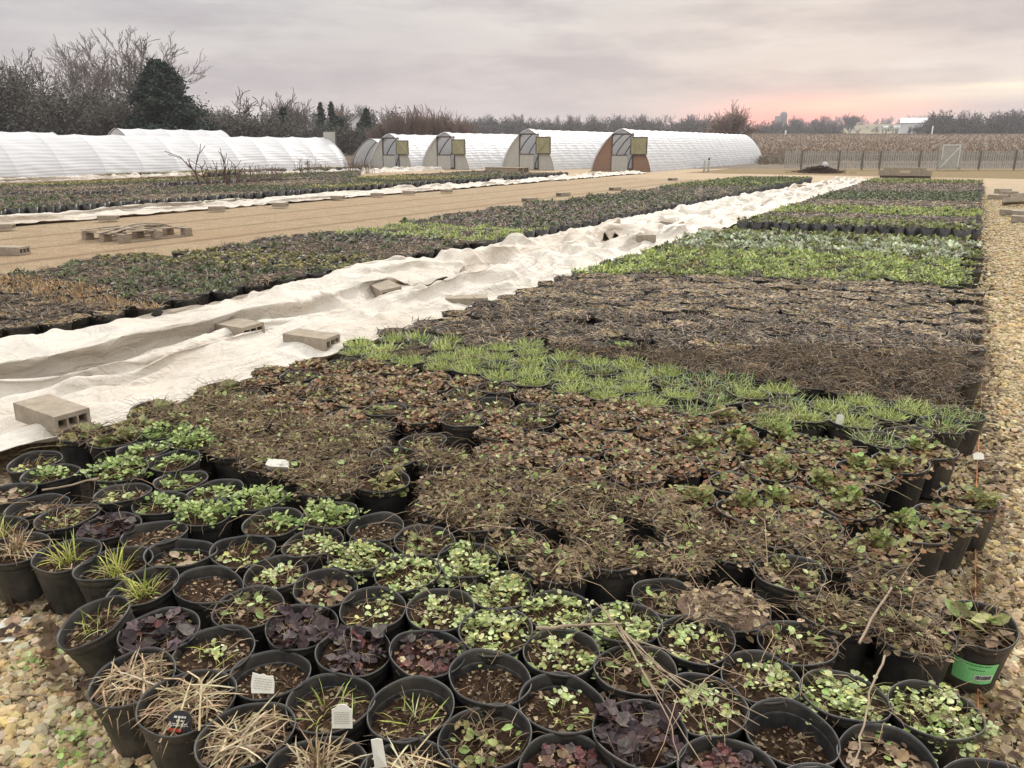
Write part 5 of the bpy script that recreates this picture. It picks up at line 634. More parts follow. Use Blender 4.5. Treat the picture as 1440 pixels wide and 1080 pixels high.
1,0,1,5,1,2,-1,1,-4,-1,-3,-3,2,-1,-1,-2,3,-6,-2,1,3,9,-2,-4,-6,-2,2,7,2,-2,-1,2,0,0,0,0,0,0,-1,0,2,1,0,3,1,-4,-2,-1,2,0,-1,2,0,-6,1,-6,3,3,0,5,2,-5,-6,
-4,2,7,2,0,0,0,0,-1,0,1,0,0,-1,1,2,0,-1,-1,1,-5,-3,3,3,1,4,0,-3,-2,-4,-2,3,4,-2,3,3,-11,-8,-1,5,5,1,2,2,1,0,0,0,0,0,0,-1,1,1,-1,-2,-5,-7,1,2,2,7,7,1,
-2,-5,-2,-3,1,4,1,-1,3,-2,1,-9,-11,0,7,3,5,3,1,0,-1,0,1,0,-1,2,-3,-1,-3,-5,-1,-3,-1,2,6,8,-3,6,-1,-3,-3,-3,5,3,-1,0,2,0,-6,-1,1,-9,-2,5,3,8,-1,1,-1,-1,
1,0,1,-3,2,-3,-7,-3,-1,-1,-5,6,8,10,-7,0,3,-3,-2,-2,6,8,-7,2,0,2,-4,-1,4,-2,-13,1,4,6,2,-2,2,-2,1,0,-1,1,0,0,0,-10,-4,1,-6,7,12,2,2,-7,3,-3,-3,-2,9,4,
-3,1,1,1,-2,-2,-4,3,-4,-5,3,6,1,-1,0,-1,1,0,0,0,2,0,1,1,-11,-2,1,4,7,2,-8,1,-7,5,-4,-4,11,3,1,0,-1,2,4,0,-3,-1,-3,-7,1,4,2,0,0,1,-2,0,-1,0,2,-2,-7,2,8,
-1,-3,2,8,1,-9,-4,1,-2,-6,-1,8,3,3,0,-2,2,4,2,0,-2,-2,-6,-1,1,2,1,0,1,-2,0,0,0,-1,1,0,0,-1,3,0,2,6,2,-6,-2,1,-6,-8,0,-1,17,2,-4,-6,-1,2,-1,6,6,-4,-6,
-2,-3,3,2,-1,-1,1,0,0,-1,-1,2,2,-1,-1,3,0,1,5,-3,3,-11,-1,6,-4,-2,5,5,5,-9,-4,0,-2,-1,7,5,-1,-5,-3,2,-1,0,2,-2,0,0,0,0,-1,-1,3,-2,1,0,2,1,0,1,5,-6,0,0,
-2,-2,2,0,-1,0,-2,-1,-2,2,0,9,0,-2,-6,4,-1,0,1,0,-2,0,0,0,0,1,-3,2,1,-2,2,0,-1,0,5,-2,-3,1,1,-3,-1,2,0,-1,-1,-3,-1,1,2,7,2,0,-6,-1,4,1,-4,1,-1,0,0,0,0,
2,-1,0,-3,-2,2,-1,-2,0,2,2,-2,0,4,-4,-3,3,5,0,-3,-5,0,2,2,6,2,1,-4,-7,4,5,-2,-1,-2,0,0,0,0,0,1,-3,-4,4,-2,2,-6,-1,4,1,-1,-1,8,6,-15,1,5,-1,-3,1,1,4,2,
2,0,2,-1,-7,-3,1,7,-4,0,0,0,0,0,-3,0,3,1,3,-6,-6,-2,-1,2,7,1,-8,3,12,-8,-7,1,-3,3,4,4,5,5,-2,-1,2,0,-8,-3,-3,3,5,-3,0,-1,1,0,-1,1,0,7,-3,-4,-8,1,-2,7,
5,3,-6,-8,14,1,-17,-3,3,-1,4,13,2,4,-11,-2,4,2,-3,-3,-1,-2,2,2,])
TILES['C']=(72,36,[
0,0,3,4,4,-4,-5,1,1,1,5,15,-2,-2,0,-7,-21,-2,6,2,10,-11,1,-2,6,-1,-5,-2,1,2,0,-3,0,2,2,1,0,-1,-1,1,0,-3,0,4,1,0,-2,2,6,-2,0,-4,-2,4,0,1,-11,0,-1,2,-2,
3,4,-1,-2,0,2,2,0,0,0,0,0,-2,1,0,-1,-1,1,-1,3,0,-1,-4,6,2,-2,-2,4,0,-1,-3,-7,6,1,0,-1,0,1,-2,-1,1,1,0,1,1,0,0,0,-1,-1,1,0,-3,1,4,1,-4,-1,-1,-1,1,4,-2,
3,-1,-1,3,-3,4,-1,4,-2,-4,-3,0,-1,1,0,2,0,1,0,0,0,-2,0,0,2,-4,-1,5,-1,0,-3,-1,-1,2,2,3,1,0,-7,2,4,1,1,-2,-1,-1,0,-1,0,-1,1,0,2,0,0,0,0,-1,-1,1,0,-2,-1,
1,-1,2,1,-1,-3,1,3,5,-1,-2,1,-8,6,2,0,-3,-6,3,1,3,1,-2,-1,2,0,1,-1,0,0,0,-1,-1,1,1,-3,-1,3,0,1,-4,-1,2,2,1,0,4,-5,1,2,-1,0,-3,-5,2,3,4,-1,0,-2,1,2,-2,
1,-1,0,-1,1,0,-1,1,-3,-3,3,1,1,-2,0,3,0,-2,2,1,1,0,1,-3,-1,-3,-3,2,2,3,3,-2,0,0,1,0,-1,-1,0,1,-1,0,0,0,-1,-2,-1,4,0,-1,0,1,-3,-2,5,-1,0,0,3,0,-4,-4,4,
1,0,0,2,-1,-1,4,-1,-1,0,-1,0,-1,0,0,-1,5,-1,-2,0,0,0,-1,-2,3,-3,-2,4,-1,1,0,0,-5,2,3,6,-3,0,-1,-1,0,0,2,0,-1,0,-1,0,0,0,-1,1,1,2,0,-1,-1,-1,0,3,-3,-5,
0,3,0,2,0,0,-3,-3,7,5,-3,-2,0,-1,0,1,1,-1,-1,0,0,0,0,-1,0,0,4,1,-4,0,1,1,-1,-6,4,-4,3,0,1,4,0,-4,4,-1,-2,5,-2,-1,-1,0,0,2,-1,-1,-1,0,0,0,0,0,-1,-1,2,4,
-1,-3,2,2,-1,-4,0,0,2,-4,5,1,0,-4,4,1,1,2,-4,-1,0,-2,0,3,-2,0,-1,-1,1,0,-1,0,1,-1,0,1,-2,1,1,1,0,-1,0,5,2,-6,1,2,-1,-1,2,-6,8,1,-3,-1,-3,2,0,0,-1,-1,0,
0,0,0,-1,1,-1,2,-3,-1,0,2,1,-1,1,0,2,5,-2,-1,-2,0,0,1,-1,-3,6,1,-2,-1,0,-2,2,0,-2,0,-2,1,0,0,0,1,-1,0,-2,-1,0,1,-1,5,-3,3,3,3,-3,-6,2,-3,0,7,-4,-1,2,0,
2,0,-1,-2,1,1,-2,0,-1,0,0,0,0,0,1,0,-4,0,1,-2,2,-1,3,3,2,1,-2,-3,-2,-2,1,0,5,-3,-1,-3,6,1,-3,1,2,-2,0,-1,0,0,0,0,-1,2,-2,1,-1,-2,2,0,0,0,0,7,-2,-2,-1,
0,-3,-2,1,1,2,0,-4,-2,3,-2,5,1,1,-1,0,-1,0,0,0,0,0,-1,0,-1,4,-2,1,1,-1,-1,2,6,-5,-2,-3,5,-5,-2,1,0,1,2,-5,-1,3,-2,4,2,-1,1,-2,0,2,-1,0,0,0,-1,-3,0,8,
-2,0,1,1,-3,3,1,-4,-3,-4,10,-2,-3,-1,-2,2,2,-2,-2,2,-1,1,3,-1,1,-1,-1,1,1,-1,0,0,-2,-1,-3,7,2,0,1,0,0,-5,2,-2,-2,1,2,2,-1,-2,1,-5,4,0,0,-1,0,2,0,-1,-1,
0,0,3,-1,0,0,-1,0,0,-4,-2,9,0,0,2,0,-6,1,0,-1,4,-3,2,0,-2,4,-6,8,-3,0,-4,2,2,1,-2,-2,1,1,-1,0,0,0,1,-1,1,1,-10,9,-1,-2,3,0,-1,2,1,0,0,-5,2,0,1,-3,2,-2,
6,-2,-4,3,3,-1,-1,-3,1,0,0,1,-1,0,1,1,-2,1,-5,1,1,0,0,2,1,1,0,-1,-2,-1,-1,5,-1,-1,-3,3,0,-2,0,5,2,-4,0,0,-1,0,0,-1,1,0,0,0,1,1,-3,-1,1,-1,-1,1,4,-2,-2,
-1,-1,2,-1,7,-3,-3,1,0,-4,2,3,5,-3,-1,-1,1,-1,0,0,1,-1,0,1,-3,2,-1,1,0,0,-2,-1,1,2,-3,-1,-2,2,-1,1,3,4,-4,1,-2,-1,0,6,2,1,-6,0,1,-1,0,0,0,0,0,0,1,-1,1,
1,0,-2,-1,-1,-1,2,-5,-1,1,-2,4,2,-1,5,-2,2,4,-6,1,4,0,-1,-5,4,-2,-1,0,0,-1,1,0,0,1,0,-2,4,-1,-3,0,-1,-1,0,-5,-1,0,0,7,1,-1,2,9,-7,-1,1,3,3,-4,-5,3,-2,
0,0,0,0,0,0,0,0,0,0,-1,4,-1,-1,-2,-1,0,-2,-2,-2,2,1,4,0,0,3,0,6,-10,5,2,0,-2,-6,6,-4,1,0,0,-1,0,1,0,1,0,0,-3,4,-1,1,0,-1,-2,-2,-1,0,0,2,2,-1,3,-2,4,-4,
-1,-1,5,-2,-1,-3,3,3,-1,-1,-1,-1,1,0,0,1,0,0,-1,3,0,-2,0,-2,0,0,-2,0,0,0,2,1,1,2,-1,-3,-3,0,2,2,-2,2,-1,2,0,-1,-1,0,1,0,0,0,1,0,2,2,0,-1,-3,-1,-2,1,0,
-1,0,3,-2,-1,1,1,-3,-2,6,-3,-1,2,-2,0,2,0,-2,3,-2,2,0,0,0,1,0,0,2,3,-3,-3,1,0,-1,1,0,0,-2,3,-3,-1,0,1,-4,1,9,-2,-3,-2,0,1,-1,-1,1,0,0,2,0,0,0,0,0,1,3,
0,-1,-2,1,-2,1,1,1,0,-3,5,-1,-4,-2,0,-4,15,-1,-2,-3,-5,2,0,-1,-1,0,0,1,1,0,0,0,0,0,2,1,-1,0,3,-7,4,-2,3,0,2,-1,3,-2,-4,-1,-1,7,6,0,-2,-3,-4,-4,-1,-1,2,
-2,0,3,1,-1,0,0,0,0,0,2,-1,1,-5,4,3,-3,2,4,-1,1,0,-2,-3,0,-1,3,4,2,1,-2,-5,-5,-1,1,-1,1,1,0,0,0,0,0,0,0,1,1,-2,0,-2,6,-1,-4,1,2,2,2,1,-1,-1,-3,0,-5,4,
4,1,-3,1,-4,1,-1,-1,1,-1,1,0,0,0,0,0,0,0,0,-1,1,0,4,-4,2,1,1,0,1,0,1,0,1,-10,-3,-2,3,3,3,2,-2,2,0,-2,-1,0,0,-1,1,0,0,0,0,0,0,-1,0,4,0,-4,6,-1,-1,0,1,
-2,-1,3,-6,-4,1,-2,-4,8,2,1,3,-1,0,0,-1,-1,0,-1,0,1,0,0,0,1,-1,1,-2,7,-5,-1,3,-3,2,0,-1,-2,-2,5,-6,0,3,-4,0,0,1,1,3,0,1,-2,1,0,1,-1,0,0,0,1,1,0,0,-1,
-3,6,-3,2,-1,-1,0,-1,-1,-1,6,-1,-3,-1,1,-2,-2,0,0,0,5,-1,-1,1,-1,1,0,1,-1,0,0,1,1,1,-1,0,2,-2,0,2,-2,-2,-1,-2,1,2,7,-4,0,0,-1,-2,-1,0,-1,-1,2,0,0,1,-1,
1,1,-1,0,0,0,1,0,2,0,-1,2,-3,0,2,-3,-2,0,-1,3,7,0,-1,-4,1,2,-3,-1,-1,-1,0,1,-2,1,0,1,1,0,-1,0,0,0,1,0,0,1,0,0,-1,1,-3,0,-1,-1,2,3,1,2,3,-3,0,0,0,-1,1,
-4,-1,-1,1,-1,-1,1,2,-1,0,0,0,0,1,1,0,-1,0,0,-1,2,3,-3,-1,-2,0,0,1,3,3,-1,2,-1,0,0,-1,-5,-1,-1,1,1,0,2,-2,0,0,0,0,0,0,1,0,0,0,-1,3,2,-3,-1,1,-3,-1,-1,
0,3,3,1,3,1,0,-1,-15,5,0,1,1,0,2,-1,0,-1,1,0,0,0,0,0,-1,0,1,1,1,-1,-1,1,-1,-2,1,-4,-1,2,0,7,3,0,-5,0,-7,1,4,1,0,0,0,1,-1,0,0,0,0,0,0,-1,-2,0,1,2,0,0,
-2,1,0,0,-1,0,-2,-2,0,6,3,-3,0,-1,4,1,-2,-1,-1,0,3,-2,-1,0,1,-1,0,0,0,-1,-2,-2,2,0,0,-1,1,-1,2,-1,2,1,-2,-5,-2,4,2,0,-1,-1,14,-2,-3,0,-3,-1,1,-2,2,0,
-1,0,0,0,0,-1,-3,0,-1,0,0,-2,0,4,1,1,-2,3,1,-6,-1,1,2,-3,3,3,3,1,1,-3,0,-2,1,0,0,-1,0,1,-1,0,-1,0,-2,-1,1,-2,-1,-2,2,3,1,2,1,-1,0,-1,-3,2,1,1,3,0,-4,
-2,0,2,0,0,3,-2,0,0,0,0,0,0,0,-1,-1,1,-1,0,-3,4,1,-2,-1,1,1,1,1,-1,1,0,-2,3,2,0,-1,2,-8,2,0,0,1,2,-1,-1,0,0,0,0,0,0,0,-1,1,-2,0,3,0,1,-5,1,1,2,-1,0,2,
-1,1,0,0,0,3,-2,-4,-1,-2,2,0,4,-3,1,1,0,-1,0,0,0,1,0,-1,-1,0,1,1,2,-3,-2,1,1,-2,1,2,0,-1,0,1,1,1,-5,1,0,-2,4,-1,0,2,-1,0,-1,0,0,0,0,1,0,-1,-1,2,-2,2,0,
2,-5,0,0,0,0,2,0,-2,0,2,1,-1,-4,4,1,-1,2,0,0,-1,0,0,-1,0,0,0,0,1,0,-2,2,1,-3,1,1,-1,0,-1,-1,0,1,-1,1,-2,1,-1,1,-1,-1,6,-2,4,0,-4,2,0,0,-1,0,-1,0,0,0,0,
-1,0,1,1,-1,-2,0,0,-1,2,-1,0,0,-1,0,0,1,-3,1,1,3,0,1,4,-5,3,-1,0,-1,0,-1,0,0,0,0,0,0,1,0,1,-2,-3,-2,0,-1,3,2,0,-1,1,0,-2,0,-1,-1,2,3,2,2,0,3,-4,0,-2,1,
-2,1,-1,0,-1,1,0,1,-1,2,1,0,-7,-1,-2,2,2,2,0,0,0,-2,0,0,0,-1,-1,6,0,4,0,1,-4,0,-2,0,0,0,0,0,1,-1,1,0,0,0,1,1,0,-6,1,-1,1,2,0,-1,-2,1,1,-1,0,-2,0,4,2,1,
1,-3,1,0,-1,0,-2,1,0,0,0,1,0,0,0,-1,1,0,2,-3,5,-9,4,1,0,0,1,-3,1,-1,-1,1,1,-1,0,2,0,-3,3,0,0,0,-1,0,0,0,0,0,0,1,0,0,-2,4,0,-3,-4,9,-1,-1,-1,-4,-1,1,1,
0,0,0,2,-3,0,-2,5,1,-2,0,2,-2,0,0,0,0,1,0,1,0,3,-4,0,-2,2,4,-2,6,-3,-3,1,-6,-1,2,-1,0,1,2,-1,-4,0,-2,2,1,4,-3,3,-1,0,1,-1,0,0,1,1,3,-3,-2,0,3,-6,5,6,0,
-5,-1,1,-2,-1,0,0,0,0,-2,-1,1,-1,-2,1,2,0,0,3,-1,1,-1,0,0,1,1,1,1,-3,0,-1,0,2,3,0,0,-2,0,-1,1,-2,0,0,-1,0,0,-2,1,-3,0,0,1,-1,3,-1,1,1,0,0,0,2,1,0,-2,
-2,2,-1,0,3,1,3,-3,-2,-1,-1,-1,7,-3,-3,0,0,1,-3,1,0,-3,-2,1,0,3,0,1,1,-1,1,0,1,1,0,0,1,-1,0,-2,1,1,-1,0,-1,-1,0,1,-7,0,1,4,2,3,-1,-3,1,-2,-3,0,2,0,1,2,
-1,0,1,0,1,0,0,-1,3,-1,0,-2,-1,-2,-1,1,-1,-1,-1,2,4,-3,4,-2,2,-1,4,-3,-1,0,-3,1,0,-1,1,0,1,0,1,0,0,1,-1,-1,-1,6,-2,-1,-3,-6,-1,2,-1,-1,2,7,-5,3,3,-4,3,
-1,3,1,-2,0,-2,-1,0,1,-1,0,0,1,1,0,0,0,-1,-1,1,1,1,-4,-2,-1,-3,-2,1,1,2,4,3,2,2,-5,1,-1,2,8,-4,-5,-1,0,2,-2,0,0,1,0,0,0,0,-1,1,0,0,-1,-1,1,2,-6,-2,0,0,
1,2,3,6,0,-2,-2,-2,-1,-4,1,4,2,-3,0,2,1,-1,0,-1,0,1,0,0,0,-1,0,-1,0,-1,2,3,4,-9,-1,2,0,1,1,1,1,-1,-2,-1,0,-2,-4,4,7,-1,0,3,-3,-3,1,1,-2,1,0,1,1,2,2,3,
2,4,2,3,-1,-12,2,2,-1,-1,4,-1,5,4,-2,-14,-2,5,-2,-2,-6,3,3,-6,1,3,-1,0,-1,0,0,0,0,0,0,-2,-2,-2,1,-3,-2,8,-5,1,1,5,-2,2,-3,-3,-5,-3,-3,8,7,3,2,-4,-4,6,
-1,-2,2,-1,1,0,0,0,0,-1,0,0,0,-2,-3,-1,2,5,-1,-2,3,0,-1,0,0,-3,-6,2,1,0,6,-1,2,1,0,-1,0,0,-1,1,0,0,0,0,0,0,-1,0,0,1,-2,1,0,-1,4,-1,-1,0,1,0,-2,-4,3,1,
0,-3,2,1,2,-1,1,0,0,-1,0,0,0,0,0,-1,1,0,0,-1,0,0,1,-1,1,0,1,-1,1,-1,0,-1,-4,3,4,1,-1,1,-2,0,-1,1,0,0,-1,0,0,0,0,0,0,0,-1,1,0,-1,1,-1,0,1,0,0,0,1,0,-1,
0,1,-1,0,4,2,0,-1,-2,-1,-1,-1,0,1,0,-1,0,0,0,0,0,0,0,-1,0,1,-1,0,1,0,0,0,0,1,0,0,-1,0,1,1,3,2,0,-2,-2,-1,-1,-1,0,0,0,0,0,0,0,0,0,0,0,0,0,0,0,-1,1,-1,0,
0,1,1,0,0,0,-1,0,1,2,3,0,0,-4,0,0,-1,-2,1,0,1,0,-1,0,0,0,0,0,0,0,0,0,0,-1,1,1,0,0,0,0,-2,1,-1,0,1,-1,4,2,-5,0,0,1,0,0,-2,1,0,0,1,-1,0,0,0,0,0,0,0,0,0,
0,1,-1,1,-2,1,0,0,0,-1,1,-1,0,-2,3,-1,0,1,0,0,0,0,0,1,0,-1,0,0,0,0,0,0,-1,0,1,0,0,1,0,0,-1,-1,2,-1,0,-1,1,-1,-2,2,-1,0,-1,2,1,0,0,0,0,0,0,0,0,0,0,0,0,
-1,1,0,0,0,0,0,2,-2,0,0,-1,2,-2,1,-1,1,-1,0,0,0,2,-2,0,0,0,1,0,0,0,0,0,0,0,0,-1,1,0,0,-1,0,2,-2,0,2,0,0,-1,-1,1,-1,0,0,-1,0,0,1,-1,1,-1,1,1,-1,1,0,0,0,
0,0,0,0,0,0,0,0,0,0,-1,-1,0,1,2,-1,0,-1,1,0,0,0,0,0,-1,1,-1,0,0,0,0,1,0,0,0,0,0,0,0,0,0,0,-1,1,0,0,-1,0,0,0,1,0,-2,0,-1,3,0,0,-1,-1,1,0,1,-1,-1,0,1,0,
1,-1,1,0,0,0,0,0,0,-1,1,-1,1,0,-1,1,-2,2,-1,1,-1,0,-1,1,2,-2,-2,0,3,-1,-1,1,-1,1,0,0,0,1,0,0,1,-1,0,0,0,0,0,0,-1,1,0,0,1,-2,1,0,-1,1,0,-1,2,0,-2,-2,2,
0,0,-2,2,0,-1,1,0,1,-1,1,0,0,0,0,0,0,-1,0,0,0,0,1,0,-1,0,-1,2,0,-1,1,0,-1,1,0,-1,-1,-2,0,2,0,2,0,0,-1,1,0,0,0,0,0,0,-1,1,0,0,0,0,-1,1,0,1,-1,0,-1,0,0,
2,1,-1,0,-2,0,-1,0,-2,4,-1,1,0,0,0,0,0,0,0,0,0,0,0,-1,1,-1,0,1,0,1,-1,1,-2,0,0,0,2,0,-1,0,0,0,-1,0,0,0,2,-1,0,0,0,0,0,0,0,0,0,1,-3,2,0,0,1,-1,-1,1,0,
-1,1,0,0,-1,1,1,0,-1,0,-1,1,0,0,0,0,1,-1,0,0,0,0,0,0,0,0,0,-1,0,1,0,0,0,0,1,-2,0,-2,2,1,0,0,1,-2,-1,-1,4,0,-1,0,1,0,-1,0,0,0,0,0,0,0,0,0,0,1,-2,0,1,-1,
1,1,0,-1,-1,1,-1,1,0,-1,0,2,-1,-1,2,-1,0,1,1,0,-1,0,0,-1,0,-1,1,0,0,0,1,0,0,-2,2,0,0,0,-1,1,0,-1,1,-1,0,-1,0,2,0,1,-3,1,1,1,1,0,-1,-2,0,0,0,0,0,0,0,-1,
-1,1,1,1,-1,1,0,0,0,0,0,1,-1,0,-1,-1,0,2,2,-1,-4,2,0,2,1,-1,-1,0,-1,0,-1,1,0,0,0,0,-1,1,0,0,0,1,0,0,0,0,0,1,0,-2,0,-1,0,2,2,-4,1,0,1,1,-3,3,0,-2,0,0,0,
0,0,0,0,0,0,0,1,1,-1,0,1,-1,-1,0,1,0,0,0,0,-1,1,2,-1,0,-1,0,1,1,-1,-4,1,2,-1,-1,1,0,0,0,0,0,0,1,0,-1,1,0,0,0,-1,1,1,-1,-1,1,0,0,1,-1,-2,2,1,-1,0,0,0,
-1,0,0,0,1,-1,0,0,0,-1,1,0,0,1,1,-1,0,-1,0,0,0,1,-1,0,0,0,1,-1,-1,3,0,-1,1,1,-2,-1,1,0,0,0,-1,0,0,0,0,0,0,1,0,-1,0,1,-1,1,-1,0,-1,0,1,-1,1,1,-1,-1,2,1,
0,0,0,-1,-1,-2,2,0,-1,1,0,0,0,0,0,0,0,0,0,1,-1,0,0,0,0,-1,0,-1,0,0,1,1,-2,3,0,0,-1,0,1,0,0,1,-4,0,2,1,-1,0,0,0,0,0,0,0,0,0,-1,0,1,-1,0,0,-1,-2,2,0,1,
-1,1,0,1,-1,1,0,0,0,0,-1,2,0,-1,0,0,0,0,0,0,0,0,0,0,-2,1,1,-1,0,0,-1,2,-1,-2,2,-1,1,1,0,-2,1,2,0,-1,0,-1,1,0,0,0,-1,1,0,0,0,0,0,0,0,0,0,0,-1,-1,0,0,1,
0,-2,2,-1,1,-1,0,1,-1,3,0,-1,-1,0,1,0,-1,0,0,0,0,1,0,0,0,1,-1,0,-1,0,0,-1,0,0,0,1,-2,3,0,0,-4,1,2,-1,2,1,0,0,-2,-2,1,0,0,0,1,0,1,0,0,0,0,0,0,0,0,0,-1,
-1,1,-2,1,1,2,0,-2,0,1,-1,0,-1,1,1,1,-1,0,-2,0,-1,1,1,0,1,0,0,0,0,0,0,0,0,-1,0,0,0,-1,0,1,0,0,1,1,0,0,-1,-2,0,1,0,0,1,-3,0,0,1,1,0,0,0,1,0,0,0,0,0,0,0,
0,0,0,-1,0,0,1,-1,2,0,-1,1,-1,-2,-1,-3,2,2,1,-1,0,0,0,-1,1,1,1,-1,0,1,0,0,0,0,0,0,1,0,-2,0,0,2,-1,0,0,1,-1,0,-1,1,-3,-2,1,0,3,1,0,0,-1,0,-1,0,1,1,0,-1,
1,0,0,0,1,-1,0,0,0,0,0,0,-1,2,0,-1,-2,1,-1,1,0,-2,-1,0,-3,2,5,-1,-2,1,0,1,0,0,0,1,0,0,0,0,0,0,0,0,0,0,1,0,0,-1,-1,-1,1,-3,3,2,-1,0,-2,0,-1,0,0,3,0,-1,
1,0,-1,1,0,0,0,0,0,0,0,1,0,-1,0,1,0,1,-2,-2,0,0,-1,1,3,1,-1,1,-1,-2,0,0,0,0,1,0,0,0,0,0,0,0,0,0,0,0,0,0,0,0,0,0,1,0,-2,-2,0,1,2,1,1,-2,2,0,1,-1,-1,-1,
0,0,0,0,0,0,0,0,1,-1,-1,1,0,0,0,0,0,0,0,0,1,0,-2,1,-1,-1,2,1,-1,0,2,1,1,1,-1,1,-1,-1,-2,1,0,-1,0,0,-1,0,0,0,0,0,0,0,0,1,0,0,1,-2,1,-1,0,1,0,0,0,0,1,2,
-1,-3,0,-1,5,0,0,-1,0,-1,0,-1,0,-1,1,-1,0,0,0,0,0,0,2,-1,0,-1,1,0,-1,0,-1,1,-1,2,1,1,-1,2,0,0,-4,3,0,0,-2,1,-2,0,-1,1,0,0,0,0,0,0,0,0,0,2,-2,0,0,0,0,0,
0,0,0,-1,1,2,0,-2,2,-2,0,0,2,-1,1,-2,1,-1,0,0,0,0,0,0,0,0,0,0,-1,0,0,0,0,0,0,0,0,1,0,-1,0,1,0,1,1,0,-2,-1,0,2,-1,0,0,1,0,0,-1,0,0,0,0,1,0,-1,0,-1,-1,0,
0,1,0,0,0,0,1,1,-1,-1,1,1,1,0,-1,1,0,0,0,-1,-1,0,0,0,0,0,0,0,1,-1,0,0,0,0,-1,-1,1,2,1,-1,-1,-1,1,0,0,-2,-1,3,-3,-2,6,5,0,-3,-1,-1,0,0,0,-1,0,0,0,0,0,0,
1,-1,0,1,-3,0,3,0,1,-1,0,-1,-1,1,-2,1,2,2,2,2,-3,0,0,-2,0,-1,0,-1,0,1,-1,0,0,0,0,0,-1,2,0,0,-1,-1,-1,3,-1,1,0,0,-1,-1,0,0,1,1,2,2,-1,-2,2,-1,-1,0,-1,0,
0,-1,0,0,0,0,0,0,0,0,0,0,1,-4,0,2,2,0,0,0,-1,-1,1,-1,-1,1,1,1,1,1,-1,0,0,-1,0,0,-1,0,1,-1,0,1,-1,1,0,-1,0,0,-1,-2,-1,2,2,0,1,0,0,-1,-1,0,-2,-1,2,-1,4,
0,0,0,-2,2,0,-1,1,-1,0,0,0,0,0,0,0,0,0,0,0,-1,-1,1,1,1,1,-1,0,0,-1,-2,-1,-2,1,1,1,0,0,2,0,0,0,-1,0,1,0,0,0,0,0,0,0,0,-1,0,1,1,0,-1,1,0,0,0,-1,0,0,-1,0,
-2,-2,3,-1,-1,1,1,1,0,1,0,0,0,0,0,0,0,0,0,0,-1,1,0,2,1,0,0,-1,-1,0,0,0,-1,0,1,-2,0,-2,0,0,-3,-1,3,2,1,0,1,-1,1,0,0,0,0,0,0,0,1,-1,0,2,3,1,0,-4,-1,0,0,
0,0,0,1,-1,-2,-1,-1,1,-1,-2,2,-1,3,0,0,1,0,-1,1,0,-1,1,0,0,0,0,1,0,5,-1,-2,-1,-1,0,0,0,0,0,-2,2,-2,-1,0,-1,-1,1,-2,2,2,1,-1,0,0,1,0,0,0,0,-1,1,0,0,-1,
0,1,4,-2,-4,0,2,0,0,0,-1,1,0,0,0,-2,-2,2,1,0,1,0,-1,1,-1,1,0,0,0,0,0,0,-1,0,0,-1,1,-1,0,-2,-3,5,1,-1,0,1,-1,2,0,0,-1,0,0,-1,1,0,0,-1,1,0,1,0,0,0,0,0,
-1,0,0,-1,0,0,-1,1,-2,-3,5,1,-1,-1,1,0,1,0,1,0,0,0,-4,1,1,1,-1,1,-1,2,0,0,0,0,0,0,0,-1,-2,2,0,-4,1,-1,1,1,2,-1,0,2,-1,-1,2,0,-1,0,1,-2,-1,0,2,-1,0,-1,
3,-1,1,0,0,0,0,0,-1,0,1,0,0,0,-7,0,5,0,0,1,1,-2,1,0,0,0,0,1,-2,-1,0,2,0,1,0,-1,0,1,1,-1,0,0,0,0,0,0,1,-1,0,0,1,0,-4,2,1,0,0,0,-3,3,-1,0,0,1,-1,-1,1,0,
0,1,0,0,-1,1,0,0,0,0,0,0,0,0,0,0,0,1,0,0,-1,0,1,0,-2,2,-4,-2,1,1,2,1,-1,1,0,0,0,0,1,-1,0,0,0,0,0,0,0,0,0,1,-1,0,1,0,0,-1,1,1,-1,-1,0,-1,1,-2,-1,2,1,1,
0,0,1,-1,-1,0,1,0,0,-1,0,0,0,0,0,0,1,-1,0,-1,1,1,1,0,-1,-1,0,-3,0,0,1,2,1,-1,0,2,0,-1,1,0,-1,0,-1,1,0,-1,0,0,0,0,0,0,0,0,1,0,-2,1,1,0,-2,1,-3,-2,-2,5,
1,0,2,-1,1,1,2,-2,0,0,0,-1,0,0,-1,1,-1,0,0,0,0,0,0,1,-1,2,-1,-2,-2,0,2,-2,-3,2,0,-5,5,4,0,1,1,0,0,1,-4,1,0,0,0,0,0,0,-1,1,0,0,0,0,0,0,1,-1,-2,-3,6,0,
-2,-2,4,0,1,0,-2,-4,1,5,0,-2,-1,3,0,-9,3,2,-1,2,1,-1,1,0,0,0,0,-1,-1,-1,-3,-3,1,7,-1,1,0,4,-1,1,0,0,-1,-1,0,0,0,-3,2,0,2,-1,-9,3,5,3,-1,-2,-1,-1,2,0,
26,-5,-6,-5,8,13,14,8,-2,-2,15,-6,-16,-11,-6,-9,-5,-2,6,-11,3,-2,6,-2,-2,6,-8,-1,0,1,0,6,-4,3,8,8,0,-3,1,0,-1,5,2,-19,-3,-2,0,32,0,3,-1,-4,-8,-4,-7,20,
2,4,-4,-6,-9,-1,3,9,5,-14,0,-2,1,1,0,0,0,-2,1,0,0,0,1,-9,-8,-4,-1,15,18,0,-4,0,-5,-3,3,6,7,3,-1,-7,-6,-7,8,2,1,-2,-6,-2,4,-1,-1,0,0,-2,0,1,-1,2,-1,-1,
0,-2,-9,-3,16,-2,7,0,-8,6,7,-1,1,3,-1,0,-1,-6,0,2,1,0,-4,-2,-2,0,1,-1,0,0,-2,1,1,-1,-1,6,-5,3,-6,-5,6,-1,7,-1,-4,2,12,-2,-1,-2,-1,-2,-1,0,-2,1,2,3,-2,
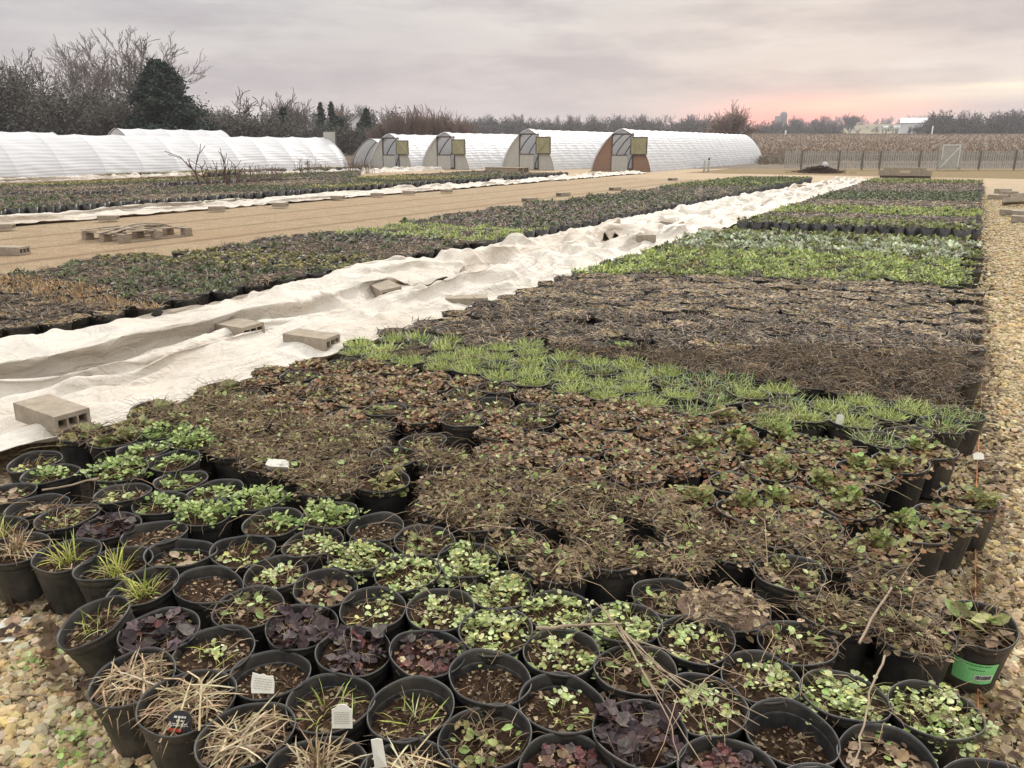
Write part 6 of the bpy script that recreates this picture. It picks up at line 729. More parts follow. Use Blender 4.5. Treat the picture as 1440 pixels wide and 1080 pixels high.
-5,0,1,-1,0,0,-1,-1,1,0,-1,0,8,-2,-5,1,-4,0,1,3,1,-3,5,-1,4,-11,-1,4,-3,-4,9,-3,0,1,4,-1,-1,0,1,0,-1,0,0,-1,1,-1,-1,-1,11,2,-10,6,-1,-12,5,3,0,0,0,0,
-4,-3,4,-2,-3,1,3,-1,-5,1,9,0,-3,2,1,-2,1,0,0,0,0,0,-1,-1,-3,12,5,0,-6,-9,3,0,-1,3,1,-2,-3,-2,-7,-2,5,6,-3,1,-3,-3,5,6,-3,3,-1,-1,1,0,0,0,0,0,-1,-1,-3,
3,12,-3,-8,5,-2,-3,0,4,2,-3,1,5,-8,-1,0,3,-3,1,-3,-1,-1,1,4,2,-2,-1,1,0,0,0,1,-2,-1,0,-2,-3,6,-4,-4,15,2,-10,0,4,4,-3,-1,-5,-9,4,10,3,-4,1,-2,-1,3,-7,
6,1,-3,1,0,0,-1,1,-1,0,-1,1,0,-6,3,-5,-7,6,19,-11,0,6,1,-4,-1,-7,-5,6,12,1,-3,-4,0,1,-3,-1,6,-5,3,-1,0,0,0,0,0,0,-1,0,-1,-3,0,-1,-9,10,10,-4,-1,3,-1,
-4,-2,-2,-4,4,8,-1,-1,0,1,1,-7,4,4,-6,5,-2,0,0,-1,1,1,0,-1,-1,8,-7,-8,10,-1,-5,7,0,1,0,-7,-4,2,0,3,-1,8,2,-6,-3,0,1,-5,9,-5,1,3,-1,-1,0,0,-1,2,0,0,2,5,
2,-6,-12,9,-2,4,3,3,-1,-10,-3,0,-1,7,2,1,2,-3,-4,2,-5,2,5,-6,4,1,0,-2,0,-1,1,0,1,2,3,1,7,-2,-9,-5,7,-2,4,3,-1,-11,0,-1,-3,11,0,-3,3,-1,-2,-3,0,4,-4,6,
-3,0,-3,1,0,0,1,0,1,3,1,0,6,-3,2,-7,8,-10,5,-3,-5,0,3,-2,0,3,3,-3,0,1,3,-5,-2,2,3,-8,4,-1,-1,1,0,0,3,-1,1,2,2,-3,-3,7,3,9,-6,-12,3,-3,-6,9,1,-4,-3,-5,
5,-6,3,9,-1,-4,3,-1,-7,1,2,2,0,0,0,0,2,2,-2,2,0,-3,-2,5,5,10,-10,-15,7,-3,-5,6,12,0,-11,-1,-2,-2,-4,-1,11,4,-2,-2,-3,2,0,0,0,0,0,0,2,2,-4,1,-1,-3,1,-2,
8,7,-9,-2,-1,-1,-7,7,12,-1,-5,-3,-6,1,-4,5,10,-2,-4,0,1,-3,2,0,-1,0,0,0,0,4,-2,-5,-1,-4,2,2,1,4,0,-3,-3,2,-5,3,11,3,-4,-3,-5,0,-4,13,3,-4,-2,-2,4,-3,2,
-3,-1,0,0,1,-1,-1,8,-15,0,0,3,-6,1,12,-2,-1,-5,0,0,0,8,3,3,-8,-1,-4,3,7,1,1,-5,-1,2,0,2,-4,-1,0,0,2,-6,-3,0,9,-12,5,-4,-3,1,7,-3,7,2,-7,3,-2,1,2,7,-8,
-5,4,2,6,0,-2,1,-1,-2,3,-4,0,1,-1,0,2,-1,-10,1,9,-9,4,-1,-2,0,3,10,-1,-1,-3,1,-3,-5,0,4,6,-9,1,11,0,-4,-2,-6,9,-4,3,-4,0,0,1,0,1,4,-4,-7,2,9,-5,4,-5,0,
0,0,4,-3,-3,6,-4,-9,0,8,0,3,1,10,-6,-4,-6,-5,7,3,-1,-3,-1,1,3,0,1,0,3,-5,-1,6,2,0,-2,-3,-3,-3,2,-3,-1,6,1,-10,-1,9,3,2,11,-5,-5,-4,-7,0,5,3,-2,0,-4,3,
2,0,0,-5,2,2,4,0,1,1,0,-1,-10,-4,1,0,-2,8,10,-19,2,12,3,6,-2,-2,-3,-9,2,3,-3,4,-3,2,-4,4,0,0,0,0,0,4,2,-2,-2,1,2,-1,-12,-6,1,2,3,6,6,-8,-2,9,9,-8,-4,1,
-11,0,10,7,-13,7,-1,0,0,0,0,0,-1,0,1,6,4,-5,-9,1,6,-1,-11,-5,2,2,4,5,4,1,0,2,7,-6,-11,0,-4,-6,11,-4,7,0,1,0,-2,1,0,0,-1,0,2,6,-1,-5,-4,-4,3,6,-10,-6,3,
1,7,2,5,1,7,7,-9,-14,-1,7,-14,2,6,5,3,-4,0,0,-1,0,1,0,0,0,1,3,-2,-3,-1,-5,9,-1,-4,-6,-1,4,7,0,2,5,7,-2,-6,-3,-5,0,-5,0,6,8,-3,-3,0,-2,-2,2,0,0,-1,1,2,
2,-1,2,-4,-4,3,1,-1,-4,-2,2,0,5,-5,1,4,-2,-3,1,7,-5,5,4,1,7,-5,-7,-2,-4,1,1,0,0,0,0,3,2,-2,6,-4,-6,0,2,2,-1,2,-6,0,3,-7,1,-1,-5,0,7,5,-4,14,3,2,-6,-5,
-6,3,-4,2,0,0,0,0,0,2,0,-3,8,-1,-7,-1,3,6,-1,-5,-2,1,4,-6,-2,-4,-8,-1,14,4,-3,9,6,-3,-5,-6,1,-1,-2,3,1,-1,0,0,-1,2,0,1,4,-2,-4,-1,2,5,6,0,-7,4,-7,-1,
-4,-5,-10,8,8,0,0,5,5,-5,-3,-3,-1,1,1,2,0,0,0,0,0,0,-1,3,0,-2,-3,0,5,3,12,-6,-2,1,0,-16,4,-6,0,3,0,1,0,-2,7,-4,-2,3,-1,-1,4,1,0,-1,0,0,0,-2,1,1,-1,-2,
0,-3,5,6,-1,5,0,4,-7,-6,2,-2,-2,-3,1,-2,0,-6,6,1,2,0,0,3,2,-2,0,0,0,0,-1,0,-2,2,-6,-2,6,-1,1,6,2,0,3,1,-2,-3,6,1,-7,-2,-4,1,-15,3,3,11,1,-3,1,1,-1,1,0,
-1,0,0,0,-2,-1,-2,-6,-2,11,2,0,-1,5,1,4,0,-4,-1,0,16,-3,-10,-5,-9,1,4,1,8,2,-3,-2,-3,0,0,-1,0,0,0,0,0,-4,-4,-7,4,15,0,-4,-1,2,-1,2,-3,0,3,12,3,2,-2,-7,
-8,2,2,1,5,1,-2,-5,-3,-2,0,0,-1,0,0,0,0,-2,-7,-4,8,11,5,-7,-4,-2,-4,-1,0,-2,10,6,5,4,3,1,-5,-1,-2,0,2,-2,-6,-1,-3,1,-3,1,-1,0,0,1,0,-3,-6,-4,10,4,3,-5,
-5,-4,0,-1,-6,3,12,2,1,5,5,5,-1,1,-4,-4,0,-3,-2,-2,-3,1,2,-2,0,0,1,0,-1,-2,-3,0,3,2,-5,-3,-4,-1,-1,-1,-2,9,3,1,-1,0,7,5,2,3,-3,-5,-3,-2,1,-1,-3,2,3,0,
-1,0,0,0,0,-2,-1,2,0,1,0,-9,-4,-1,0,1,9,0,-1,-1,-3,-1,2,5,-1,6,2,-7,-3,-1,1,2,1,0,3,0,0,0,0,0,0,-2,-2,4,-2,0,-4,0,-2,-2,-2,10,0,1,0,-3,-7,-3,0,-1,5,5,
-2,-5,-2,1,2,4,6,0,1,0,0,0,0,1,-4,1,1,4,3,-5,4,-2,-1,-3,2,-3,0,1,-3,-6,-6,-7,-3,-1,-3,10,5,-2,-2,4,4,7,1,4,0,-2,1,0,1,0,1,-1,-3,5,6,-8,9,-5,3,-3,-4,6,
-8,2,-2,-6,-9,0,13,3,-6,-12,4,0,-1,3,4,1,10,2,-6,1,0,0,0,1,-1,-3,2,-1,2,12,-6,0,-8,8,-2,3,-5,0,-1,-3,-8,8,9,-9,5,-8,-2,4,-3,1,-2,9,1,-4,0,0,1,0,0,1,-1,
2,-3,-1,5,1,-3,-1,1,1,3,4,-2,-8,4,-3,-1,3,-1,3,-5,6,9,-2,-9,-3,1,-9,7,-1,0,1,1,0,0,1,0,-4,2,-3,1,4,-5,0,4,-2,7,1,2,-4,0,-3,-1,7,3,1,2,3,3,-2,-11,-2,-2,
-1,-3,3,-3,2,0,0,0,1,-5,0,2,0,-6,0,-1,6,-1,-5,9,1,3,0,1,-3,5,10,7,3,2,-10,-5,2,-10,-4,1,-3,-3,1,1,0,1,0,0,0,-3,3,-1,0,-5,-1,4,5,-2,-8,-1,1,1,8,2,4,-1,
3,2,-2,-6,8,6,-4,-8,-4,3,-5,3,-4,2,-1,1,0,-1,1,1,-2,0,3,-2,-1,11,-1,-7,-3,-2,-5,6,-1,3,0,2,-1,2,3,2,5,6,-4,-7,-5,3,-1,-2,-2,-1,0,0,0,0,0,0,0,0,3,-2,1,
13,3,-9,-5,-2,-2,-4,2,0,1,-2,-4,2,7,5,3,-2,0,-1,-2,-3,5,-7,0,0,-1,1,0,0,-1,2,-2,5,0,1,0,9,4,-4,-5,-4,-3,-7,2,1,3,-7,-5,-2,6,6,3,-4,1,4,5,-6,1,3,-5,-2,
2,-1,0,-1,-1,4,1,4,2,-2,1,2,5,-2,-5,-2,-5,-2,1,-1,1,-8,-5,-5,2,6,3,-4,-1,8,7,-1,0,3,-2,-4,1,0,0,0,-2,1,6,2,2,1,-5,-1,2,0,0,-1,-5,2,1,0,-6,-3,-4,-6,-2,
5,1,-6,1,14,1,-5,5,3,1,-2,0,0,0,0,0,3,2,0,0,0,-4,-8,0,2,5,-1,4,2,2,1,-7,-2,0,-5,-5,-1,1,-6,-2,8,2,0,3,5,2,-1,0,0,0,0,2,-1,-1,-4,3,0,-6,-12,1,4,4,8,4,5,
3,-4,-1,2,-3,-4,-5,-4,0,-5,-1,4,2,2,2,3,4,-1,-1,0,0,0,0,0,-5,-1,1,3,-12,0,-6,7,8,8,-1,4,-3,-3,-4,4,1,-5,-6,-2,-2,-1,-1,-1,5,7,3,3,2,-1,-2,0,0,2,-1,-2,
-3,-1,1,1,-7,-7,9,1,12,-2,0,0,-3,-10,2,10,1,-2,-4,-5,-4,3,0,3,3,5,-2,2,1,0,-4,1,0,1,0,-2,1,2,0,-2,-2,-6,0,14,6,-5,-1,4,-3,-1,-6,4,0,-3,0,2,1,-2,-3,1,
-2,0,5,-2,2,-2,-1,0,0,1,0,2,2,1,1,-4,2,-3,0,4,5,-5,4,1,-11,-11,1,9,4,-2,1,7,6,-2,-10,-5,7,1,-6,0,0,1,-1,0,0,1,0,4,5,-6,5,6,-3,1,1,3,-12,-2,8,-4,-8,-8,
2,6,-2,3,4,12,3,-5,-7,-3,2,5,-9,-5,3,1,-1,0,0,0,4,0,-4,9,2,-2,5,2,-5,-8,-2,7,-1,1,-4,-3,0,-2,1,-2,9,10,1,-5,-4,-5,0,-6,-1,-6,7,3,-1,0,0,2,1,-4,5,5,-1,
1,-2,-8,-8,10,12,-7,-3,3,4,0,2,-6,-3,-3,5,6,0,-3,1,-4,-1,-6,-2,-1,0,4,2,-1,0,1,-1,1,4,3,-2,-3,0,0,-1,3,2,-3,2,-5,1,16,3,-6,-10,-4,-2,3,3,2,2,-4,-2,-1,
-2,-2,0,2,0,0,0,1,-3,3,1,-2,1,0,1,3,-2,0,1,-1,-6,-2,2,5,14,-11,-7,1,-7,0,3,8,5,-2,-4,3,-3,-1,-3,3,-1,0,0,-2,3,1,0,-7,-1,4,1,4,-1,-6,-2,0,-7,0,4,11,3,3,
-8,-2,-6,-9,2,10,8,3,-3,0,1,1,-2,-2,-1,0,0,-1,4,-1,-4,-8,-6,9,4,-2,2,-2,-13,-3,-1,6,14,4,-2,-1,-3,5,-3,-18,-3,7,15,3,-3,-1,4,0,0,-1,-1,0,0,1,-1,0,-3,
-4,-5,-2,8,-3,-4,-4,-6,1,-1,-1,9,8,-1,1,3,1,2,-10,-15,6,10,10,-6,2,2,0,1,3,-2,0,0,1,-1,-3,-3,-2,-5,-4,9,5,-5,-8,4,-2,3,3,-1,-8,-1,7,9,6,4,1,-15,-5,-5,
6,-4,1,7,0,0,4,3,-1,0,6,0,3,2,3,-4,-16,-7,1,2,0,-1,9,0,1,-3,-7,-4,4,18,5,-6,-7,10,-17,-8,-2,3,11,5,1,-11,0,11,-2,])
# ---------------------------------------------------------------- pots placed one by one from the photo (rim centre px,py)
MAN=[
(130,874,'bladesp','tilted black pot with a few green shoots, alone at the left corner by the gravel',(-.28,.20)),
(232,887,'heuch','black pot of dusky purple leaves spilling forward, right of the tilted corner pot',(-.03,.03)),
(308,902,'seed','black pot of soil with pale curling sprouts, behind the two straw filled corner pots',(0,0)),
(204,955,'straw','front black pot of flattened straw overhanging the gravel, nearest the tilted pot',(-.06,.10)),
(270,983,'straw','front black pot of dead straw leaves with a round black plant tag in it',(0,.08)),
(363,1010,'straw','front black pot of dead straw leaves with a torn white tag at its back rim',(0,.05)),
(378,932,'soil','black pot with a deep bare inner wall, behind the torn white tag',(.03,-.05)),
(465,968,'bladesp','soil filled black pot with pale curled shoots, behind the arched white tag',(0,0)),
(565,990,'bladesp','black pot with small green seedlings at its near rim, right of the arched white tag',(.03,0)),
(462,1070,'tuft','front black pot with an upright bundle of cut straw stems',(0,0)),
(580,1080,'straw','front black pot buried under arching dry straw beside the rolled white tag',(0,0)),
(690,1028,'matlow','black pot full of crumbly brown moss, between the straw pots and the red leaved pot',(0,0)),
(692,958,'soil','black pot of brown crumbs with one pale stone at its left rim',(.02,0)),
(600,928,'heuchr','black pot with a rusty red clump on the right half of its soil',(.05,.03)),
(430,884,'heuch','black pot hidden under a big heap of dark plum ruffled leaves',(0,0)),
(505,900,'heuch','black pot of crumpled plum leaves with a bright pink stalk, right of the plum heap',(.03,0)),
(537,851,'seed','black pot with one yellow green feathery sprout at its left side',(0,0)),
(625,858,'creepsp','black pot with a few pale sprigs, left of the long lime mat',(0,0)),
(465,822,'litter','black pot of brown soil crossed by dry leaf scraps, behind the plum heap',(0,0)),
(353,850,'matlow','black pot of matted brown roots, between the empty looking oval pot and the plum heap',(0,0)),
(301,822,'soil','oval squeezed black pot of bare brown soil, right of the grassy tuft pots',(0,0)),
(203,808,'blades','wide black pot with a thin yellow grass tuft, right end of the grassy row',(-.05,.1)),
(155,790,'blades','black pot with the fullest drooping yellow green grass tuft',(-.03,.05)),
(101,776,'blades','black pot with a yellow green grass tuft, second in the grassy row from the left',(-.02,.05)),
(50,768,'tuft','black pot with one brown withered tuft, left of the yellow grass tufts',(0,.05)),
(4,742,'blades','black pot with bright yellow leaves cut by the left edge of the picture',(0,0)),
(258,768,'litter','black pot with dark red dead leaves on soil, behind the oval bare pot',(0,0)),
(323,770,'seed','black pot of twiggy soil with one tiny seedling, above the oval bare pot',(.06,.05)),
(216,746,'soil','black pot of rooty brown soil, behind the wide grass pot',(0,0)),
(163,740,'heuch','black pot with grey purple withered leaves leaning over its right rim',(0,0)),
(110,726,'matlow','black pot with yellow green moss along the right half of its soil',(0,0)),
(57,714,'litter','black pot filled level with flat dark red brown litter, near the left edge',(0,0)),
(10,693,'litter','black pot of dark leaf litter at the left edge, below two sparse pots',(0,0)),
(174,692,'creepsp','black pot with a single sprig of green on brown soil, in the leafy green group',(0,0)),
(225,704,'leafysp','black pot half covered by fresh green leaves, above the purple leaved pot',(0,0)),
(254,672,'leafysp','black pot of brown soil with thin creeping green, middle of the leafy group',(0,0)),
(303,688,'leafysp','black pot with a loose green tuft in its centre, right of the leafy group',(0,0)),
(282,722,'leafy','black pot covered by a dense bright green bush, below the leafy group',(0,0)),
(345,702,'leafy','black pot covered with spreading bright green leaves, left of the tallest green bush',(0,0)),
(375,742,'leafysp','black pot with green leaves on the left half and bare red soil on the right',(0,0)),
(458,727,'leafy','black pot completely covered by a round bushy light green plant',(0,0)),
(526,740,'soil','black pot of bare soil with pale stems, right of the round bushy plant',(0,0)),
(436,770,'creepsp','black pot with pale round leaves on its left half, below the bushy plant',(0,0)),
(503,787,'creep','black pot with a pale lime clump, left of the big lime patch',(0,0)),
(394,802,'creepsp','black pot of dark soil with a small lime sprig crossed by dry stems',(0,0)),
(570,806,'creep','black pot under a lime leaf patch, left one of the joined pair',(0,0)),
(650,797,'creep','black pot under a lime leaf patch, right one of the joined pair',(0,0)),
(598,762,'matlow','black pot of brown litter behind the joined pair of lime pots',(0,0)),
(725,758,'matlow','black pot with a few big green leaves on brown mat, showing its ringed wall',(.02,.05)),
(711,832,'creep','black pot with lime leaves hanging over its back half',(0,0)),
(705,890,'creep','black pot at the left end of the long lime mat, leaves trailing down its side',(0,0)),
(785,862,'creep','black pot buried in the middle of the long lime mat',(0,0)),
(862,872,'creep','black pot buried at the right end of the long lime mat',(0,0)),
(797,915,'creepsp','black pot with sparse yellowish lime leaves, right under the long lime mat',(0,0)),
(788,988,'seed','black pot of soil and pale stones with one bright green toothed sprout',(0,0)),
(899,945,'matlow','black pot of brown soil half covered by a fan of long dry twigs',(0,0)),
(893,1024,'heuch','black pot of dark purple leaves and one pale stone, left of the twig fan',(0,0)),
(790,1066,'heuchr','front black pot of deep red and purple crumpled leaves at the bottom edge',(0,0)),
(895,1100,'soil','black pot at the bottom edge below the dark purple leaves',(0,0)),
(680,1100,'straw','black pot with a curved white stem, cut by the bottom edge',(0,0)),
(1003,972,'creepsp','black pot with a yellow lime clump, just left of the large bare soil pot',(0,0)),
(1104,1005,'soil','large black pot of bare dark soil with white specks, rings showing on its front wall',(0,.05)),
(1012,1062,'heuchr','black pot with torn reddish brown leaves at the bottom edge, under the bare soil pot',(0,0)),
(1068,948,'creepsp','black pot with a lime clump in front of the flat mud cake',(0,0)),
(1216,1052,'litter','front black pot of big brown dead leaves with one lime clump',(0,0)),
(1180,968,'creep','black pot of yellow lime leaves, left half of the right hand lime patch',(0,0)),
(1285,988,'creep','black pot with the largest pale lime leaves, beside the pot with the green label',(0,0)),
(1345,1098,'litter','black pot of brown scraps in the bottom right corner of the picture',(0,0)),
(1132,1104,'matlow','black pot of brown crumbs cut by the bottom edge, left of the big dead leaves',(0,0)),
(1377,875,'broad','black pot with a bright green printed label, standing alone at the right corner',(.02,.05)),
(1040,862,'mud','black pot capped by a wide flat cake of dried mud',(0,0)),
(930,838,'matlow','black pot of brown leaf scraps, just left of the mud capped pot',(0,0)),
(985,905,'creepsp','black pot of sparse lime sprigs, just below the mud capped pot',(0,0)),
(1110,905,'matlow','black pot of brown debris, just right of the mud capped pot',(0,0)),
(950,782,'mat','black pot under brown debris, just above the mud capped pot',(0,0)),
(1262,885,'mat','black pot under tangled dry straw, just left of the pot with the green label',(0,0)),
(1172,880,'mat','black pot under brown leaf debris crossed by a thick dead stick',(0,0)),
(1292,742,'clump','ribbed black pot with green rosettes standing out at the right end of the rosette block',(0,0)),
(1330,722,'clump','ribbed black pot with faded grey green leaves, second from the end at the right edge',(0,0)),
(1362,700,'clump','ribbed black pot with dry brown leaves hanging down its right side, at the right edge',(0,0)),
(1243,770,'clump','black pot of small pink edged leaves, just below the ribbed pot with rosettes',(0,0)),
(50,648,'seed','black pot of dark soil with one sprig, below the white cover at left',(0,0)),
(68,664,'leafysp','black pot with one green clump at its left half, near the white cover',(0,0)),
(560,690-52,'matlow','black pot sunk among brown mats with an open rim',(0,0)),
(590,622,'matlow','black pot with a round open rim and dull green leaves before the black gap',(0,0)),
(697,566,'matlow','black pot with few dark leaves behind the black gap, touching the green grass band',(0,0)),
(873,482,'leafysp','single black pot with pale leaves sitting higher than the dark twiggy block',(0,0)),
(536,676,'olive','black pot leaning left with olive leaves, its ringed wall showing, above the bare soil pots',(0,.12)),
]
def L1(px,pts):
    if px<=pts[0][0]:return pts[0][1]
    for (a,b),(c,d) in zip(pts,pts[1:]):
        if px<=c:return b+(d-b)*(px-a)/(c-a)
    return pts[-1][1]
RB=[ # bands of the right bed: lower boundary in the photo, kind
 ([(1100,257),(1380,258)],'midg'),([(1100,268),(1380,271)],'twigs'),([(1090,279),(1380,283)],'dkg'),([(1060,287),(1380,294)],'tanmat'),
 ([(1030,297),(1200,300),(1380,306)],'green'),([(1030,304),(1380,315)],'twigs'),([(1030,312),(1200,317),(1380,324)],'midg'),
 ([(1000,322),(1200,329),(1380,338)],'GAP'),([(1000,330),(1200,337),(1380,346)],'midg'),
 ([(900,347),(1200,354),(1380,368)],'silver'),([(870,384),(1100,390),(1380,402)],'green'),
 ([(700,425),(900,438),(1380,468)],'tanmat'),([(470,470),(640,470),(830,495),(1040,532),(1270,572)],'twigs')]
def kind_of(px,py,X,Y):
    n=R.random()
    if X>-4.5:
        for pts,k in RB:
            if py<L1(px,pts):
                if k=='GAP':return 'GAP'
                if k in('green','silver','midg') and n<.08:return 'dkg'
                if k=='green' and n<.34:return 'midg' if n<.2 else 'olive'
                if k=='silver' and n>.75:return 'midg'
                if k=='midg' and n>.8:return 'twigs'
                if k=='tanmat' and n<.25:return 'twigs'
                if k=='twigs' and n<.16:return 'tanmat'
                return k
        low=L1(px,[(470,499),(640,528),(770,545),(1000,582),(1130,600),(1340,622)])
        if py<low:
            return ('bandsp' if n<.14 else 'twigs' if n<.2 else 'band') if px<980 else ('band' if n<.3 else 'bandsp' if n<.85 else 'matlow')
        if px>1180 and py<low+10:return 'bandsp'
        if px<170+ (640-py)*.9 and py<650 and px<330:return 'broadl'
        if px<330 and py<600:return 'broadl' if n<.3 else 'mat'
        if px<950 and py<L1(px,[(300,560),(500,598),(640,640),(760,660),(900,700),(950,700)]):return 'redmat' if n<.85 else 'matlow'
        if px>=900 and py<L1(px,[(900,700),(1100,745),(1390,790)]):return 'clump'
        if px<330 and py>=600: return 'leafy' if n<.6 else 'leafysp'
        return 'mat' if n<.82 else 'matlow'
    if X>-10.6:
        if px<300 and L1(px,[(0,388),(120,404),(250,428)])<py<L1(px,[(0,412),(120,432),(250,446)]):return 'orange'
        if py>=L1(px,[(0,412),(250,440),(300,450)]):return 'tanmat' if n<.3 else 'twigs'
        if L1(px,[(150,350),(300,349),(400,354),(540,364)])<py<L1(px,[(150,364),(300,372),(400,377),(560,384)]):return 'olive'
        if py>=L1(px,[(0,360),(300,370),(560,384)]):return 'dkg' if n<.55 else 'twigs'
        if 470<px and L1(px,[(470,316),(600,313),(860,328)])<py<L1(px,[(470,327),(600,334),(860,352)]):return 'band' if n<.8 else 'twigs'
        if py<262:return 'midg' if n<.4 else 'dkg'
        if 277<py<287:return 'dkg' if n<.6 else 'twigs'
        return 'twigs' if n<.78 else 'dkg'
    from mathutils import noise
    a=noise.noise(Vector((X*.22,Y*.16,3)))
    if a>.30:return 'olive'
    if a>.2:return 'dkg'
    if a>.05:return 'twigs' if n<.7 else 'dkg'
    if a<-.28:return 'tanmat'
    return 'twigs' if n<.85 else 'dkg'
pots=[] # x,y,kind,label,tilt,manual
for px,py,k,lab,tl in MAN:
    x,y=G(px,py,PZ);pots.append([x,y,k,lab,tl,True])
for it in range(60): # ease overlaps of the hand placed pots
    for i in range(len(pots)):
        for j in range(i):
            a,b=pots[i],pots[j];dx,dy=a[0]-b[0],a[1]-b[1];d=math.hypot(dx,dy)
            if 1e-6<d<.215:
                k=(.215-d)/d*.3;a[0]+=dx*k;a[1]+=dy*k;b[0]-=dx*k;b[1]-=dy*k
nman=len(pots)
FRONT=[(0,628),(60,630),(120,655),(200,672),(330,672),(400,690),(480,708),(560,720),(650,748),(700,735),(760,800),(800,838),(870,850),(930,872),(950,900),(1100,905),(1200,905),(1260,900),(1340,860),(1440,800)]
GAPS=[(645,622,20,30),(845,668,24,11),(886,688,22,16),(640,585,14,12),(300,640,22,10),(352,628,18,9),(556,604,10,6),(470,582,14,6),(1000,742,16,8),(1120,780,22,9),(1150,612,10,6),(935,587,10,6),(1255,925,20,6)]
def clear(px,py):
    for a,b,w,h in GAPS:
        if ((px-a)/w)**2+((py-b)/h)**2<1:return False
    return True
spc=.238;rowh=spc*.88
def lattice(x0,x1,y0,y1,jit=.012):
    j=0;y=y0
    while y<y1:
        x=x0+(spc/2 if j%2 else 0)
        while x<x1:
            yield x+R.gauss(0,jit),y+R.gauss(0,jit)
            x+=spc
        y+=rowh;j+=1
grid={}
def cell(x,y):return (int(x//.3),int(y//.3))
for p in pots:grid.setdefault(cell(p[0],p[1]),[]).append(p)
def near(x,y,d=.2):
    cx,cy_=cell(x,y)
    for i in(-1,0,1):
        for j in(-1,0,1):
            for p in grid.get((cx+i,cy_+j),[]):
                if math.hypot(p[0]-x,p[1]-y)<d:return True
    return False
def rnd(x,y,s):
    from mathutils import noise
    return noise.noise(Vector((x*s,y*s,0)))
for x,y in lattice(-3.68,.16,1.2,37.2,.017):
    px,py,d=proj(x,y,PZ)
    if d<.3 or py>L1(px,FRONT) or near(x,y) or not clear(px,py):continue
    if x>.02 and R.random()<.3:continue
    if x>.1 and py>640:continue
    if R.random()<.012:continue
    k=kind_of(px,py,x,y)
    if k=='GAP':continue
    pots.append([x,y,k,None,(R.gauss(0,.02),R.gauss(0,.02)),False])
for x,y in [(R.uniform(-3.6,.1),R.uniform(1.2,3.6)) for _ in range(9000)]: # close accidental holes between rows
    px,py,d=proj(x,y,PZ)
    if d<.3 or py>L1(px,FRONT) or near(x,y,.213) or not clear(px,py) or (x>.02 and py>640):continue
    if any(math.hypot(q[0]-x,q[1]-y)<.2 for q in pots[nman:]):continue
    k=kind_of(px,py,x,y)
    if k!='GAP':pots.append([x,y,k,None,(R.gauss(0,.02),R.gauss(0,.02)),False])
for x,y in lattice(-9.85,-6.26,3.0,37.0,.02):
    px,py,d=proj(x,y,PZ)
    if px<-60 or R.random()<.02:continue
    if x<-9.3+.4*rnd(3,y,.8)*1.5: continue
    k=kind_of(px,py,x,y)
    if 310<px and py<300 and rnd(x,y,.3)>.32:continue
    pots.append([x,y,k,None,(0,0),False])
for x,y in lattice(-30.2,-18.7,8.5,42.,.03):
    px,py,d=proj(x,y,PZ)
    if px<-60 :continue
    if y>37-(-18.7-x)*.0+2.5*rnd(x,3,.5):continue
    if -25.2<x<-24.4 or rnd(x+50,y,.35)>.38:continue
    if px>505 and x<-24: continue
    pots.append([x,y,kind_of(px,py,x,y),None,(0,0),False])
for x,y in lattice(-37.2,-34.6,15,42.,.03):
    px,py,d=proj(x,y,PZ)
    if px<-40 or rnd(x+9,y,.4)>.1:continue
    pots.append([x,y,'olive' if rnd(x,y,.2)>0 else 'tanmat',None,(0,0),False])
# the 300 that show largest
def showsize(p):
    px,py,d=proj(p[0],p[1],PZ)
    if -45<px<1485 and 200<py<1125: return 1/d
    return 0
order=sorted(range(len(pots)),key=lambda i:-(10 if pots[i][5] else showsize(pots[i])))
solo=set(order[:300])
NV=6
PM0=[pot_geo(0,s_).mesh('pot',[PLAS]) for s_ in range(7)]
SM0=[soil_geo(0,50+i).mesh('soil',[SOIL]) for i in range(6)]
FM={}
def FMesh(kind,v):
    if (kind,v) not in FM: FM[(kind,v)]=foliage(kind,0,hash_(kind)+v).mesh('foliage_'+kind,[TINT],False)
    return FM[(kind,v)]
def hash_(s): return sum(ord(c)*(i*31+7) for i,c in enumerate(s))%9973
RECIPE['mud']=[('chip',60,.014,.5,.12,.03,.04,-.3,.3,'brown'),('oval',14,.03,.4,.12,.03,.045,-.2,.3,'straw'),('twig',16,.09,.5,.12,.03,.04,-.1,.3,'tan')]
DESC=dict(band=('black pot of bright green grassy tufts in the near bright band of the right bed','pots of the bright grass band'),
 bandsp=('black pot of thin yellowing grass at the right end of the near bright green band','pots at the thin end of the grass band'),
 redmat=('black pot under a flat rusty brown mat, just below the near bright green band','pots of the rusty mat block'),
 clump=('black pot of brown leaves and green rosettes, right side below the bright green band','pots of the rosette block'),
 mat=('black pot overgrown by dry brown debris in the middle of the near block','pots of the brown debris block'),
 matlow=('black pot with its rim showing round dull olive plants in the near block','open rimmed pots of the near block'),
 leafy=('black pot bushy with bright green leaves below the white cover at the left','pots of the leafy green group'),
 leafysp=('black pot half filled with green leaves below the white cover at the left','half filled pots of the leafy green group'),
 broadl=('black pot with long dark green leaves beside the white cover, near left','pots with long leaves by the white cover'),
 twigs=('black pot of dark dead twigs in the block just behind the bright green band','pots of the dark twig block'),
 tanmat=('black pot of tan dead stems among dark twig pots behind the bright green band','tan pots among the dark twig pots'))
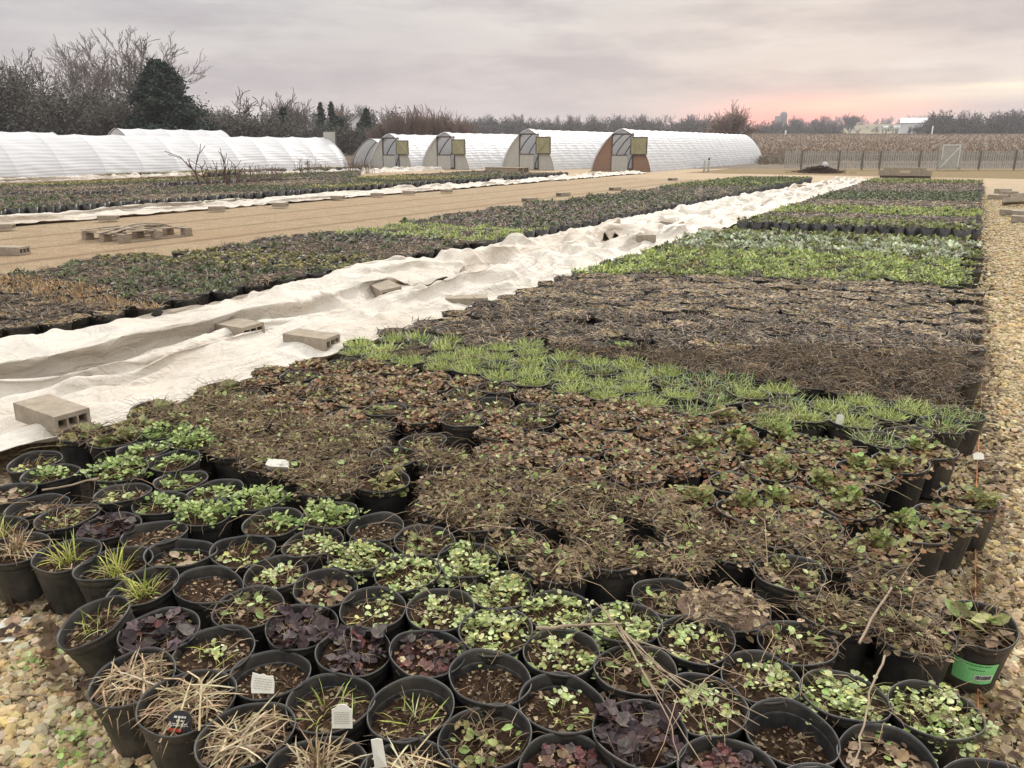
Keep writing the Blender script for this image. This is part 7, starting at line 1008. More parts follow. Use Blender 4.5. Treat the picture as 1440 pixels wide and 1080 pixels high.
def build_pot(p,i):
    x,y,k,lab,tl,manual=p
    v=i%NV
    o=empty('potted_plant',(x,y,.002),R.random()*2*PI)
    if lab: tag(o,lab,'potted plant')
    else:
        l,g=DESC.get(k,('black pot of low plants in the right bed','pots of the right bed'));tag(o,l,'potted plant',g)
    s=R.uniform(.97,1.03)*(.955 if manual else 1)
    # tilt: first rotate in place, keep base on the ground
    yaw=o.rotation_euler[2]
    rx,ry=tl[1]+R.gauss(0,.025),tl[0]+R.gauss(0,.025)
    o.rotation_mode='QUATERNION'
    from mathutils import Euler,Matrix
    camm=Matrix.Rotation(YAW,3,'Z').transposed() if False else Matrix.Rotation(YAW,3,'Z')
    q=(camm@Euler((rx,ry,0)).to_matrix()@camm.transposed()@Matrix.Rotation(yaw,3,'Z')).to_quaternion()
    o.rotation_quaternion=q
    tt=math.hypot(rx,ry); o.location[2]+=.085*math.sin(tt)
    # keep the rim centre where it was measured
    rim=q@Vector((0,0,PZ));o.location[0]-=rim.x;o.location[1]-=rim.y
    ex=1+(R.uniform(-.075,.075) if manual else R.uniform(-.02,.02))
    if 'oval squeezed' in (lab or ''):ex=.86
    o.scale=(s*ex,s/ex,s)
    a=link('pot',PM0[i%7],o)
    b=link('soil',SM0[v],o);c=link('foliage',FMesh(k,v),o)
    dz=R.uniform(-.022,.004) if manual and k in('soil','straw','seed','litter','bladesp','matlow','blades') else 0
    if 'deep bare wall' in (lab or '') or 'large black pot of bare' in (lab or ''):dz=-.045
    b.location[2]=c.location[2]=dz
    if dz<-.01: 
        f=1+dz*.9;b.scale=(f,f,1);c.scale=(f,f,1)
    p.append(o);return o
OBJ={}
for i in sorted(solo): OBJ[i]=build_pot(pots[i],i)
# the rest: ONE object
rest=[i for i in range(len(pots)) if i not in solo]
print('pots',len(pots),'solo',len(solo),'rest',len(rest))
PR={}
def proto(kind,lod,v):
    key=(kind,lod,v)
    if key not in PR:
        g=Geo();
        for gg,m in((pot_geo(lod),0),(soil_geo(lod,v),1),(foliage(kind,lod,hash_(kind)+40+v),2)):
            V,T,Cc,M=gg.arr();g.add(V,T,Cc,m)
        PR[key]=g.arr()
    return PR[key]
big=Geo();groups={}
for i in rest:
    p=pots[i];d=proj(p[0],p[1],0)[2];lod=1 if (d<11.5 and p[0]>-12) else 2
    groups.setdefault((p[2],lod,i%3),[]).append(p)
for key,ps in groups.items():
    V,T,Cc,M=proto(*key);N=len(ps)
    P=np.array([[p[0],p[1],.002] for p in ps]);yaw=rng.random(N)*2*PI
    sc_=rng.uniform(.95,1.04,(N,1,3))
    VV=np.einsum('nij,nkj->nki',Rz(yaw)@Rx(rng.normal(0,.02,N)),V[None]*sc_)+P[:,None]
    TT=(T[None]+(np.arange(N)*len(V))[:,None,None]).reshape(-1,3)
    CC=(Cc[None]*rng.uniform(.75,1.25,(N,1,1))).clip(0,1).reshape(-1,3)
    big.add(VV.reshape(-1,3),TT,CC,np.tile(M,N))
me=big.mesh('potted_plants_mass',[PLAS,SOIL,TINT],[0])
o=link('potted_plants',me);tag(o,'hundreds of black pots of low plants packed edge to edge over the farther nursery beds','potted plants',kind='stuff')
from mathutils import noise as mn
def fbm(x,y,z=0.,o=4):
    return sum(mn.noise(Vector((x*2**i,y*2**i,z+i*7)))/2**i for i in range(o))
def sstep(a,b,x): t=max(0,min(1,(x-a)/(b-a)));return t*t*(3-2*t)
def terr(x,y):
    f=-x*sy+y*cy;r=x*cy+y*sy
    if f<60 and math.hypot(x,y)<75:return 0.
    d=max(f,math.hypot(x,y)*.6)
    h=5.4*sstep(66,300,d)-1.0*sstep(305,380,d)
    u=r/max(d,1)
    k=.45+.55*sstep(.33,.45,u)
    h+=14.6*k*sstep(400,720,d)
    if d>90:h+=.35*fbm(x*.01,y*.01)*sstep(90,200,d)
    return h
def gz(x,y):return terr(x,y)
# ---------------------------------------------------------------- ground sheet
def ground_mat():
    def fn(t,b):
        tc=t.N.new('ShaderNodeTexCoord');sep=t.N.new('ShaderNodeSeparateXYZ');t.L.new(tc.outputs['Object'],sep.inputs[0])
        X,Y=sep.outputs[0],sep.outputs[1];obj=tc.outputs['Object']
        n1=t.noise(.35,5,.6,obj);n2=t.noise(6,5,.65,obj)
        vo=t.n('ShaderNodeTexVoronoi');vo.inputs['Scale'].default_value=38;t.L.new(obj,vo.inputs[0])
        hs=t.N.new('ShaderNodeSeparateColor');t.L.new(vo.outputs['Color'],hs.inputs[0])
        grav=t.ramp(hs.outputs[0],[(.0,(.26,.20,.12)),(.3,(.45,.36,.225)),(.6,(.56,.46,.31)),(.85,(.67,.58,.43)),(1.,(.38,.31,.22))])
        grav=t.mix(t.ramp(vo.outputs['Distance'],[(.25,0.),(.6,.75)]),grav,(.22,.16,.10))
        # warm earthy tracks on the wide path to the left
        wv=t.n('ShaderNodeMath',operation='MULTIPLY_ADD');t.L.new(n2,wv.inputs[0]);wv.inputs[1].default_value=.25;t.L.new(X,wv.inputs[2])
        dist=lambda x0,w:t.m('SMOOTH_MIN',t.m('DIVIDE',t.m('ABSOLUTE',t.m('SUBTRACT',wv.outputs[0],x0)),w),1.,.1)
        tr=t.m('MULTIPLY',t.m('MULTIPLY',dist(-11.5,.20),dist(-14.6,.17)),dist(-12.9,.12))
        path=t.mix(.30,grav,(.28,.20,.125))
        path=t.mix(t.ramp(t.noise(2.2,7,.8,obj),[(.42,0.),(.66,.6)]),path,(.17,.11,.06))
        path=t.mix(t.ramp(n1,[(.35,0.),(.65,.55)]),path,(.30,.205,.12))
        path=t.mix(t.ramp(tr,[(0.,.6),(1.,0.)]),path,(.12,.075,.042))
        isleft=t.m('LESS_THAN',X,-9.)
        g=t.mix(isleft,grav,path)
        # litter stained soil near and under the beds, its colour darkened for shade between pots
        bx=t.m('MULTIPLY',t.m('GREATER_THAN',X,-3.9),t.m('LESS_THAN',t.m('ADD',X,t.m('MULTIPLY',n2,-.5)),.12))
        bx=t.m('MULTIPLY',bx,t.m('MAXIMUM',t.m('GREATER_THAN',Y,1.22),t.m('GREATER_THAN',X,-1.75)))
        g=t.mix(t.m('MULTIPLY',bx,.93),g,(.025,.017,.012))
        # yard in front of the hoop houses: paler and finer
        yard=t.ramp(t.noise(1.6,6,.7,t.vec(.35,1,1)),[(.3,(.30,.21,.125)),(.7,(.46,.36,.245))])
        g=t.mix(t.m('MULTIPLY',t.m('GREATER_THAN',Y,38.),.75),g,yard)
        # lawn strip before the fence
        lawn=t.ramp(t.noise(3.,7,.8,obj),[(.3,(.10,.07,.03)),(.55,(.19,.135,.06)),(.75,(.16,.14,.06))])
        yy=t.m('ADD',Y,t.m('MULTIPLY',t.m('SUBTRACT',n1,.5),1.2))
        m=t.m('MULTIPLY',t.m('GREATER_THAN',yy,46.6),t.m('GREATER_THAN',X,-15.2))
        g=t.mix(m,g,lawn)
        # rough weeds beyond the fence, then stubble in rows, then far grass
        f=t.m('ADD',t.m('MULTIPLY',X,-sy),t.m('MULTIPLY',Y,cy))
        weeds=t.ramp(t.noise(.9,8,.85,obj),[(.35,(.05,.036,.026)),(.5,(.12,.09,.062)),(.65,(.23,.19,.14))])
        g=t.mix(t.m('GREATER_THAN',t.m('ADD',f,t.m('MULTIPLY',n1,3.)),58.),g,weeds)
        wa=t.n('ShaderNodeTexWave',wave_type='BANDS',bands_direction='X');t.L.new(t.vec(1,1,1,(0,0,.95)),wa.inputs[0]);wa.inputs['Scale'].default_value=.42;wa.inputs['Distortion'].default_value=2.;wa.inputs['Detail'].default_value=4
        stub=t.mix(wa.outputs[0],(.13,.085,.055),(.20,.14,.095))
        stub=t.mix(t.ramp(t.noise(.02,5,.6,obj),[(.4,0.),(.6,.6)]),stub,(.17,.13,.085))
        stub=t.mix(t.ramp(t.noise(.25,8,.85,obj),[(.42,0.),(.6,.75)]),stub,(.05,.035,.025))
        fw=t.m('ADD',f,t.m('MULTIPLY',t.m('SUBTRACT',t.noise(.03,4,.6,obj),.5),60.))
        g=t.mix(t.ramp(t.m('DIVIDE',fw,200.),[(.5,0.),(.58,1.)]),g,stub)
        fg=t.ramp(t.noise(.012,5,.6,obj),[(.35,(.11,.095,.045)),(.65,(.19,.16,.075))])
        g=t.mix(t.m('GREATER_THAN',fw,330.),g,fg)
        t.put(b.inputs['Base Color'],g)
        near=t.ramp(t.m('DIVIDE',f,60.),[(.1,1.),(.9,.25)])
        bn=t.N.new('ShaderNodeBump');bn.inputs['Distance'].default_value=.02;t.L.new(vo.outputs['Distance'],bn.inputs['Height']);bn.invert=True;t.L.new(near,bn.inputs['Strength'])
        t.put(b.inputs['Normal'],t.bump(t.noise(5,6,.7,obj),.5,.06,bn.outputs[0]))
    return mat('gravel_and_fields',fn,rough=.92,spec=.15)
g=Geo();rad=[0]+[1.2*1.055**i for i in range(155)];seg=220;V=[];Q=[]
for i,r in enumerate(rad[1:]):
    for k in range(seg):
        a=2*PI*k/seg;x,y=r*math.cos(a),r*math.sin(a);V.append((x,y,terr(x,y)))
for i in range(len(rad)-2):
    for k in range(seg):
        a=i*seg+k;b=i*seg+(k+1)%seg;Q.append((a,a+seg,b+seg,b))
c=len(V);V.append((0,0,0));Q+=[(c,k,(k+1)%seg) for k in range(seg)]
g.quad(V,Q);o=link('ground',g.mesh('ground',[ground_mat()],True));tag(o,kind='structure')
# ---------------------------------------------------------------- loose stones and litter
def ico():
    p=(1+5**.5)/2;v=[(-1,p,0),(1,p,0),(-1,-p,0),(1,-p,0),(0,-1,p),(0,1,p),(0,-1,-p),(0,1,-p),(p,0,-1),(p,0,1),(-p,0,-1),(-p,0,1)]
    t=[(0,11,5),(0,5,1),(0,1,7),(0,7,10),(0,10,11),(1,5,9),(5,11,4),(11,10,2),(10,7,6),(7,1,8),(3,9,4),(3,4,2),(3,2,6),(3,6,8),(3,8,9),(4,9,5),(2,4,11),(6,2,10),(8,6,7),(9,8,1)]
    v=[Vector(a).normalized() for a in v];ed={};t2=[]
    def mid(a,b):
        k=(min(a,b),max(a,b))
        if k not in ed: ed[k]=len(v);v.append(((v[a]+v[b])/2).normalized())
        return ed[k]
    for a,b,c in t:
        x,y,z=mid(a,b),mid(b,c),mid(c,a);t2+=[(a,x,z),(b,y,x),(c,z,y),(x,y,z)]
    return np.array(v),t2,t
IV,IT,IT0=ico()
def stones(regions,name,label):
    g=Geo();pl=[(.50,.39,.21),(.57,.46,.27),(.45,.34,.18),(.60,.51,.34),(.37,.28,.16),(.46,.39,.27),(.54,.40,.19),(.32,.25,.16)]
    for x0,x1,y0,y1,n,s0,s1,hi in regions:
        P=np.stack([rng.uniform(x0,x1,n),rng.uniform(y0,y1,n),np.zeros(n)],1)
        if y1>20:P[:,1]=y0+(y1-y0)*rng.random(n)**2.2
        S=rng.uniform(s0,s1,n)*rng.choice([.6,.8,1,1,1.5],n);P[:,2]=S*.22
        for k in range(4):
            i=np.arange(n)%4==k;m=i.sum()
            tv=(IV if hi else IV[:12])*(1+rng.uniform(-.26,.26,(len(IV if hi else IV[:12]),1)))*np.array([1,.8,.58])
            scatter(g,tv,IT if hi else IT0,P[i],rng.random(m)*6.3,rng.normal(0,.3,m),rng.normal(0,.3,m),S[i]*.5,pal(pl,m,.18))
    o=link(name,g.mesh(name,[mat('stone_pebbles',lambda t,b:(t.put(b.inputs['Base Color'],t.mix(t.ramp(t.noise(130,4,.7,t.vec()),[(.35,0.),(.85,.35)]),t.n('ShaderNodeAttribute',attribute_name='tint').outputs['Color'],(.25,.18,.11))),),rough=.85,spec=.2)],False))
    tag(o,label,'gravel',kind='stuff')
stones([(-3.4,-1.4,.45,1.55,12000,.010,.034,True),(.05,.75,.8,3.6,11000,.010,.030,True),(.1,1.0,3.6,8.,9000,.02,.036,False),(.15,1.9,7.6,31.,15000,.03,.05,False),(-5.5,-4.6,6.6,7.8,1500,.02,.04,False),(-5.5,-4.5,10.9,12.6,1800,.025,.045,False)],'gravel','loose yellow tan stones along the right edge and the front left corner')
g=Geo();n=2600
yy=rng.uniform(1.6,9,n);xx=.27+np.abs(rng.normal(0,.13,n))*np.where(yy<5,1.,.5)-.08
P=np.stack([xx,yy,rng.uniform(.012,.035,n)],1);i=rng.random(n)<.55
scatter(g,*OVAL,P[i],rng.random(i.sum())*6.3,rng.normal(0,.35,i.sum()),rng.normal(0,.5,i.sum()),rng.uniform(.02,.055,i.sum()),pal(PALS['brown']+PALS['tan'][:2],i.sum()))
i=~i;scatter(g,*TW[0],P[i],rng.random(i.sum())*6.3,rng.normal(0,.2,i.sum()),rng.normal(0,.5,i.sum()),rng.uniform(.04,.12,i.sum()),pal(PALS['tan']+PALS['dark'],i.sum()))
n=420;P=np.stack([rng.uniform(-3.3,-2.0,n),rng.uniform(.75,1.3,n),rng.uniform(.012,.03,n)],1);P=P[P[:,1]>1.12+(P[:,0]+2.9)*-.15]
n=len(P);scatter(g,*RUFF,P,rng.random(n)*6.3,rng.normal(0,.35,n),rng.normal(0,.4,n),rng.uniform(.02,.07,n),pal(PALS['brown'],n))
o=link('leaf_litter',g.mesh('leaf_litter',[TINT],False));tag(o,'dry brown leaves and stems lying on the gravel along the pots','leaf litter',kind='stuff')
def weed(px,py,label,n=34):
    x,y=G(px,py);g=Geo();P=np.stack([rng.normal(0,.045,n),rng.normal(0,.03,n),rng.uniform(.012,.03,n)],1)
    scatter(g,*ROUND,P,rng.random(n)*6.3,rng.uniform(0,.8,n),rng.normal(0,.3,n),rng.uniform(.012,.026,n),pal(PALS['leafy'],n))
    o=link('weed',g.mesh('weed',[TINT],False));o.location=(x,y,0);tag(o,label,'weeds',kind='stuff')
weed(107,1035,'small bright green weed on the gravel, the larger one left of the straw pots')
weed(100,1066,'tiny green weed on the gravel at the bottom, below the larger weed')
weed(48,942,'pale green weed flat on the gravel near the tilted pot',24)
# ---------------------------------------------------------------- big white covers
def tile(n):
    r,c,s=TILES[n];d=np.array(s).reshape(3,r,c).cumsum(2).cumsum(1)
    return np.moveaxis(d,0,2)*np.array([.006,.007,.004])
def strip(seq,length,zs,ov=12):
    out=None
    for n,fx,fy,rows in seq:
        a=tile(n).copy();r,c,_=a.shape;W0=2.5 if n=='A' else 2.4;L0=7.5 if n=='A' else 6.5
        u=np.linspace(-.5,.5,c)[None,:];
        a[...,0]+=u*W0;yy=np.linspace(0,L0,r)[:,None]
        a[...,1]+=yy
        if fx:a=a[:,::-1].copy();a[...,0]*=-1
        if fy:a=a[::-1].copy();a[...,1]=L0-a[...,1]
        a[...,0]/=W0
        # resample columns to 50
        I=np.linspace(0,c-1,38);i=np.clip(I.astype(int),0,c-2);f=(I-i)[None,:,None];a=a[:,i]*(1-f)+a[:,i+1]*f
        a=a[:rows] if rows else a
        if out is None: out=a;continue
        off=out[-ov//2,:,1].mean()-a[ov//2,:,1].mean();a[...,1]+=off
        w=np.linspace(0,1,ov)[:,None,None];w=w*w*(3-2*w)
        out=np.concatenate([out[:-ov],out[-ov:]*(1-w)+a[:ov]*w,a[ov:]],0)
    return out
def cloth_mat():
    def fn(t,b):
        v=t.vec();n=t.noise(1.3,6,.65,v);st=t.noise(.8,4,.6,t.vec(1,.35,1));n2=t.noise(7,5,.7,t.vec(2,.5,1))
        c=t.mix(t.ramp(n,[(.35,0.),(.7,1.)]),(.74,.69,.615),(.66,.59,.50))
        c=t.mix(t.ramp(st,[(.48,0.),(.70,.5)]),c,(.52,.41,.29))
        c=t.mix(t.ramp(n2,[(.62,0.),(.75,.22)]),c,(.40,.31,.23))
        t.put(b.inputs['Base Color'],c)
        cr=t.noise(9,7,.75,t.vec(1,.6,1),.6)
        # sharp creases, mostly running along the sheet
        def crease(sc,vx,vy,k):
            n=t.noise(sc,4,.55,t.vec(vx,vy,1),1.2);r=t.m('MAXIMUM',t.m('SUBTRACT',1.,t.m('MULTIPLY',t.m('ABSOLUTE',t.m('SUBTRACT',n,.5)),k)),0.)
            return t.m('POWER',r,1.4)
        rr=t.m('ADD',crease(2.,1.6,.42,6.),t.m('MULTIPLY',crease(4.5,1.2,.7,8.),.35))
        t.put(b.inputs['Normal'],t.bump(rr,.5,.04,t.bump(cr,.6,.04)))
        tr=t.n('ShaderNodeBsdfTranslucent');t.put(tr.inputs[0],c)
        mx=t.n('ShaderNodeMixShader');mx.inputs[0].default_value=.2
        t.L.new(b.outputs[0],mx.inputs[1]);t.L.new(tr.outputs[0],mx.inputs[2]);t.L.new(mx.outputs[0],t.N['Material Output'].inputs[0])
    return mat('white_cover_fabric',fn,rough=.6,spec=.3)
CLOTH=cloth_mat()
def cover(name,a,xl,xr,y0,ys,zs,lift,label,edge=.12,sub=1,seed=0,z0=.004,hole=None,pleat=0):
    r,c,_=a.shape;a=a.copy();y=y0+a[...,1]*ys
    L=np.array([[xl(yy)+edge*(fbm(yy*.45,seed,1,3)) for yy in row[:1]][0] for row in y]);Rr=np.array([xr(row[0])+edge*fbm(row[0]*.45,seed+9,1,3) for row in y])
    t=a[...,0]+.5;x=L[:,None]+t*(Rr-L)[:,None]
    u=np.linspace(-1,1,c)[None,:]
    zf=np.array([zs(v) if callable(zs) else zs for v in y[:,0]])[:,None]
    ll,lr=lift if isinstance(lift,tuple) else (lift,lift)
    z=np.maximum(a[...,2]-.10*np.clip(np.abs(u)*5-4,0,1),0)*zf
    if hole:
        hd=np.array([[hole(x[i,j],y[i,j],1) for j in range(c)] for i in range(r)]);z=z*np.clip((hd-1)*1.6,0,1)
    if pleat:
        for i in range(r):
            am=pleat*(1-.6*sstep(7,9,y[i,0]))
            for j in range(c):
                X_,Y_=x[i,j],y[i,j];w_=.25*fbm(X_*.9,Y_*.35,3,2)
                n_=mn.noise(Vector(((X_+w_)*4.2+Y_*.25,Y_*.45,seed+2)));n2_=mn.noise(Vector(((X_+w_)*6.5-Y_*.9,Y_*1.1,seed+5)))
                z[i,j]+=am*(max(0,1-abs(n_)*3.4)**1.5+.6*max(0,1-abs(n2_)*3.5))*min(1,(1-abs(u[0,j]))*5)
    z=.34*np.tanh(z/.34)
    zc=z+np.where(u<0,ll*np.abs(u)**1.2,lr*np.abs(u)**2.2)+z0
    V=np.stack([x,y,np.maximum(zc,z0)],-1).reshape(-1,3)
    Q=[]
    for j in range(r-1):
        for i in range(c-1):
            cxp=V[j*c+i]
            if hole and hole(cxp[0],cxp[1],1)<1:continue
            Q.append((j*c+i,j*c+i+1,(j+1)*c+i+1,(j+1)*c+i))
    me=bpy.data.meshes.new(name);me.from_pydata(V.tolist(),[],Q);me.polygons.foreach_set('use_smooth',[True]*len(Q));me.materials.append(CLOTH)
    o=link(name,me);m=o.modifiers.new('sub','SUBSURF');m.levels=m.render_levels=sub
    tx=bpy.data.textures.new('creases','MUSGRAVE');tx.musgrave_type='RIDGED_MULTIFRACTAL';tx.noise_scale=.42 if sub>1 else .5;tx.octaves=3;tx.lacunarity=2.1
    m=o.modifiers.new('creases','DISPLACE');m.texture=tx;m.strength=.034 if sub>1 else .04;m.mid_level=.9;m.texture_coords='LOCAL'
    m=o.modifiers.new('sol','SOLIDIFY');m.thickness=.003;m.offset=-1
    tag(o,label,'fabric cover');o['_v']=0;del o['_v']
    return o,V.reshape(r,c,3)
main=strip([('A',0,1,0),('B',0,0,0),('C',1,0,0),('B',1,1,0),('C',0,1,0),('B',0,1,0)],0,1)
Ymax=main[...,1].max()
L_=lambda y:-6.13+.75*sstep(20,38,y);R_=lambda y:-3.84-.16*(1-sstep(1.,2.3,y))
def hole(x,y,_):
    n=.3*mn.noise(Vector((x*3,y*3,0)))
    return min(((x-a)/rx_)**2+((y-b)/ry_)**2 for a,b,rx_,ry_ in((-5.05,7.15,.34,.55),(-4.95,11.9,.36,.75),(-4.8,21,.3,.9)))-n
cA,VA=cover('cover_sheet',main,L_,R_,.2,38.3/Ymax,lambda v:.85+.5*sstep(5.5,8,v)-.5*sstep(11,15,v),(.15,.165),'long crumpled white cover lying in the aisle between the two big pot beds',.05,2,0,hole=hole,pleat=.085)
def zat(VV,x,y):
    d=(VV[...,0]-x)**2+(VV[...,1]-y)**2;k=np.argsort(d.ravel())[:6];return VV.reshape(-1,3)[k,2]
s2=strip([('A',0,0,0),('A',1,1,0),('B',0,0,0),('C',1,0,0),('B',1,1,0)],0,1)
cB,VB=cover('cover_sheet',s2,lambda y:-18.35,lambda y:-16.85,7.,38./s2[...,1].max(),.62,.05,'narrow smooth white cover along the far side of the wide gravel path',.22,1,5)
s3=strip([('A',1,0,0),('A',0,1,0),('B',0,0,0)],0,1)
cC,VC=cover('cover_sheet',s3,lambda y:-33.0-1.*sstep(15,30,y),lambda y:-31.6-.8*sstep(15,30,y),11.,15./s3[...,1].max(),1.5,.24,'white cover strip at the left edge in front of the long white hoop house',.3,1,8)
s4=strip([('C',0,0,0),('B',1,0,0),('C',1,1,0)],0,1)
cD,VD=cover('cover_sheet',s4,lambda y:-33.3+.08*(y-28),lambda y:-31.9+.08*(y-28),28.5,15./s4[...,1].max(),1.35,.0,'far white bunched cover ending in front of the second hoop house from the left',.3,1,11)
# ---------------------------------------------------------------- concrete blocks
CONC=simple('concrete_block',(.22,.185,.14),(.36,.305,.235),14,.95,.8,.008,detail=8)
def block_mesh(holes='end',L=.40,Wd=.20,Hh=.105):
    import bmesh
    g=Geo();x,y,z=L/2,Wd/2,Hh/2
    # outer shell except the holed end (+x); holes are recesses
    hy=[(-.082,-.034),(-.024,.024),(.034,.082)];hy=[(a*Wd/.2,b*Wd/.2) for a,b in hy];hz=(-.026,.026)
    for s in (1,-1):
        ys=[-y]+[v for h in hy for v in h]+[y];zs=[-z,hz[0],hz[1],z]
        V=[];Q=[]
        for zz in zs:
            for yy in ys:V.append((s*x,yy,zz))
        n=len(ys)
        for j in range(3):
            for i in range(n-1):
                if j==1 and i in(1,3,5):continue
                q=(j*n+i,j*n+i+1,(j+1)*n+i+1,(j+1)*n+i);Q.append(q if s>0 else q[::-1])
        g.quad(V,Q)
        for a,b in hy:
            d=s*(x-.15);V=[(s*x,a,hz[0]),(s*x,b,hz[0]),(s*x,b,hz[1]),(s*x,a,hz[1]),(d,a*.95,hz[0]*.9),(d,b*.95,hz[0]*.9),(d,b*.95,hz[1]*.9),(d,a*.95,hz[1]*.9)]
            Q=[(0,4,5,1),(1,5,6,2),(2,6,7,3),(3,7,4,0),(4,7,6,5)];g.quad(V,Q)
    V=[(-x,-y,-z),(x,-y,-z),(x,y,-z),(-x,y,-z),(-x,-y,z),(x,-y,z),(x,y,z),(-x,y,z)]
    g.quad(V,[(0,3,2,1),(4,5,6,7),(0,1,5,4),(2,3,7,6)])
    me=g.mesh('concrete_block',[CONC],False);return me
BM=block_mesh()
def block(x,y,z,yaw,label,tilt=(0,0),sc_=1.,group=None):
    o=link('concrete_block',BM);o.location=(x,y,z);o.rotation_euler=(tilt[0],tilt[1],yaw);o.scale=(sc_,sc_,sc_)
    return tag(o,label,'concrete block',group)
def onc(VV,x,y,yaw,label,sc_=1.,dz=.0,tilt=(0,0)):
    z=zat(VV,x,y).mean();block(x,y,z+.022*sc_+dz,yaw,label,tilt,sc_)
onc(VA,*G(74,585,.2),PI+.0,'tan concrete block with three holes, nearest one, on the cover beside leafy green pots',.95,-.01,(.02,-.04))
onc(VA,*G(334,458,.2),-.1,'flat tan concrete block on the cover, left of the two near the bright grass band',1.05,-.02,(.05,-.03))
onc(VA,*G(438,476,.2),.15,'tan concrete block at the edge of the cover touching the bright grass band',.95,-.02,(.0,.03))
onc(VA,*G(540,400,.2),-.55,'tan concrete block leaning on the crumpled cover, left of the first bare gravel patch',1.15,-.03,(.12,.03))
onc(VA,*G(656,422,.2),.6,'low concrete block right of the first bare gravel patch in the cover',1.,-.02)
x,y=G(916,372,.1);onc(VA,-4.25,11.2,.6,'pale concrete block right of the second bare gravel patch in the cover',1.,-.02)
for (px,py,l) in [(843,333,'small tan block edge showing at the left of the second bare gravel patch'),(945,312,'tan block wedged in the crumpled cover past the second gravel patch'),(1000,325,'tan block low on the right side of the cover near the silvery plants'),(1125,262,'tan block near the far end of the long cover')]:
    x,y=G(px,py,.2);onc(VA,x,y,R.uniform(-.5,.9),l,1.,.0,(.1,.05))
for px,py,l in [(3,316,'grey block end at the left edge on the narrow cover'),(152,304,'grey block on the narrow cover, above the broken pallet'),(305,291,'grey block on the narrow cover, second from the broken pallet'),(394,286,'grey block on the narrow cover, right of the yellowish tags'),(475,276,'grey block on the narrow cover, between two white folds near its middle'),(530,272,'grey block on the narrow cover, left of its pointed fold'),(575,269,'small grey block on the narrow cover near the pointed fold'),(628,267,'grey block on the narrow cover, the farthest one')]:
    x,y=G(px,py,.12);onc(VB,x,y,.5+R.uniform(-.3,.3),l,.98,.01)
x,y=G(17,358,0);block(x,y,.065,-YAW+.9,'grey concrete block standing alone on the gravel at the left edge',sc_=1.15)
for px,py,l in [(745,284,'dark low block beside the wide path, nearest of the row of four'),(792,276,'pale low block at the edge of the wide path, second of the row of four'),(865,268,'low block at the edge of the wide path, third of the row of four'),(946,254,'farthest low block of the row of four at the edge of the wide path')]:
    x,y=G(px,py);block(x,y,.06,1.3,l,sc_=1.15)
for px,py,yaw,l in [(1410,272,.1,'flat slab block farthest back of the scattered blocks at the right'),(1418,275.5,.05,'block with one dark hole, second row of the scattered blocks at the right'),(1403,281,.0,'block with three dark holes at the left tip of the scattered blocks'),(1430,284,.5,'tilted tan block leaning among the scattered blocks'),(1424,290,.0,'block with holes lying in front of the tilted one'),(1424,304,.0,'long pale block nearest the camera among the scattered blocks'),(1440,306,.2,'pale block cut by the right edge, upper one'),(1441,314,.1,'pale block with a dark hole cut by the right edge, lowest one')]:
    x,y=G(px,py);tl=(.35,.1) if 'tilted' in l else (0,0)
    block(x,y,.085+(.06 if tl[0] else 0),PI+yaw-YAW*.3,l,tl,1.3)
# ---------------------------------------------------------------- wood helpers
def boxg(g,cx,cy_,cz,sx,sy_,sz,yaw=0,m=0,col=(1,1,1),pitch=0,roll=0):
    V=[]
    from mathutils import Euler
    E_=Euler((roll,pitch,yaw)).to_matrix()
    for a in(-1,1):
        for b in(-1,1):
            for c in(-1,1):
                v=E_@Vector((a*sx/2,b*sy_/2,c*sz/2));V.append((v.x+cx,v.y+cy_,v.z+cz))
    g.quad(V,[(0,1,3,2),(4,6,7,5),(0,4,5,1),(2,3,7,6),(0,2,6,4),(1,5,7,3)],col,m);return g
WOOD=simple('weathered_wood',(.17,.135,.10),(.38,.31,.235),9,.9,.6,.004,(1,1,8))
WOODG=simple('grey_fence_wood',(.24,.225,.205),(.46,.43,.39),5,.9,.5,.004,(6,6,.8))
WOODD=simple('dark_wood',(.06,.05,.04),(.12,.10,.08),9,.9,.4,.004)
def bmesh_obj(name,g,m,parent=None,smooth=False):return link(name,g.mesh(name,[m] if not isinstance(m,list) else m,smooth),parent)
# broken pallet
t=empty('wooden_pallet',(-12.9,8.75,0),0,'broken grey wooden pallet lying on the wide gravel path at the left','pallet')
for x in(-.52,0,.52):
    for y in(-.62,0,.62):
        g=boxg(Geo(),x,y,.075,.12,.16,.11);bmesh_obj('corner_block',g,WOOD,t)
for x in(-.52,0,.52): bmesh_obj('bottom_board',boxg(Geo(),x,0,.011,.11,1.42,.02),WOOD,t)
for y in(-.62,0,.62): bmesh_obj('stringer_board',boxg(Geo(),0,y,.141,1.16,.12,.018),WOOD,t)
for i,(x,a,b) in enumerate([(-.52,0,.0),(-.33,.05,.03),(-.1,-.1,.06),(.1,.12,.03),(.3,-.03,.07),(.5,.0,.0)]):
    g=Geo();n=8;V=[];Q=[]
    ln=R.choice([1.42,1.42,1.2])
    for k in range(n+1):
        yy=-ln/2+ln*k/n;zz=.165+b*math.sin(k/n*PI*1.3+a*8)+.01*R.random();xx=x+a*yy
        for dx,dz in((-.045,0),(.045,.01*R.random()),(.045,.018),(-.045,.018)):V.append((xx+dx,yy,zz+dz))
    for k in range(n):
        for q in range(4):Q.append((k*4+q,k*4+(q+1)%4,(k+1)*4+(q+1)%4,(k+1)*4+q))
    Q+=[(3,2,1,0),(n*4,n*4+1,n*4+2,n*4+3)];g.quad(V,Q);bmesh_obj('deck_board',g,WOOD,t)
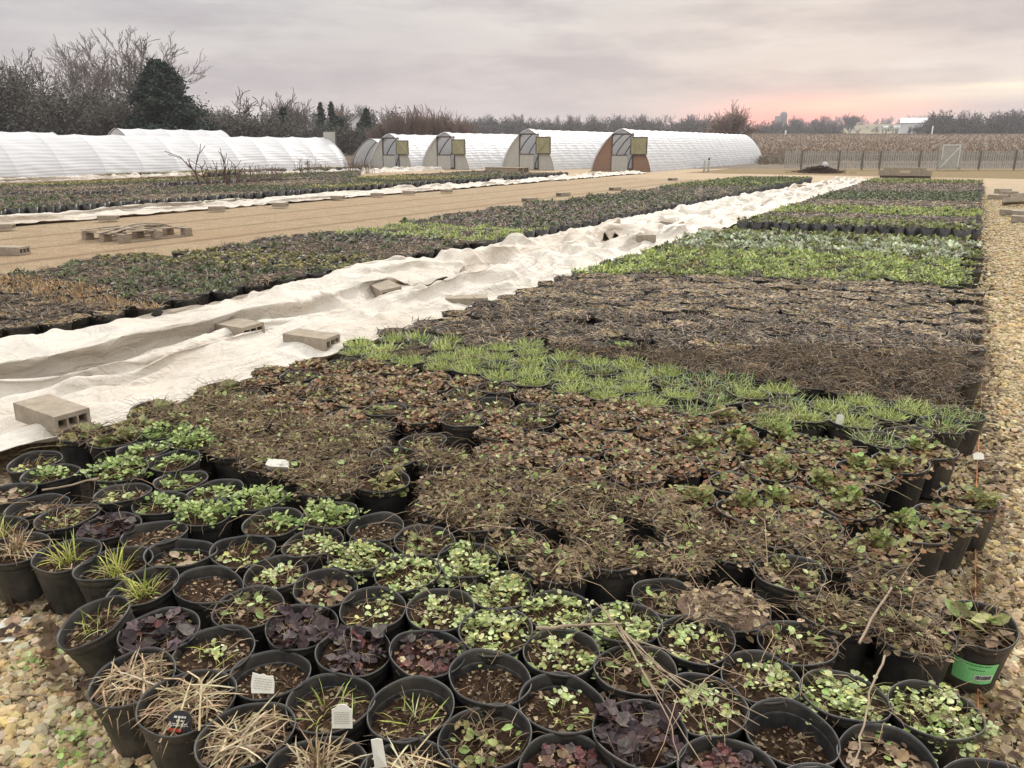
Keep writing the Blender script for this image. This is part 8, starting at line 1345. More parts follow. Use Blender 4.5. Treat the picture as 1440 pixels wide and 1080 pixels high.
# pallet in front of third hoop house
x,y=G(713,243);t=empty('wooden_pallet',(x,y,0),-.2,'low grey pallet lying in front of the third hoop house','pallet')
for yy in(-.5,0,.5):bmesh_obj('stringer_board',boxg(Geo(),0,yy,.17,2.6,.08,.26),WOOD,t)
for k in range(9):bmesh_obj('deck_board',boxg(Geo(),-1.2+.3*k,0,.312,.2,1.2,.02),WOOD,t)
x,y=G(1272,250);t=empty('wooden_pallet',(x,y,0),.1,'pallet under a low stack of grey blocks near the fence gate','pallet')
for yy in(-.5,0,.5):bmesh_obj('stringer_board',boxg(Geo(),0,yy,.06,2.3,.1,.11),WOODD,t)
bmesh_obj('deck_board',boxg(Geo(),0,0,.13,2.4,1.2,.025),WOOD,t)
k=0
for row,(n,z) in enumerate([(5,.205),(5,.332),(4,.459)]):
    for i in range(n):
        cs,sn=math.cos(.1),math.sin(.1);dx=-.98+.49*i+.22*(row==2)
        if row==1 and i==2:continue
        block(x+dx*cs,y+dx*sn-.3,z,.1+R.uniform(-.05,.05),'grey concrete block in the low stack on the pallet near the fence gate',(0,0),1.2,'blocks stacked on the far pallet')
# posts
for px,l in((990,'left one of two short wooden posts beside the last hoop house'),(996,'right one of two short wooden posts, with a knob on top')):
    x,y=G(px,242);g=Geo();ringmesh(g,[(.07,0),(.065,.68),(.0,.72)],8,(1,1,1),0)
    t=empty('wooden_post',(x,y,0),0,l,'post');bmesh_obj('shaft',g,WOODG,t,True)
    if px==996:
        g=Geo();ringmesh(g,[(.01,.71),(.06,.74),(.07,.79),(.04,.85),(.0,.87)],8);bmesh_obj('knob',g,WOODD,t,True)
# ---------------------------------------------------------------- hoop houses
def film_mat():
    def fn(t,b):
        n=t.noise(.5,5,.6,t.vec());
        c=t.mix(t.ramp(n,[(.35,0.),(.7,1.)]),(.67,.67,.685),(.61,.61,.615))
        t.put(b.inputs['Base Color'],c)
        w=t.n('ShaderNodeTexWave',wave_type='BANDS',bands_direction='Z');t.L.new(t.vec(.0,.16,1.),w.inputs[0])
        w.inputs['Scale'].default_value=1.9;w.inputs['Distortion'].default_value=5.5;w.inputs['Detail'].default_value=3;w.inputs['Detail Scale'].default_value=.8
        t.put(b.inputs['Normal'],t.bump(w.outputs[0],.3,.05))
        tr=t.n('ShaderNodeBsdfTranslucent');t.put(tr.inputs[0],c);mx=t.n('ShaderNodeMixShader');mx.inputs[0].default_value=.22
        t.L.new(b.outputs[0],mx.inputs[1]);t.L.new(tr.outputs[0],mx.inputs[2]);t.L.new(mx.outputs[0],t.N['Material Output'].inputs[0])
    return mat('white_plastic_film',fn,rough=.45,spec=.4)
FILM=film_mat();PIPE=mat('galvanised_pipe',col=(.07,.07,.075),rough=.5)
RIBM=mat('rib_line',col=(.68,.68,.70),rough=.6)
GREYP=simple('grey_plywood',(.24,.235,.21),(.42,.41,.375),3,.9,.4,.004,(4,4,.7),c3=(.33,.31,.27))
REDP=simple('brown_chipboard',(.19,.115,.08),(.30,.19,.135),16,.9,.5,.004)
YELP=simple('stained_door_wood',(.20,.19,.115),(.36,.335,.20),3,.85,.4,.004,(4,4,.8))
SILV=simple('grey_end_film',(.30,.33,.36),(.46,.49,.52),4,.4,.3,.01,spec=.5)
NEXP=1.5
def sec(t,w,h):
    c,s=math.cos(t),math.sin(t)
    return (w/2*math.copysign(abs(c)**(2/NEXP),c), h*abs(s)**(2/NEXP))
def sect(n,w,h):
    # nearly even spacing along the arch
    P=[sec(PI*i/400,w,h) for i in range(401)];L=[0]
    for a,b in zip(P,P[1:]):L.append(L[-1]+math.hypot(b[0]-a[0],b[1]-a[1]))
    out=[];k=0
    for i in range(n+1):
        d=L[-1]*i/n
        while k<399 and L[k+1]<d:k+=1
        f=(d-L[k])/max(1e-9,L[k+1]-L[k]);out.append((P[k][0]+(P[k+1][0]-P[k][0])*f,P[k][1]+(P[k+1][1]-P[k][1])*f))
    return out
def tube(g,pts,r,seg=5,col=(1,1,1),m=0,taper=None):
    V=[];Q=[]
    for i,p in enumerate(pts):
        p=Vector(p);a=Vector(pts[max(0,i-1)]);b=Vector(pts[min(len(pts)-1,i+1)]);d=(b-a).normalized()
        u=d.orthogonal().normalized() if i==0 else (u-d*u.dot(d)).normalized();v=d.cross(u)
        rr=r if taper is None else r+(taper-r)*i/(len(pts)-1)
        for k in range(seg):
            an=2*PI*k/seg;q=p+(u*math.cos(an)+v*math.sin(an))*rr;V.append(tuple(q))
    for i in range(len(pts)-1):
        for k in range(seg):
            a=i*seg+k;b=i*seg+(k+1)%seg;Q.append((a,b,b+seg,a+seg))
    Q+=[tuple(range(seg))[::-1][:4],tuple((len(pts)-1)*seg+k for k in range(min(4,seg)))]
    return g.quad(V,Q,col,m)
def hoop_house(cx,y0,y1,w,h,label,front=None,bay=1.5,sag=.05,seed=0,brace=None,group=None,ribs=True):
    t=empty('hoop_house',(cx,y0,0),0,label,'greenhouse',group)
    Ln=y1-y0;ny=int(Ln/.125);nc=44;S=sect(nc,w,h);V=[];Q=[]
    for j in range(ny+1):
        y=Ln*j/ny;ph=(y%bay)/bay;sg=sag*math.sin(PI*ph)**.8
        for i,(x,z) in enumerate(S):
            nx,nz=x/(w*w/4),z/(h*h);l=math.hypot(nx,nz) or 1;nx/=l;nz/=l
            k=i/nc;kk=abs(k-.5)*2
            # pull folds fanning from the hoop feet
            wr=.022*math.sin((z*9+ (ph if k<.5 else ph)*5.5)+2.3*fbm(y*.5,k*3,seed,2))*(.25+.75*kk)*math.sin(PI*ph)
            wr+=.012*fbm(y*.9,k*14,seed+3,3)
            d=-sg*(.35+.65*(1-kk*.3))+wr
            if z<.03:d=0
            V.append((x+nx*d,y,max(0,z+nz*d)))
    for j in range(ny):
        for i in range(nc):Q.append((j*(nc+1)+i,j*(nc+1)+i+1,(j+1)*(nc+1)+i+1,(j+1)*(nc+1)+i))
    g=Geo();g.quad(V,Q);o=bmesh_obj('film_cover',g,FILM,t,True)
    g=Geo()
    # far end wall
    V=[];Q=[]
    for i,(x,z) in enumerate(S):V.append((x,Ln,z))
    for i in range(nc):Q.append((i,i+1,nc+1))
    V.append((0,Ln+.12,h*.4));g.quad(V,Q);bmesh_obj('end_wall',g,FILM,t,True)
    y=0;k=0
    while y<Ln+.01:
        S2=sect(26,w-.03,h-.012)
        g=Geo();tube(g,[(x*.985,min(max(y,.06),Ln-.03),z*.985) for x,z in S2],.032,5);bmesh_obj('hoop',g,PIPE,t,True)
        if ribs and 0<y<Ln-.1:
            g=Geo();tube(g,[(x,y,z) for x,z in sect(26,w+.012,h+.006)],.0065,5);bmesh_obj('rib_line',g,RIBM,t,True)  # added tubes tracing the ribs' faint shading lines over the film
        y+=bay
    if front:
        M=REDP if front=='brown' else GREYP
        def zc(x): # arch height at x
            x=min(abs(x)/(w/2),1);return h*(1-x**NEXP)**(1/NEXP)-.03
        def panel(name,xa,xb,zlo,mat_,yy,n=8,zhi=None,parent=t,th=.03):
            g=Geo();V=[];Q=[]
            for i in range(n+1):
                x=xa+(xb-xa)*i/n;zt=zc(x) if zhi is None else min(zhi,zc(x))
                zt=max(zt,zlo+.004)
                V+=[(x,yy,zlo),(x,yy,zt),(x,yy+th,zlo),(x,yy+th,zt)]
            for i in range(n):
                a=4*i;Q+=[(a,a+4,a+5,a+1),(a+2,a+3,a+7,a+6),(a+1,a+5,a+7,a+3),(a,a+2,a+6,a+4)]
            Q+=[(0,1,3,2),(4*n,4*n+2,4*n+3,4*n+1)];g.quad(V,Q);return bmesh_obj(name,g,mat_,parent)
        W=w/2-.02
        panel('end_panel',-W,-.66,.01,M,-.02);panel('end_panel',.76,W,.01,M,-.02)
        panel('header_panel',-.66,.76,2.2/2.45*h,SILV,-.03)
        # grey film rolled round the front hoop
        g=Geo();ys=[-.16,.02,.5];V=[];Q=[];SS=sect(30,w+.07,h+.035)
        for yv in ys:
            for x,z in SS:V.append((x,yv,z))
        for j in range(2):
            for i in range(30):Q.append((j*31+i,j*31+i+1,(j+1)*31+i+1,(j+1)*31+i))
        g.quad(V,Q);bmesh_obj('front_flap',g,FILM,t,True)
        fr=empty('door_frame_group') if False else None
        zt=2.16/2.45*h
        for xx in(-.66,.76):bmesh_obj('door_jamb',boxg(Geo(),xx,-.04,zt/2,.06,.09,zt),WOODD,t)
        g=Geo();boxg(g,.05,-.05,zt,1.5,.1,.09);bmesh_obj('door_lintel',g,WOODD,t)
        d=bmesh_obj('lower_door',boxg(Geo(),-.10,-.06,.51*h/2.45,1.06,.04,.96*h/2.45),GREYP,t)
        bmesh_obj('door_rail',boxg(Geo(),-.10,-.088,.96*h/2.45,1.06,.02,.06),WOODD,d)
        zu=1.49/2.45*h;hu=1.03/2.45*h
        u=bmesh_obj('upper_door',boxg(Geo(),1.17,-.12,zu,1.12,.03,hu),YELP,t)
        g=Geo()
        for zz in(zu-hu/2+.03,zu+hu/2-.03):boxg(g,1.17,-.142,zz,1.12,.02,.06)
        for xx in(.64,1.70):boxg(g,xx,-.142,zu,.06,.018,hu)
        bmesh_obj('door_frame',g,WOODD,u)
        if brace:
            an=math.atan2(hu,1.12)*brace;g=Geo();boxg(g,1.17,-.155,zu,1.42,.018,.09,0,pitch=an);bmesh_obj('brace',g,YELP,u)
    return t
HG='hoop houses in the row behind the yard'
hoop_house(-36.6,45.5,68,3.9,2.35,'small hoop house with grey end wall, leftmost of the four with open doors','grey',1.5,.03,1,1,HG)
hoop_house(-31.8,45.5,68,4.0,2.42,'hoop house with grey end wall and a stained unbraced upper door, second of the four','grey',1.5,.03,2,None,HG)
hoop_house(-26.1,47,69.5,4.0,2.6,'hoop house with grey end wall and a pallet lying in front, third of the four','grey',1.5,.03,3,-1,HG)
hoop_house(-19.5,47.2,77,4.0,2.55,'nearest hoop house with red brown chipboard end wall, rightmost of the four','brown',1.5,.03,4,1,HG)
hoop_house(-41.,14,43.4,4.6,2.15,'long low white hoop house filling the left side behind the beds',None,2.2,.07,6)
hoop_house(-52.5,35.,44.,5.,2.75,'taller white hoop house whose roof shows above the long one',None,1.8,.08,7)
hoop_house(-52.5,20,30.5,5.,2.42,'hoop house whose roof barely shows above the long one at the far left',None,1.8,.06,8)
hoop_house(-41.8,49.5,72,4.2,2.1,'white hoop house just behind the right end of the long one',None,1.5,.03,9)
x,y=D(464,58);t=empty('board_panel',(x,y,0),-YAW*0+.5,'tall grey board standing behind the rounded end of the long hoop house','board')
bmesh_obj('board',boxg(Geo(),0,0,1.35,.85,.05,2.3),GREYP,t);bmesh_obj('post',boxg(Geo(),.45,0,1.2,.08,.08,2.45),WOODD,t)
HAZE=.00042; ZB=2.75; SKYS=1.0; SUNE=2.2; SUNA=12; SUNAZ=YAW-math.atan(.37); SUNEL=math.radians(30); EXPO=0.17
# ---------------------------------------------------------------- picket fence and gate
def fence_pt(px): # line through the measured base points
    x0,y0=G(1105,239);x1,y1=G(1440,239.6)
    a=((px-720)/F/(cp+(540-YH)/F*sp)); dx,dy=a*cy-sy,a*sy+cy
    s=((x0)*(y1-y0)-(y0)*(x1-x0))/(dx*(y1-y0)-dy*(x1-x0));return dx*s,dy*s
t=empty('picket_fence',(*fence_pt(1105),0),0,'long grey picket fence with dark posts between the lawn and the weedy field','fence')
ox,oy=fence_pt(1105)
WOODM=simple('darker_post_wood',(.10,.085,.07),(.2,.17,.14),9,.9,.4,.004)
def fsec(px0,px1):
    ax,ay=fence_pt(px0);bx,by=fence_pt(px1);L=math.hypot(bx-ax,by-ay);ang=math.atan2(by-ay,bx-ax);g=Geo()
    n=int(L/.145)
    for i in range(n):
        f=(i+.5)/n;hh=1.12+R.uniform(-.05,.03);tl=R.gauss(0,.04)
        boxg(g,ax-ox+(bx-ax)*f,ay-oy+(by-ay)*f,.12+hh/2,.08,.022,hh,ang,0,(1,1,1),tl)
    for z in(.4,1.0):boxg(g,(ax+bx)/2-ox+.03*math.sin(ang),(ay+by)/2-oy+.04,z,L,.04,.07,ang)
    bmesh_obj('picket_panel',g,WOODG,t)
ps=[1105,1130,1183,1216,1241,1297,1324]
for a,b in zip(ps,ps[1:]):fsec(a,b)
ps2=[1354,1382,1432,1480,1530]
for a,b in zip(ps2,ps2[1:]):fsec(a,b)
for px in ps[1:-1]+ps2[1:]:
    x,y=fence_pt(px);bmesh_obj('post',boxg(Geo(),x-ox,y-oy-.05,.63,.09,.09,1.26),WOODM,t)
a=fence_pt(1325);b=fence_pt(1353);an=math.atan2(b[1]-a[1],b[0]-a[0]);W=math.hypot(b[0]-a[0],b[1]-a[1])
t=empty('garden_gate',(*a,0),an,'grey board gate with a pale diagonal brace in the picket fence','gate')
GH=1.62
for x in(-.06,W+.06):bmesh_obj('post',boxg(Geo(),x,0,GH/2+.05,.12,.12,GH+.12),WOODG,t)
g=Geo();n=9
for i in range(n):boxg(g,.05+(W-.1)*(i+.5)/n,0,.08+GH/2-.05,(W-.1)/n-.012,.025,GH-.1)
bmesh_obj('board_panel',g,GREYP,t)
PALEW=simple('pale_wood',(.50,.48,.44),(.66,.64,.60),6,.8,.3,.004)
g=Geo();boxg(g,W/2,-.03,GH-.02,W-.1,.03,.09);boxg(g,.09,-.03,GH/2+.3,.08,.03,GH-.75);boxg(g,W-.09,-.03,GH/2+.05,.08,.03,GH-.3)
bmesh_obj('gate_frame',g,PALEW,t)
bmesh_obj('brace',boxg(Geo(),W/2,-.055,GH/2+.05,math.hypot(W,GH)*.86,.02,.1,0,0,(1,1,1),-math.atan2(GH-.3,W-.2)),PALEW,t)
# ---------------------------------------------------------------- trees
BARK=simple('grey_bark',(.10,.085,.078),(.19,.165,.15),12,.95,0)
BARKB=simple('brown_twig_bark',(.15,.105,.085),(.24,.175,.145),12,.95,0)
BARKP=simple('pale_twig_bark',(.22,.17,.15),(.34,.27,.24),12,.95,0)
NEED=simple('evergreen_needles',(.014,.026,.019),(.045,.066,.045),1.2,.8,0)
BRUSH=simple('dark_brush_foliage',(.06,.057,.047),(.13,.12,.095),1.0,.9,0)
def seg(gs,p,q,r0,r1,n=4):
    d=(q-p);u=d.orthogonal().normalized();v=d.normalized().cross(u);V=[]
    for a,r in((p,r0),(q,r1)):
        for k in range(n):
            an=2*PI*k/n;w=a+(u*math.cos(an)+v*math.sin(an))*r;V.append((w.x,w.y,w.z))
    gs.quad(V,[(k,(k+1)%n,n+(k+1)%n,n+k) for k in range(n)])
def grow(gt,gc,p,d,L,r,lev,maxlev,rr,spread,up,kids,minr,wob=.18):
    nseg=3 if lev<2 else 2;q=p;g=gt if lev<2 else gc
    pts=[p]
    for i in range(nseg):
        d=(d+Vector((rr.gauss(0,wob),rr.gauss(0,wob),rr.gauss(0,wob)*.6+up*.25))).normalized()
        n=q+d*(L/nseg);r2=max(minr,r*(1-.38*(i+1)/nseg));r1=max(minr,r*(1-.38*i/nseg))
        seg(g,q,n,r1,r2,5 if lev<1 else 3 if lev>1 else 4);q=n;pts.append(n)
        if lev<maxlev and (i>0 or lev>0):
            for k in range(kids if i<nseg-1 else kids+1):
                ax=Vector((rr.gauss(0,1),rr.gauss(0,1),rr.gauss(0,1)));ax=(ax-d*ax.dot(d)).normalized()
                a=rr.uniform(.45,1.)*spread;nd=(d*math.cos(a)+ax*math.sin(a));nd.z+=up*.4;nd.normalize()
                grow(gt,gc,q if k==kids else q-(d*(L/nseg))*rr.random()*.8,nd,L*rr.uniform(.55,.8),r2*rr.uniform(.5,.7),lev+1,maxlev,rr,spread,up,kids,minr,wob)
def bare_geo(seed,h,maxlev=4,spread=.75,up=.25,kids=1,lean=(0,0),minr=.02,r=None,L=None,stems=1):
    rr=random.Random(seed);gt,gc=Geo(),Geo()
    for s in range(stems):
        d=Vector((lean[0]+(rr.gauss(0,.28) if stems>1 else 0),lean[1]+(rr.gauss(0,.28) if stems>1 else 0),1)).normalized()
        grow(gt,gc,Vector((rr.gauss(0,.1)*(stems>1),rr.gauss(0,.1)*(stems>1),-.1)),d,L or h*.34,r or h*.02,0,maxlev,rr,spread,up,kids,minr)
    for g in (gt,gc):
        pass
    zmax=max(v[:,2].max() for v in gt.V+gc.V);k=h/zmax
    for g in (gt,gc):g.V=[v*k for v in g.V]
    return gt,gc
def bare_tree(x,y,h,seed,label,m=None,name='bare_tree',cat='tree',group=None,**k):
    m=m or BARK;gt,gc=bare_geo(seed,h,**k);t=empty(name,(x,y,gz(x,y)-.1),0,label,cat,group)
    bmesh_obj('trunk',gt,m,t,True);bmesh_obj('crown',gc,m,t,False);return t
def clumps(g,P,S,cols=(1,1,1),m=0,n=1):
    N=len(P);tv,tt=np.array([(-.5,0,0),(.5,.1,.1),(.4,.9,0),(-.35,1.,.12)]),np.array([(0,1,2),(0,2,3)])
    scatter(g,tv,tt,P,rng.random(N)*6.3,rng.uniform(-1.2,1.2,N),rng.uniform(-1,1,N),S,np.ones((N,3)),m)
def evergreen(x,y,h,w,label,dens=9000,bushy=.5,leaf=.28,m=None,cat='tree',name='evergreen_tree'):
    m=m or NEED
    t=empty(name,(x,y,gz(x,y)-.1),0,label,cat)
    g=Geo();ringmesh(g,[(h*.022,0),(h*.015,h*.5),(.02,h*.97)],7);bmesh_obj('trunk',g,BARK,t,True)
    # boughs: clumps gathered round branch lines, gaps between them
    nb=int(70+h*7);P=[];g=Geo()
    for i in range(nb):
        z=h*(.04+.94*(i+.5)/nb)**.92;f=(1-z/h);rad=w/2*(f**bushy)*R.choice([R.uniform(.55,.9),R.uniform(.9,1.15)])+.1;a=R.random()*2*PI
        n=int(dens/nb*(.35+rad/(w/2)));s=np.sqrt(rng.random(n))
        dx=s*rad;dr=-.12*rad*s+.10*rad*s*s
        Q=np.stack([np.cos(a)*dx+rng.normal(0,.10*rad+.05,n),np.sin(a)*dx+rng.normal(0,.10*rad+.05,n),z+dr*1.2+rng.normal(0,.035*h*.4+.05,n)],1);P.append(Q)
        seg(g,Vector((0,0,z)),Vector((math.cos(a)*rad*.9,math.sin(a)*rad*.9,z-.05*rad)),.04,.012,3)
    bmesh_obj('boughs',g,BARK,t)
    P=np.concatenate(P);P[:,2]=np.clip(P[:,2],.05,h);g=Geo();clumps(g,P,rng.uniform(.5,1.2,len(P))*leaf);bmesh_obj('crown',g,m,t);return t
def brush(x,y,h,w,label,dens=5000,name='brushy_tree',leaf=.22,stems=9,m=None):
    t=empty(name,(x,y,gz(x,y)-.1),0,label,'tree')
    gt,gc=bare_geo(int(x*7+y*3)%999,h,maxlev=3,spread=.8,up=.35,kids=2,stems=3,minr=.018);
    bmesh_obj('trunk',gt,BARK,t,True);
    P=[]
    for i in range(16):
        c=np.array([R.gauss(0,w*.24),R.gauss(0,w*.24),h*R.uniform(.12,.80)]);n=dens//16
        P.append(c+rng.normal(0,1,(n,3))*np.array([w*.14,w*.14,h*.11]))
    P=np.concatenate(P);P[:,2]=np.clip(P[:,2],.1,h*.98);clumps(gc,P,rng.uniform(.4,1.2,len(P))*leaf*.8,m=1)
    bmesh_obj('crown',gc,[BARK,m or BRUSH],t);return t
def at(px,d):return D(px,d)
TALLB=simple('pale_grey_bark',(.12,.10,.09),(.21,.18,.16),12,.95,0)
# left woods
for i,(px,d,top,h_lab,k) in enumerate([
 (128,88,38,'broad bare tree, left one of the two tallest rising over the woods at the left',dict(lean=(-.25,0))),
 (172,86,33,'tallest bare tree, right one of the two tallest over the woods at the left',dict(lean=(.05,0))),
 (205,90,60,'slim bare tree between the tallest one and the dark evergreen',dict(lean=(.2,.05))),
 (85,90,74,'leaning bare tree at the left side of the broad bare one',dict(lean=(-.35,0))),(108,93,58,'bare tree between the leaning one and the broad one',dict(lean=(-.1,.1))),(188,88,75,'lower bare tree just left of the evergreen top',dict(lean=(.1,0))),]):
    x,y=at(px,d);bare_tree(x,y,ZY(top,d),40+i,h_lab,maxlev=6,spread=.68,up=.2,kids=1,minr=.018,m=TALLB,**k)
for px,d,top,w,lab in [(12,80,78,7,'dark brushy tree cut by the left edge of the picture'),(45,84,95,7,'brushy tree second from the left edge in the dark woods'),(78,80,124,7,'lower brushy tree below the leaning bare tree'),(112,78,122,7,'dark brushy tree at the foot of the broad bare tree'),(150,80,126,7,'dark brushy tree under the tallest bare tree'),(182,76,122,6,'dark brushy tree left of the big evergreen'),(-30,80,90,8,'brushy tree just outside the left edge')]:
    x,y=at(px,d);brush(x,y,ZY(top,d),w,lab,8000)
x,y=at(236,74);evergreen(x,y,ZY(84,74),9.2,'big dark green evergreen at the right end of the left woods',36000,.6,.24)
x,y=at(36,86);bare_tree(x,y,ZY(66,86),141,'bare tree near the left edge, behind the brushy trees',maxlev=6,spread=.68,up=.2,minr=.018)
# scrub between
for i,(px,d,top,lab) in enumerate([(288,84,148,'low dark scrub tree right of the big evergreen'),(312,82,152,'scrub tree below the left fork of the dead tree'),(336,80,156,'scrub tree under the dead tree'),(362,82,158,'reddish scrub right of the dead tree'),(388,84,162,'scrub left of the small lone conifer'),(262,88,140,'scrub tree behind the right flank of the big evergreen')]):
    x,y=at(px,d);brush(x,y,ZY(top,d),5,lab,4200,leaf=.2)
x,y=at(346,90);bare_tree(x,y,ZY(123,90),77,'dead bare tree with thick forked limbs above the scrub',maxlev=4,spread=.8,up=.12,minr=.03,r=.2)
x,y=at(362,91);bare_tree(x,y,ZY(124,91),79,'dead tree leaning right, just beside the forked one',maxlev=4,spread=.8,up=.12,minr=.03,r=.2,lean=(.35,.2))
x,y=at(401,88);evergreen(x,y,ZY(152,88),3.4,'small lone dark conifer right of the dead trees',3500,.9,.24)
x,y=at(425,110);bare_tree(x,y,ZY(142,110),81,'grey bare tree with fan shaped crown between the conifers',maxlev=5,spread=.55,up=.4,minr=.025,stems=3)
x,y=at(454,120);evergreen(x,y,ZY(151,120),3.4,'left one of the pair of narrow spruces',3000,1.0,.26)
x,y=at(469,118);evergreen(x,y,ZY(150,118),3.4,'right one of the pair of narrow spruces',3000,1.0,.26)
x,y=at(481,125);bare_tree(x,y,ZY(148,125),83,'pinkish bare tree left of the white house',maxlev=4,spread=.6,up=.35,minr=.03,stems=2,m=BARKB)
x,y=at(517,120);evergreen(x,y,ZY(160,120),4.5,'dark spruce right of the white house',4000,.8,.3)
x,y=at(478,112);evergreen(x,y,ZY(170,112),5,'dark round evergreen in front of the spruces',3500,.5,.3)
for i,px in enumerate((405,432,448,492,530)):
    x,y=at(px,104);brush(x,y,ZY(176,104),5,['low brush under the lone conifer','low brush below the fan shaped tree','low brush in front of the pair of spruces','low brush in front of the white house','low brush at the left end of the thicket'][i],2600,leaf=.2)
# brown thicket of many upright stems
for i,(px,top) in enumerate([(536,168),(552,158),(570,152),(590,149),(607,152),(622,150),(638,156),(654,166)]):
    x,y=at(px,95+R.uniform(-4,4));gt,gc=bare_geo(200+i,ZY(top,95),maxlev=4,spread=.40,up=.5,kids=1,minr=.022,stems=11,r=.05,L=ZY(top,95)*.42)
    t=empty('thicket_shrub',(x,y,gz(x,y)-.1),0,['leftmost shrub of the brown thicket','second shrub from the left in the brown thicket','third shrub from the left in the brown thicket','fourth shrub of the thicket, the tallest one left of its middle','fifth shrub of the thicket, at its middle','sixth shrub of the thicket, tall one right of its middle','seventh shrub of the thicket','rightmost and lowest shrub of the brown thicket'][i],'shrub','shrubs of the brown thicket')
    bmesh_obj('stems',gt,BARKB,t,True);bmesh_obj('twigs',gc,BARKB,t)
# round bush tree behind last hoop house
x,y=at(1026,98);t=bare_tree(x,y,ZY(141,98),301,'round bare tree with many fine pinkish branches behind the nearest hoop house',maxlev=5,spread=.62,up=.12,kids=1,minr=.020,stems=15,r=.09,m=BARKP,L=2.4)
# distant treelines
def treeline(name,label,spans,protos,m,n,kind='stuff',brushn=0):
    PRT=[]
    for s in range(protos):
        gt,gc=bare_geo(500+s,1.,maxlev=4,spread=.6,up=.3,kids=1,minr=.0035,r=.014)
        g=Geo()
        for q in gt,gc:
            V,T,Cc,M=q.arr();g.add(V,T,Cc,0)
        P=np.concatenate([np.array([R.gauss(0,.18),R.gauss(0,.18),R.uniform(.08,.62)])+rng.normal(0,1,(60,3))*[.08,.08,.10] for _ in range(8)]);P[:,2]=np.clip(P[:,2],.02,.9)
        clumps(g,P,rng.uniform(.02,.07,len(P)),m=1)
        PRT.append(g.arr())
    big=Geo()
    for px0,px1,d0,d1,t0,t1,n in spans:
        for i in range(n):
            px=R.uniform(px0,px1);d=R.uniform(d0,d1);x,y=D(px,d);z=gz(x,y)
            top=t0+(t1-t0)*R.random()**1.3;h=max(1.5,ZY(top,d)-z)
            V,T,Cc,M=PRT[R.randrange(protos)];a=R.random()*6.3;w=h*R.uniform(.8,1.2)
            c,s=math.cos(a),math.sin(a)
            VV=np.stack([(V[:,0]*c-V[:,1]*s)*w+x,(V[:,0]*s+V[:,1]*c)*w+y,V[:,2]*h+z-.2],1);big.add(VV,T,Cc,M)
    o=link(name,big.mesh(name,[m,BRUSH],False));tag(o,label,'treeline',kind=kind)
BARKF=simple('far_bark',(.085,.075,.075),(.14,.125,.125),.3,.95,0)
treeline('treeline','long far line of grey bare trees on the horizon behind the hoop houses',[(655,1000,300,350,158,180,150),(700,980,300,330,172,186,100),(1060,1180,330,380,166,182,70),(1000,1110,300,330,172,186,50),(560,700,300,340,160,182,50)],5,BARKF,0)
treeline('treeline','dense grey woods on the right horizon behind the weedy field',[(1302,1450,255,300,151,172,75),(1296,1460,245,280,168,186,70),(1440,1640,255,300,150,175,60),(1270,1310,280,300,174,188,14)],5,BARKF,0)
treeline('treeline','row of distant low trees under the red sunset glow',[(1110,1300,720,800,160,176,60),(1080,1300,520,600,174,186,30)],3,BARKF,0)
treeline('treeline','grey scrub at the far left horizon behind the woods',[(-80,560,180,230,140,172,130)],4,BARKF,0)
for px,top,w,lab in [(1122,160,1,'reddish bare tree right of the silo'),(1145,161,1,'round reddish bare tree second right of the silo'),(1193,158,1,'round leafless tree standing alone on the far hill')]:
    x,y=D(px,480);z=gz(x,y);gt,gc=bare_geo(px,ZY(top,480)-z,maxlev=4,spread=.6,up=.3,kids=2,minr=.05,stems=2);t=empty('bare_tree',(x,y,z),0,lab,'tree')
    bmesh_obj('trunk',gt,BARKF,t,True);bmesh_obj('crown',gc,BARKF,t)
# bare shrubs in the far left beds
for i,(px,py,h,lab) in enumerate([(294,268,1.75,'left one of the reddish bare shrubs standing in the far left bed'),(318,266,1.6,'middle one of the reddish bare shrubs in the far left bed'),(330,268,1.25,'right one of the reddish bare shrubs in the far left bed')]):
    x,y=G(px,py);bare_tree(x,y,h,610+i,lab,name='bare_shrub',cat='shrub',maxlev=2,spread=.8,up=.35,minr=.012,r=.05,L=h*.5,m=simple('reddish_bark',(.085,.05,.042),(.16,.10,.085),12,.95,0),stems=2)
dry=simple('dry_stem_bark',(.13,.095,.075),(.22,.165,.13),12,.95,0)
for i,(px,py,h,w) in enumerate([(350,266,.8,.5),(362,262,.7,.5),(376,264,.75,.5),(388,258,.6,.4),(428,252,.8,.6),(436,250,.9,.5),(450,250,.7,.5),(490,246,.9,.4),(497,247,.9,.5),(508,247,.8,.5),(518,248,.75,.5)]):
    x,y=G(px,py);rr=random.Random(i);g=Geo()
    for s in range(16):
        bx,by=rr.gauss(0,w*.4),rr.gauss(0,w*.4);p=Vector((bx,by,.15));q=p+Vector((rr.gauss(0,.1),rr.gauss(0,.1),h*rr.uniform(.5,1)));seg(g,p,q,.011,.007,3)
        for b in range(2):
            a=p.lerp(q,rr.uniform(.4,.9));seg(g,a,a+Vector((rr.gauss(0,.12),rr.gauss(0,.12),rr.uniform(.05,.2))),.007,.005,3)
    t=empty('dry_plant',(x,y,0),0,('tall dry stemmed plant in the far left beds beside the reddish bare shrubs' if i<4 else 'tall dry stemmed plant in the far beds before the white bunched cover'),'plant','dry plants by the bare shrubs' if i<4 else 'dry plants by the bunched cover')
    bmesh_obj('stems',g,dry,t)
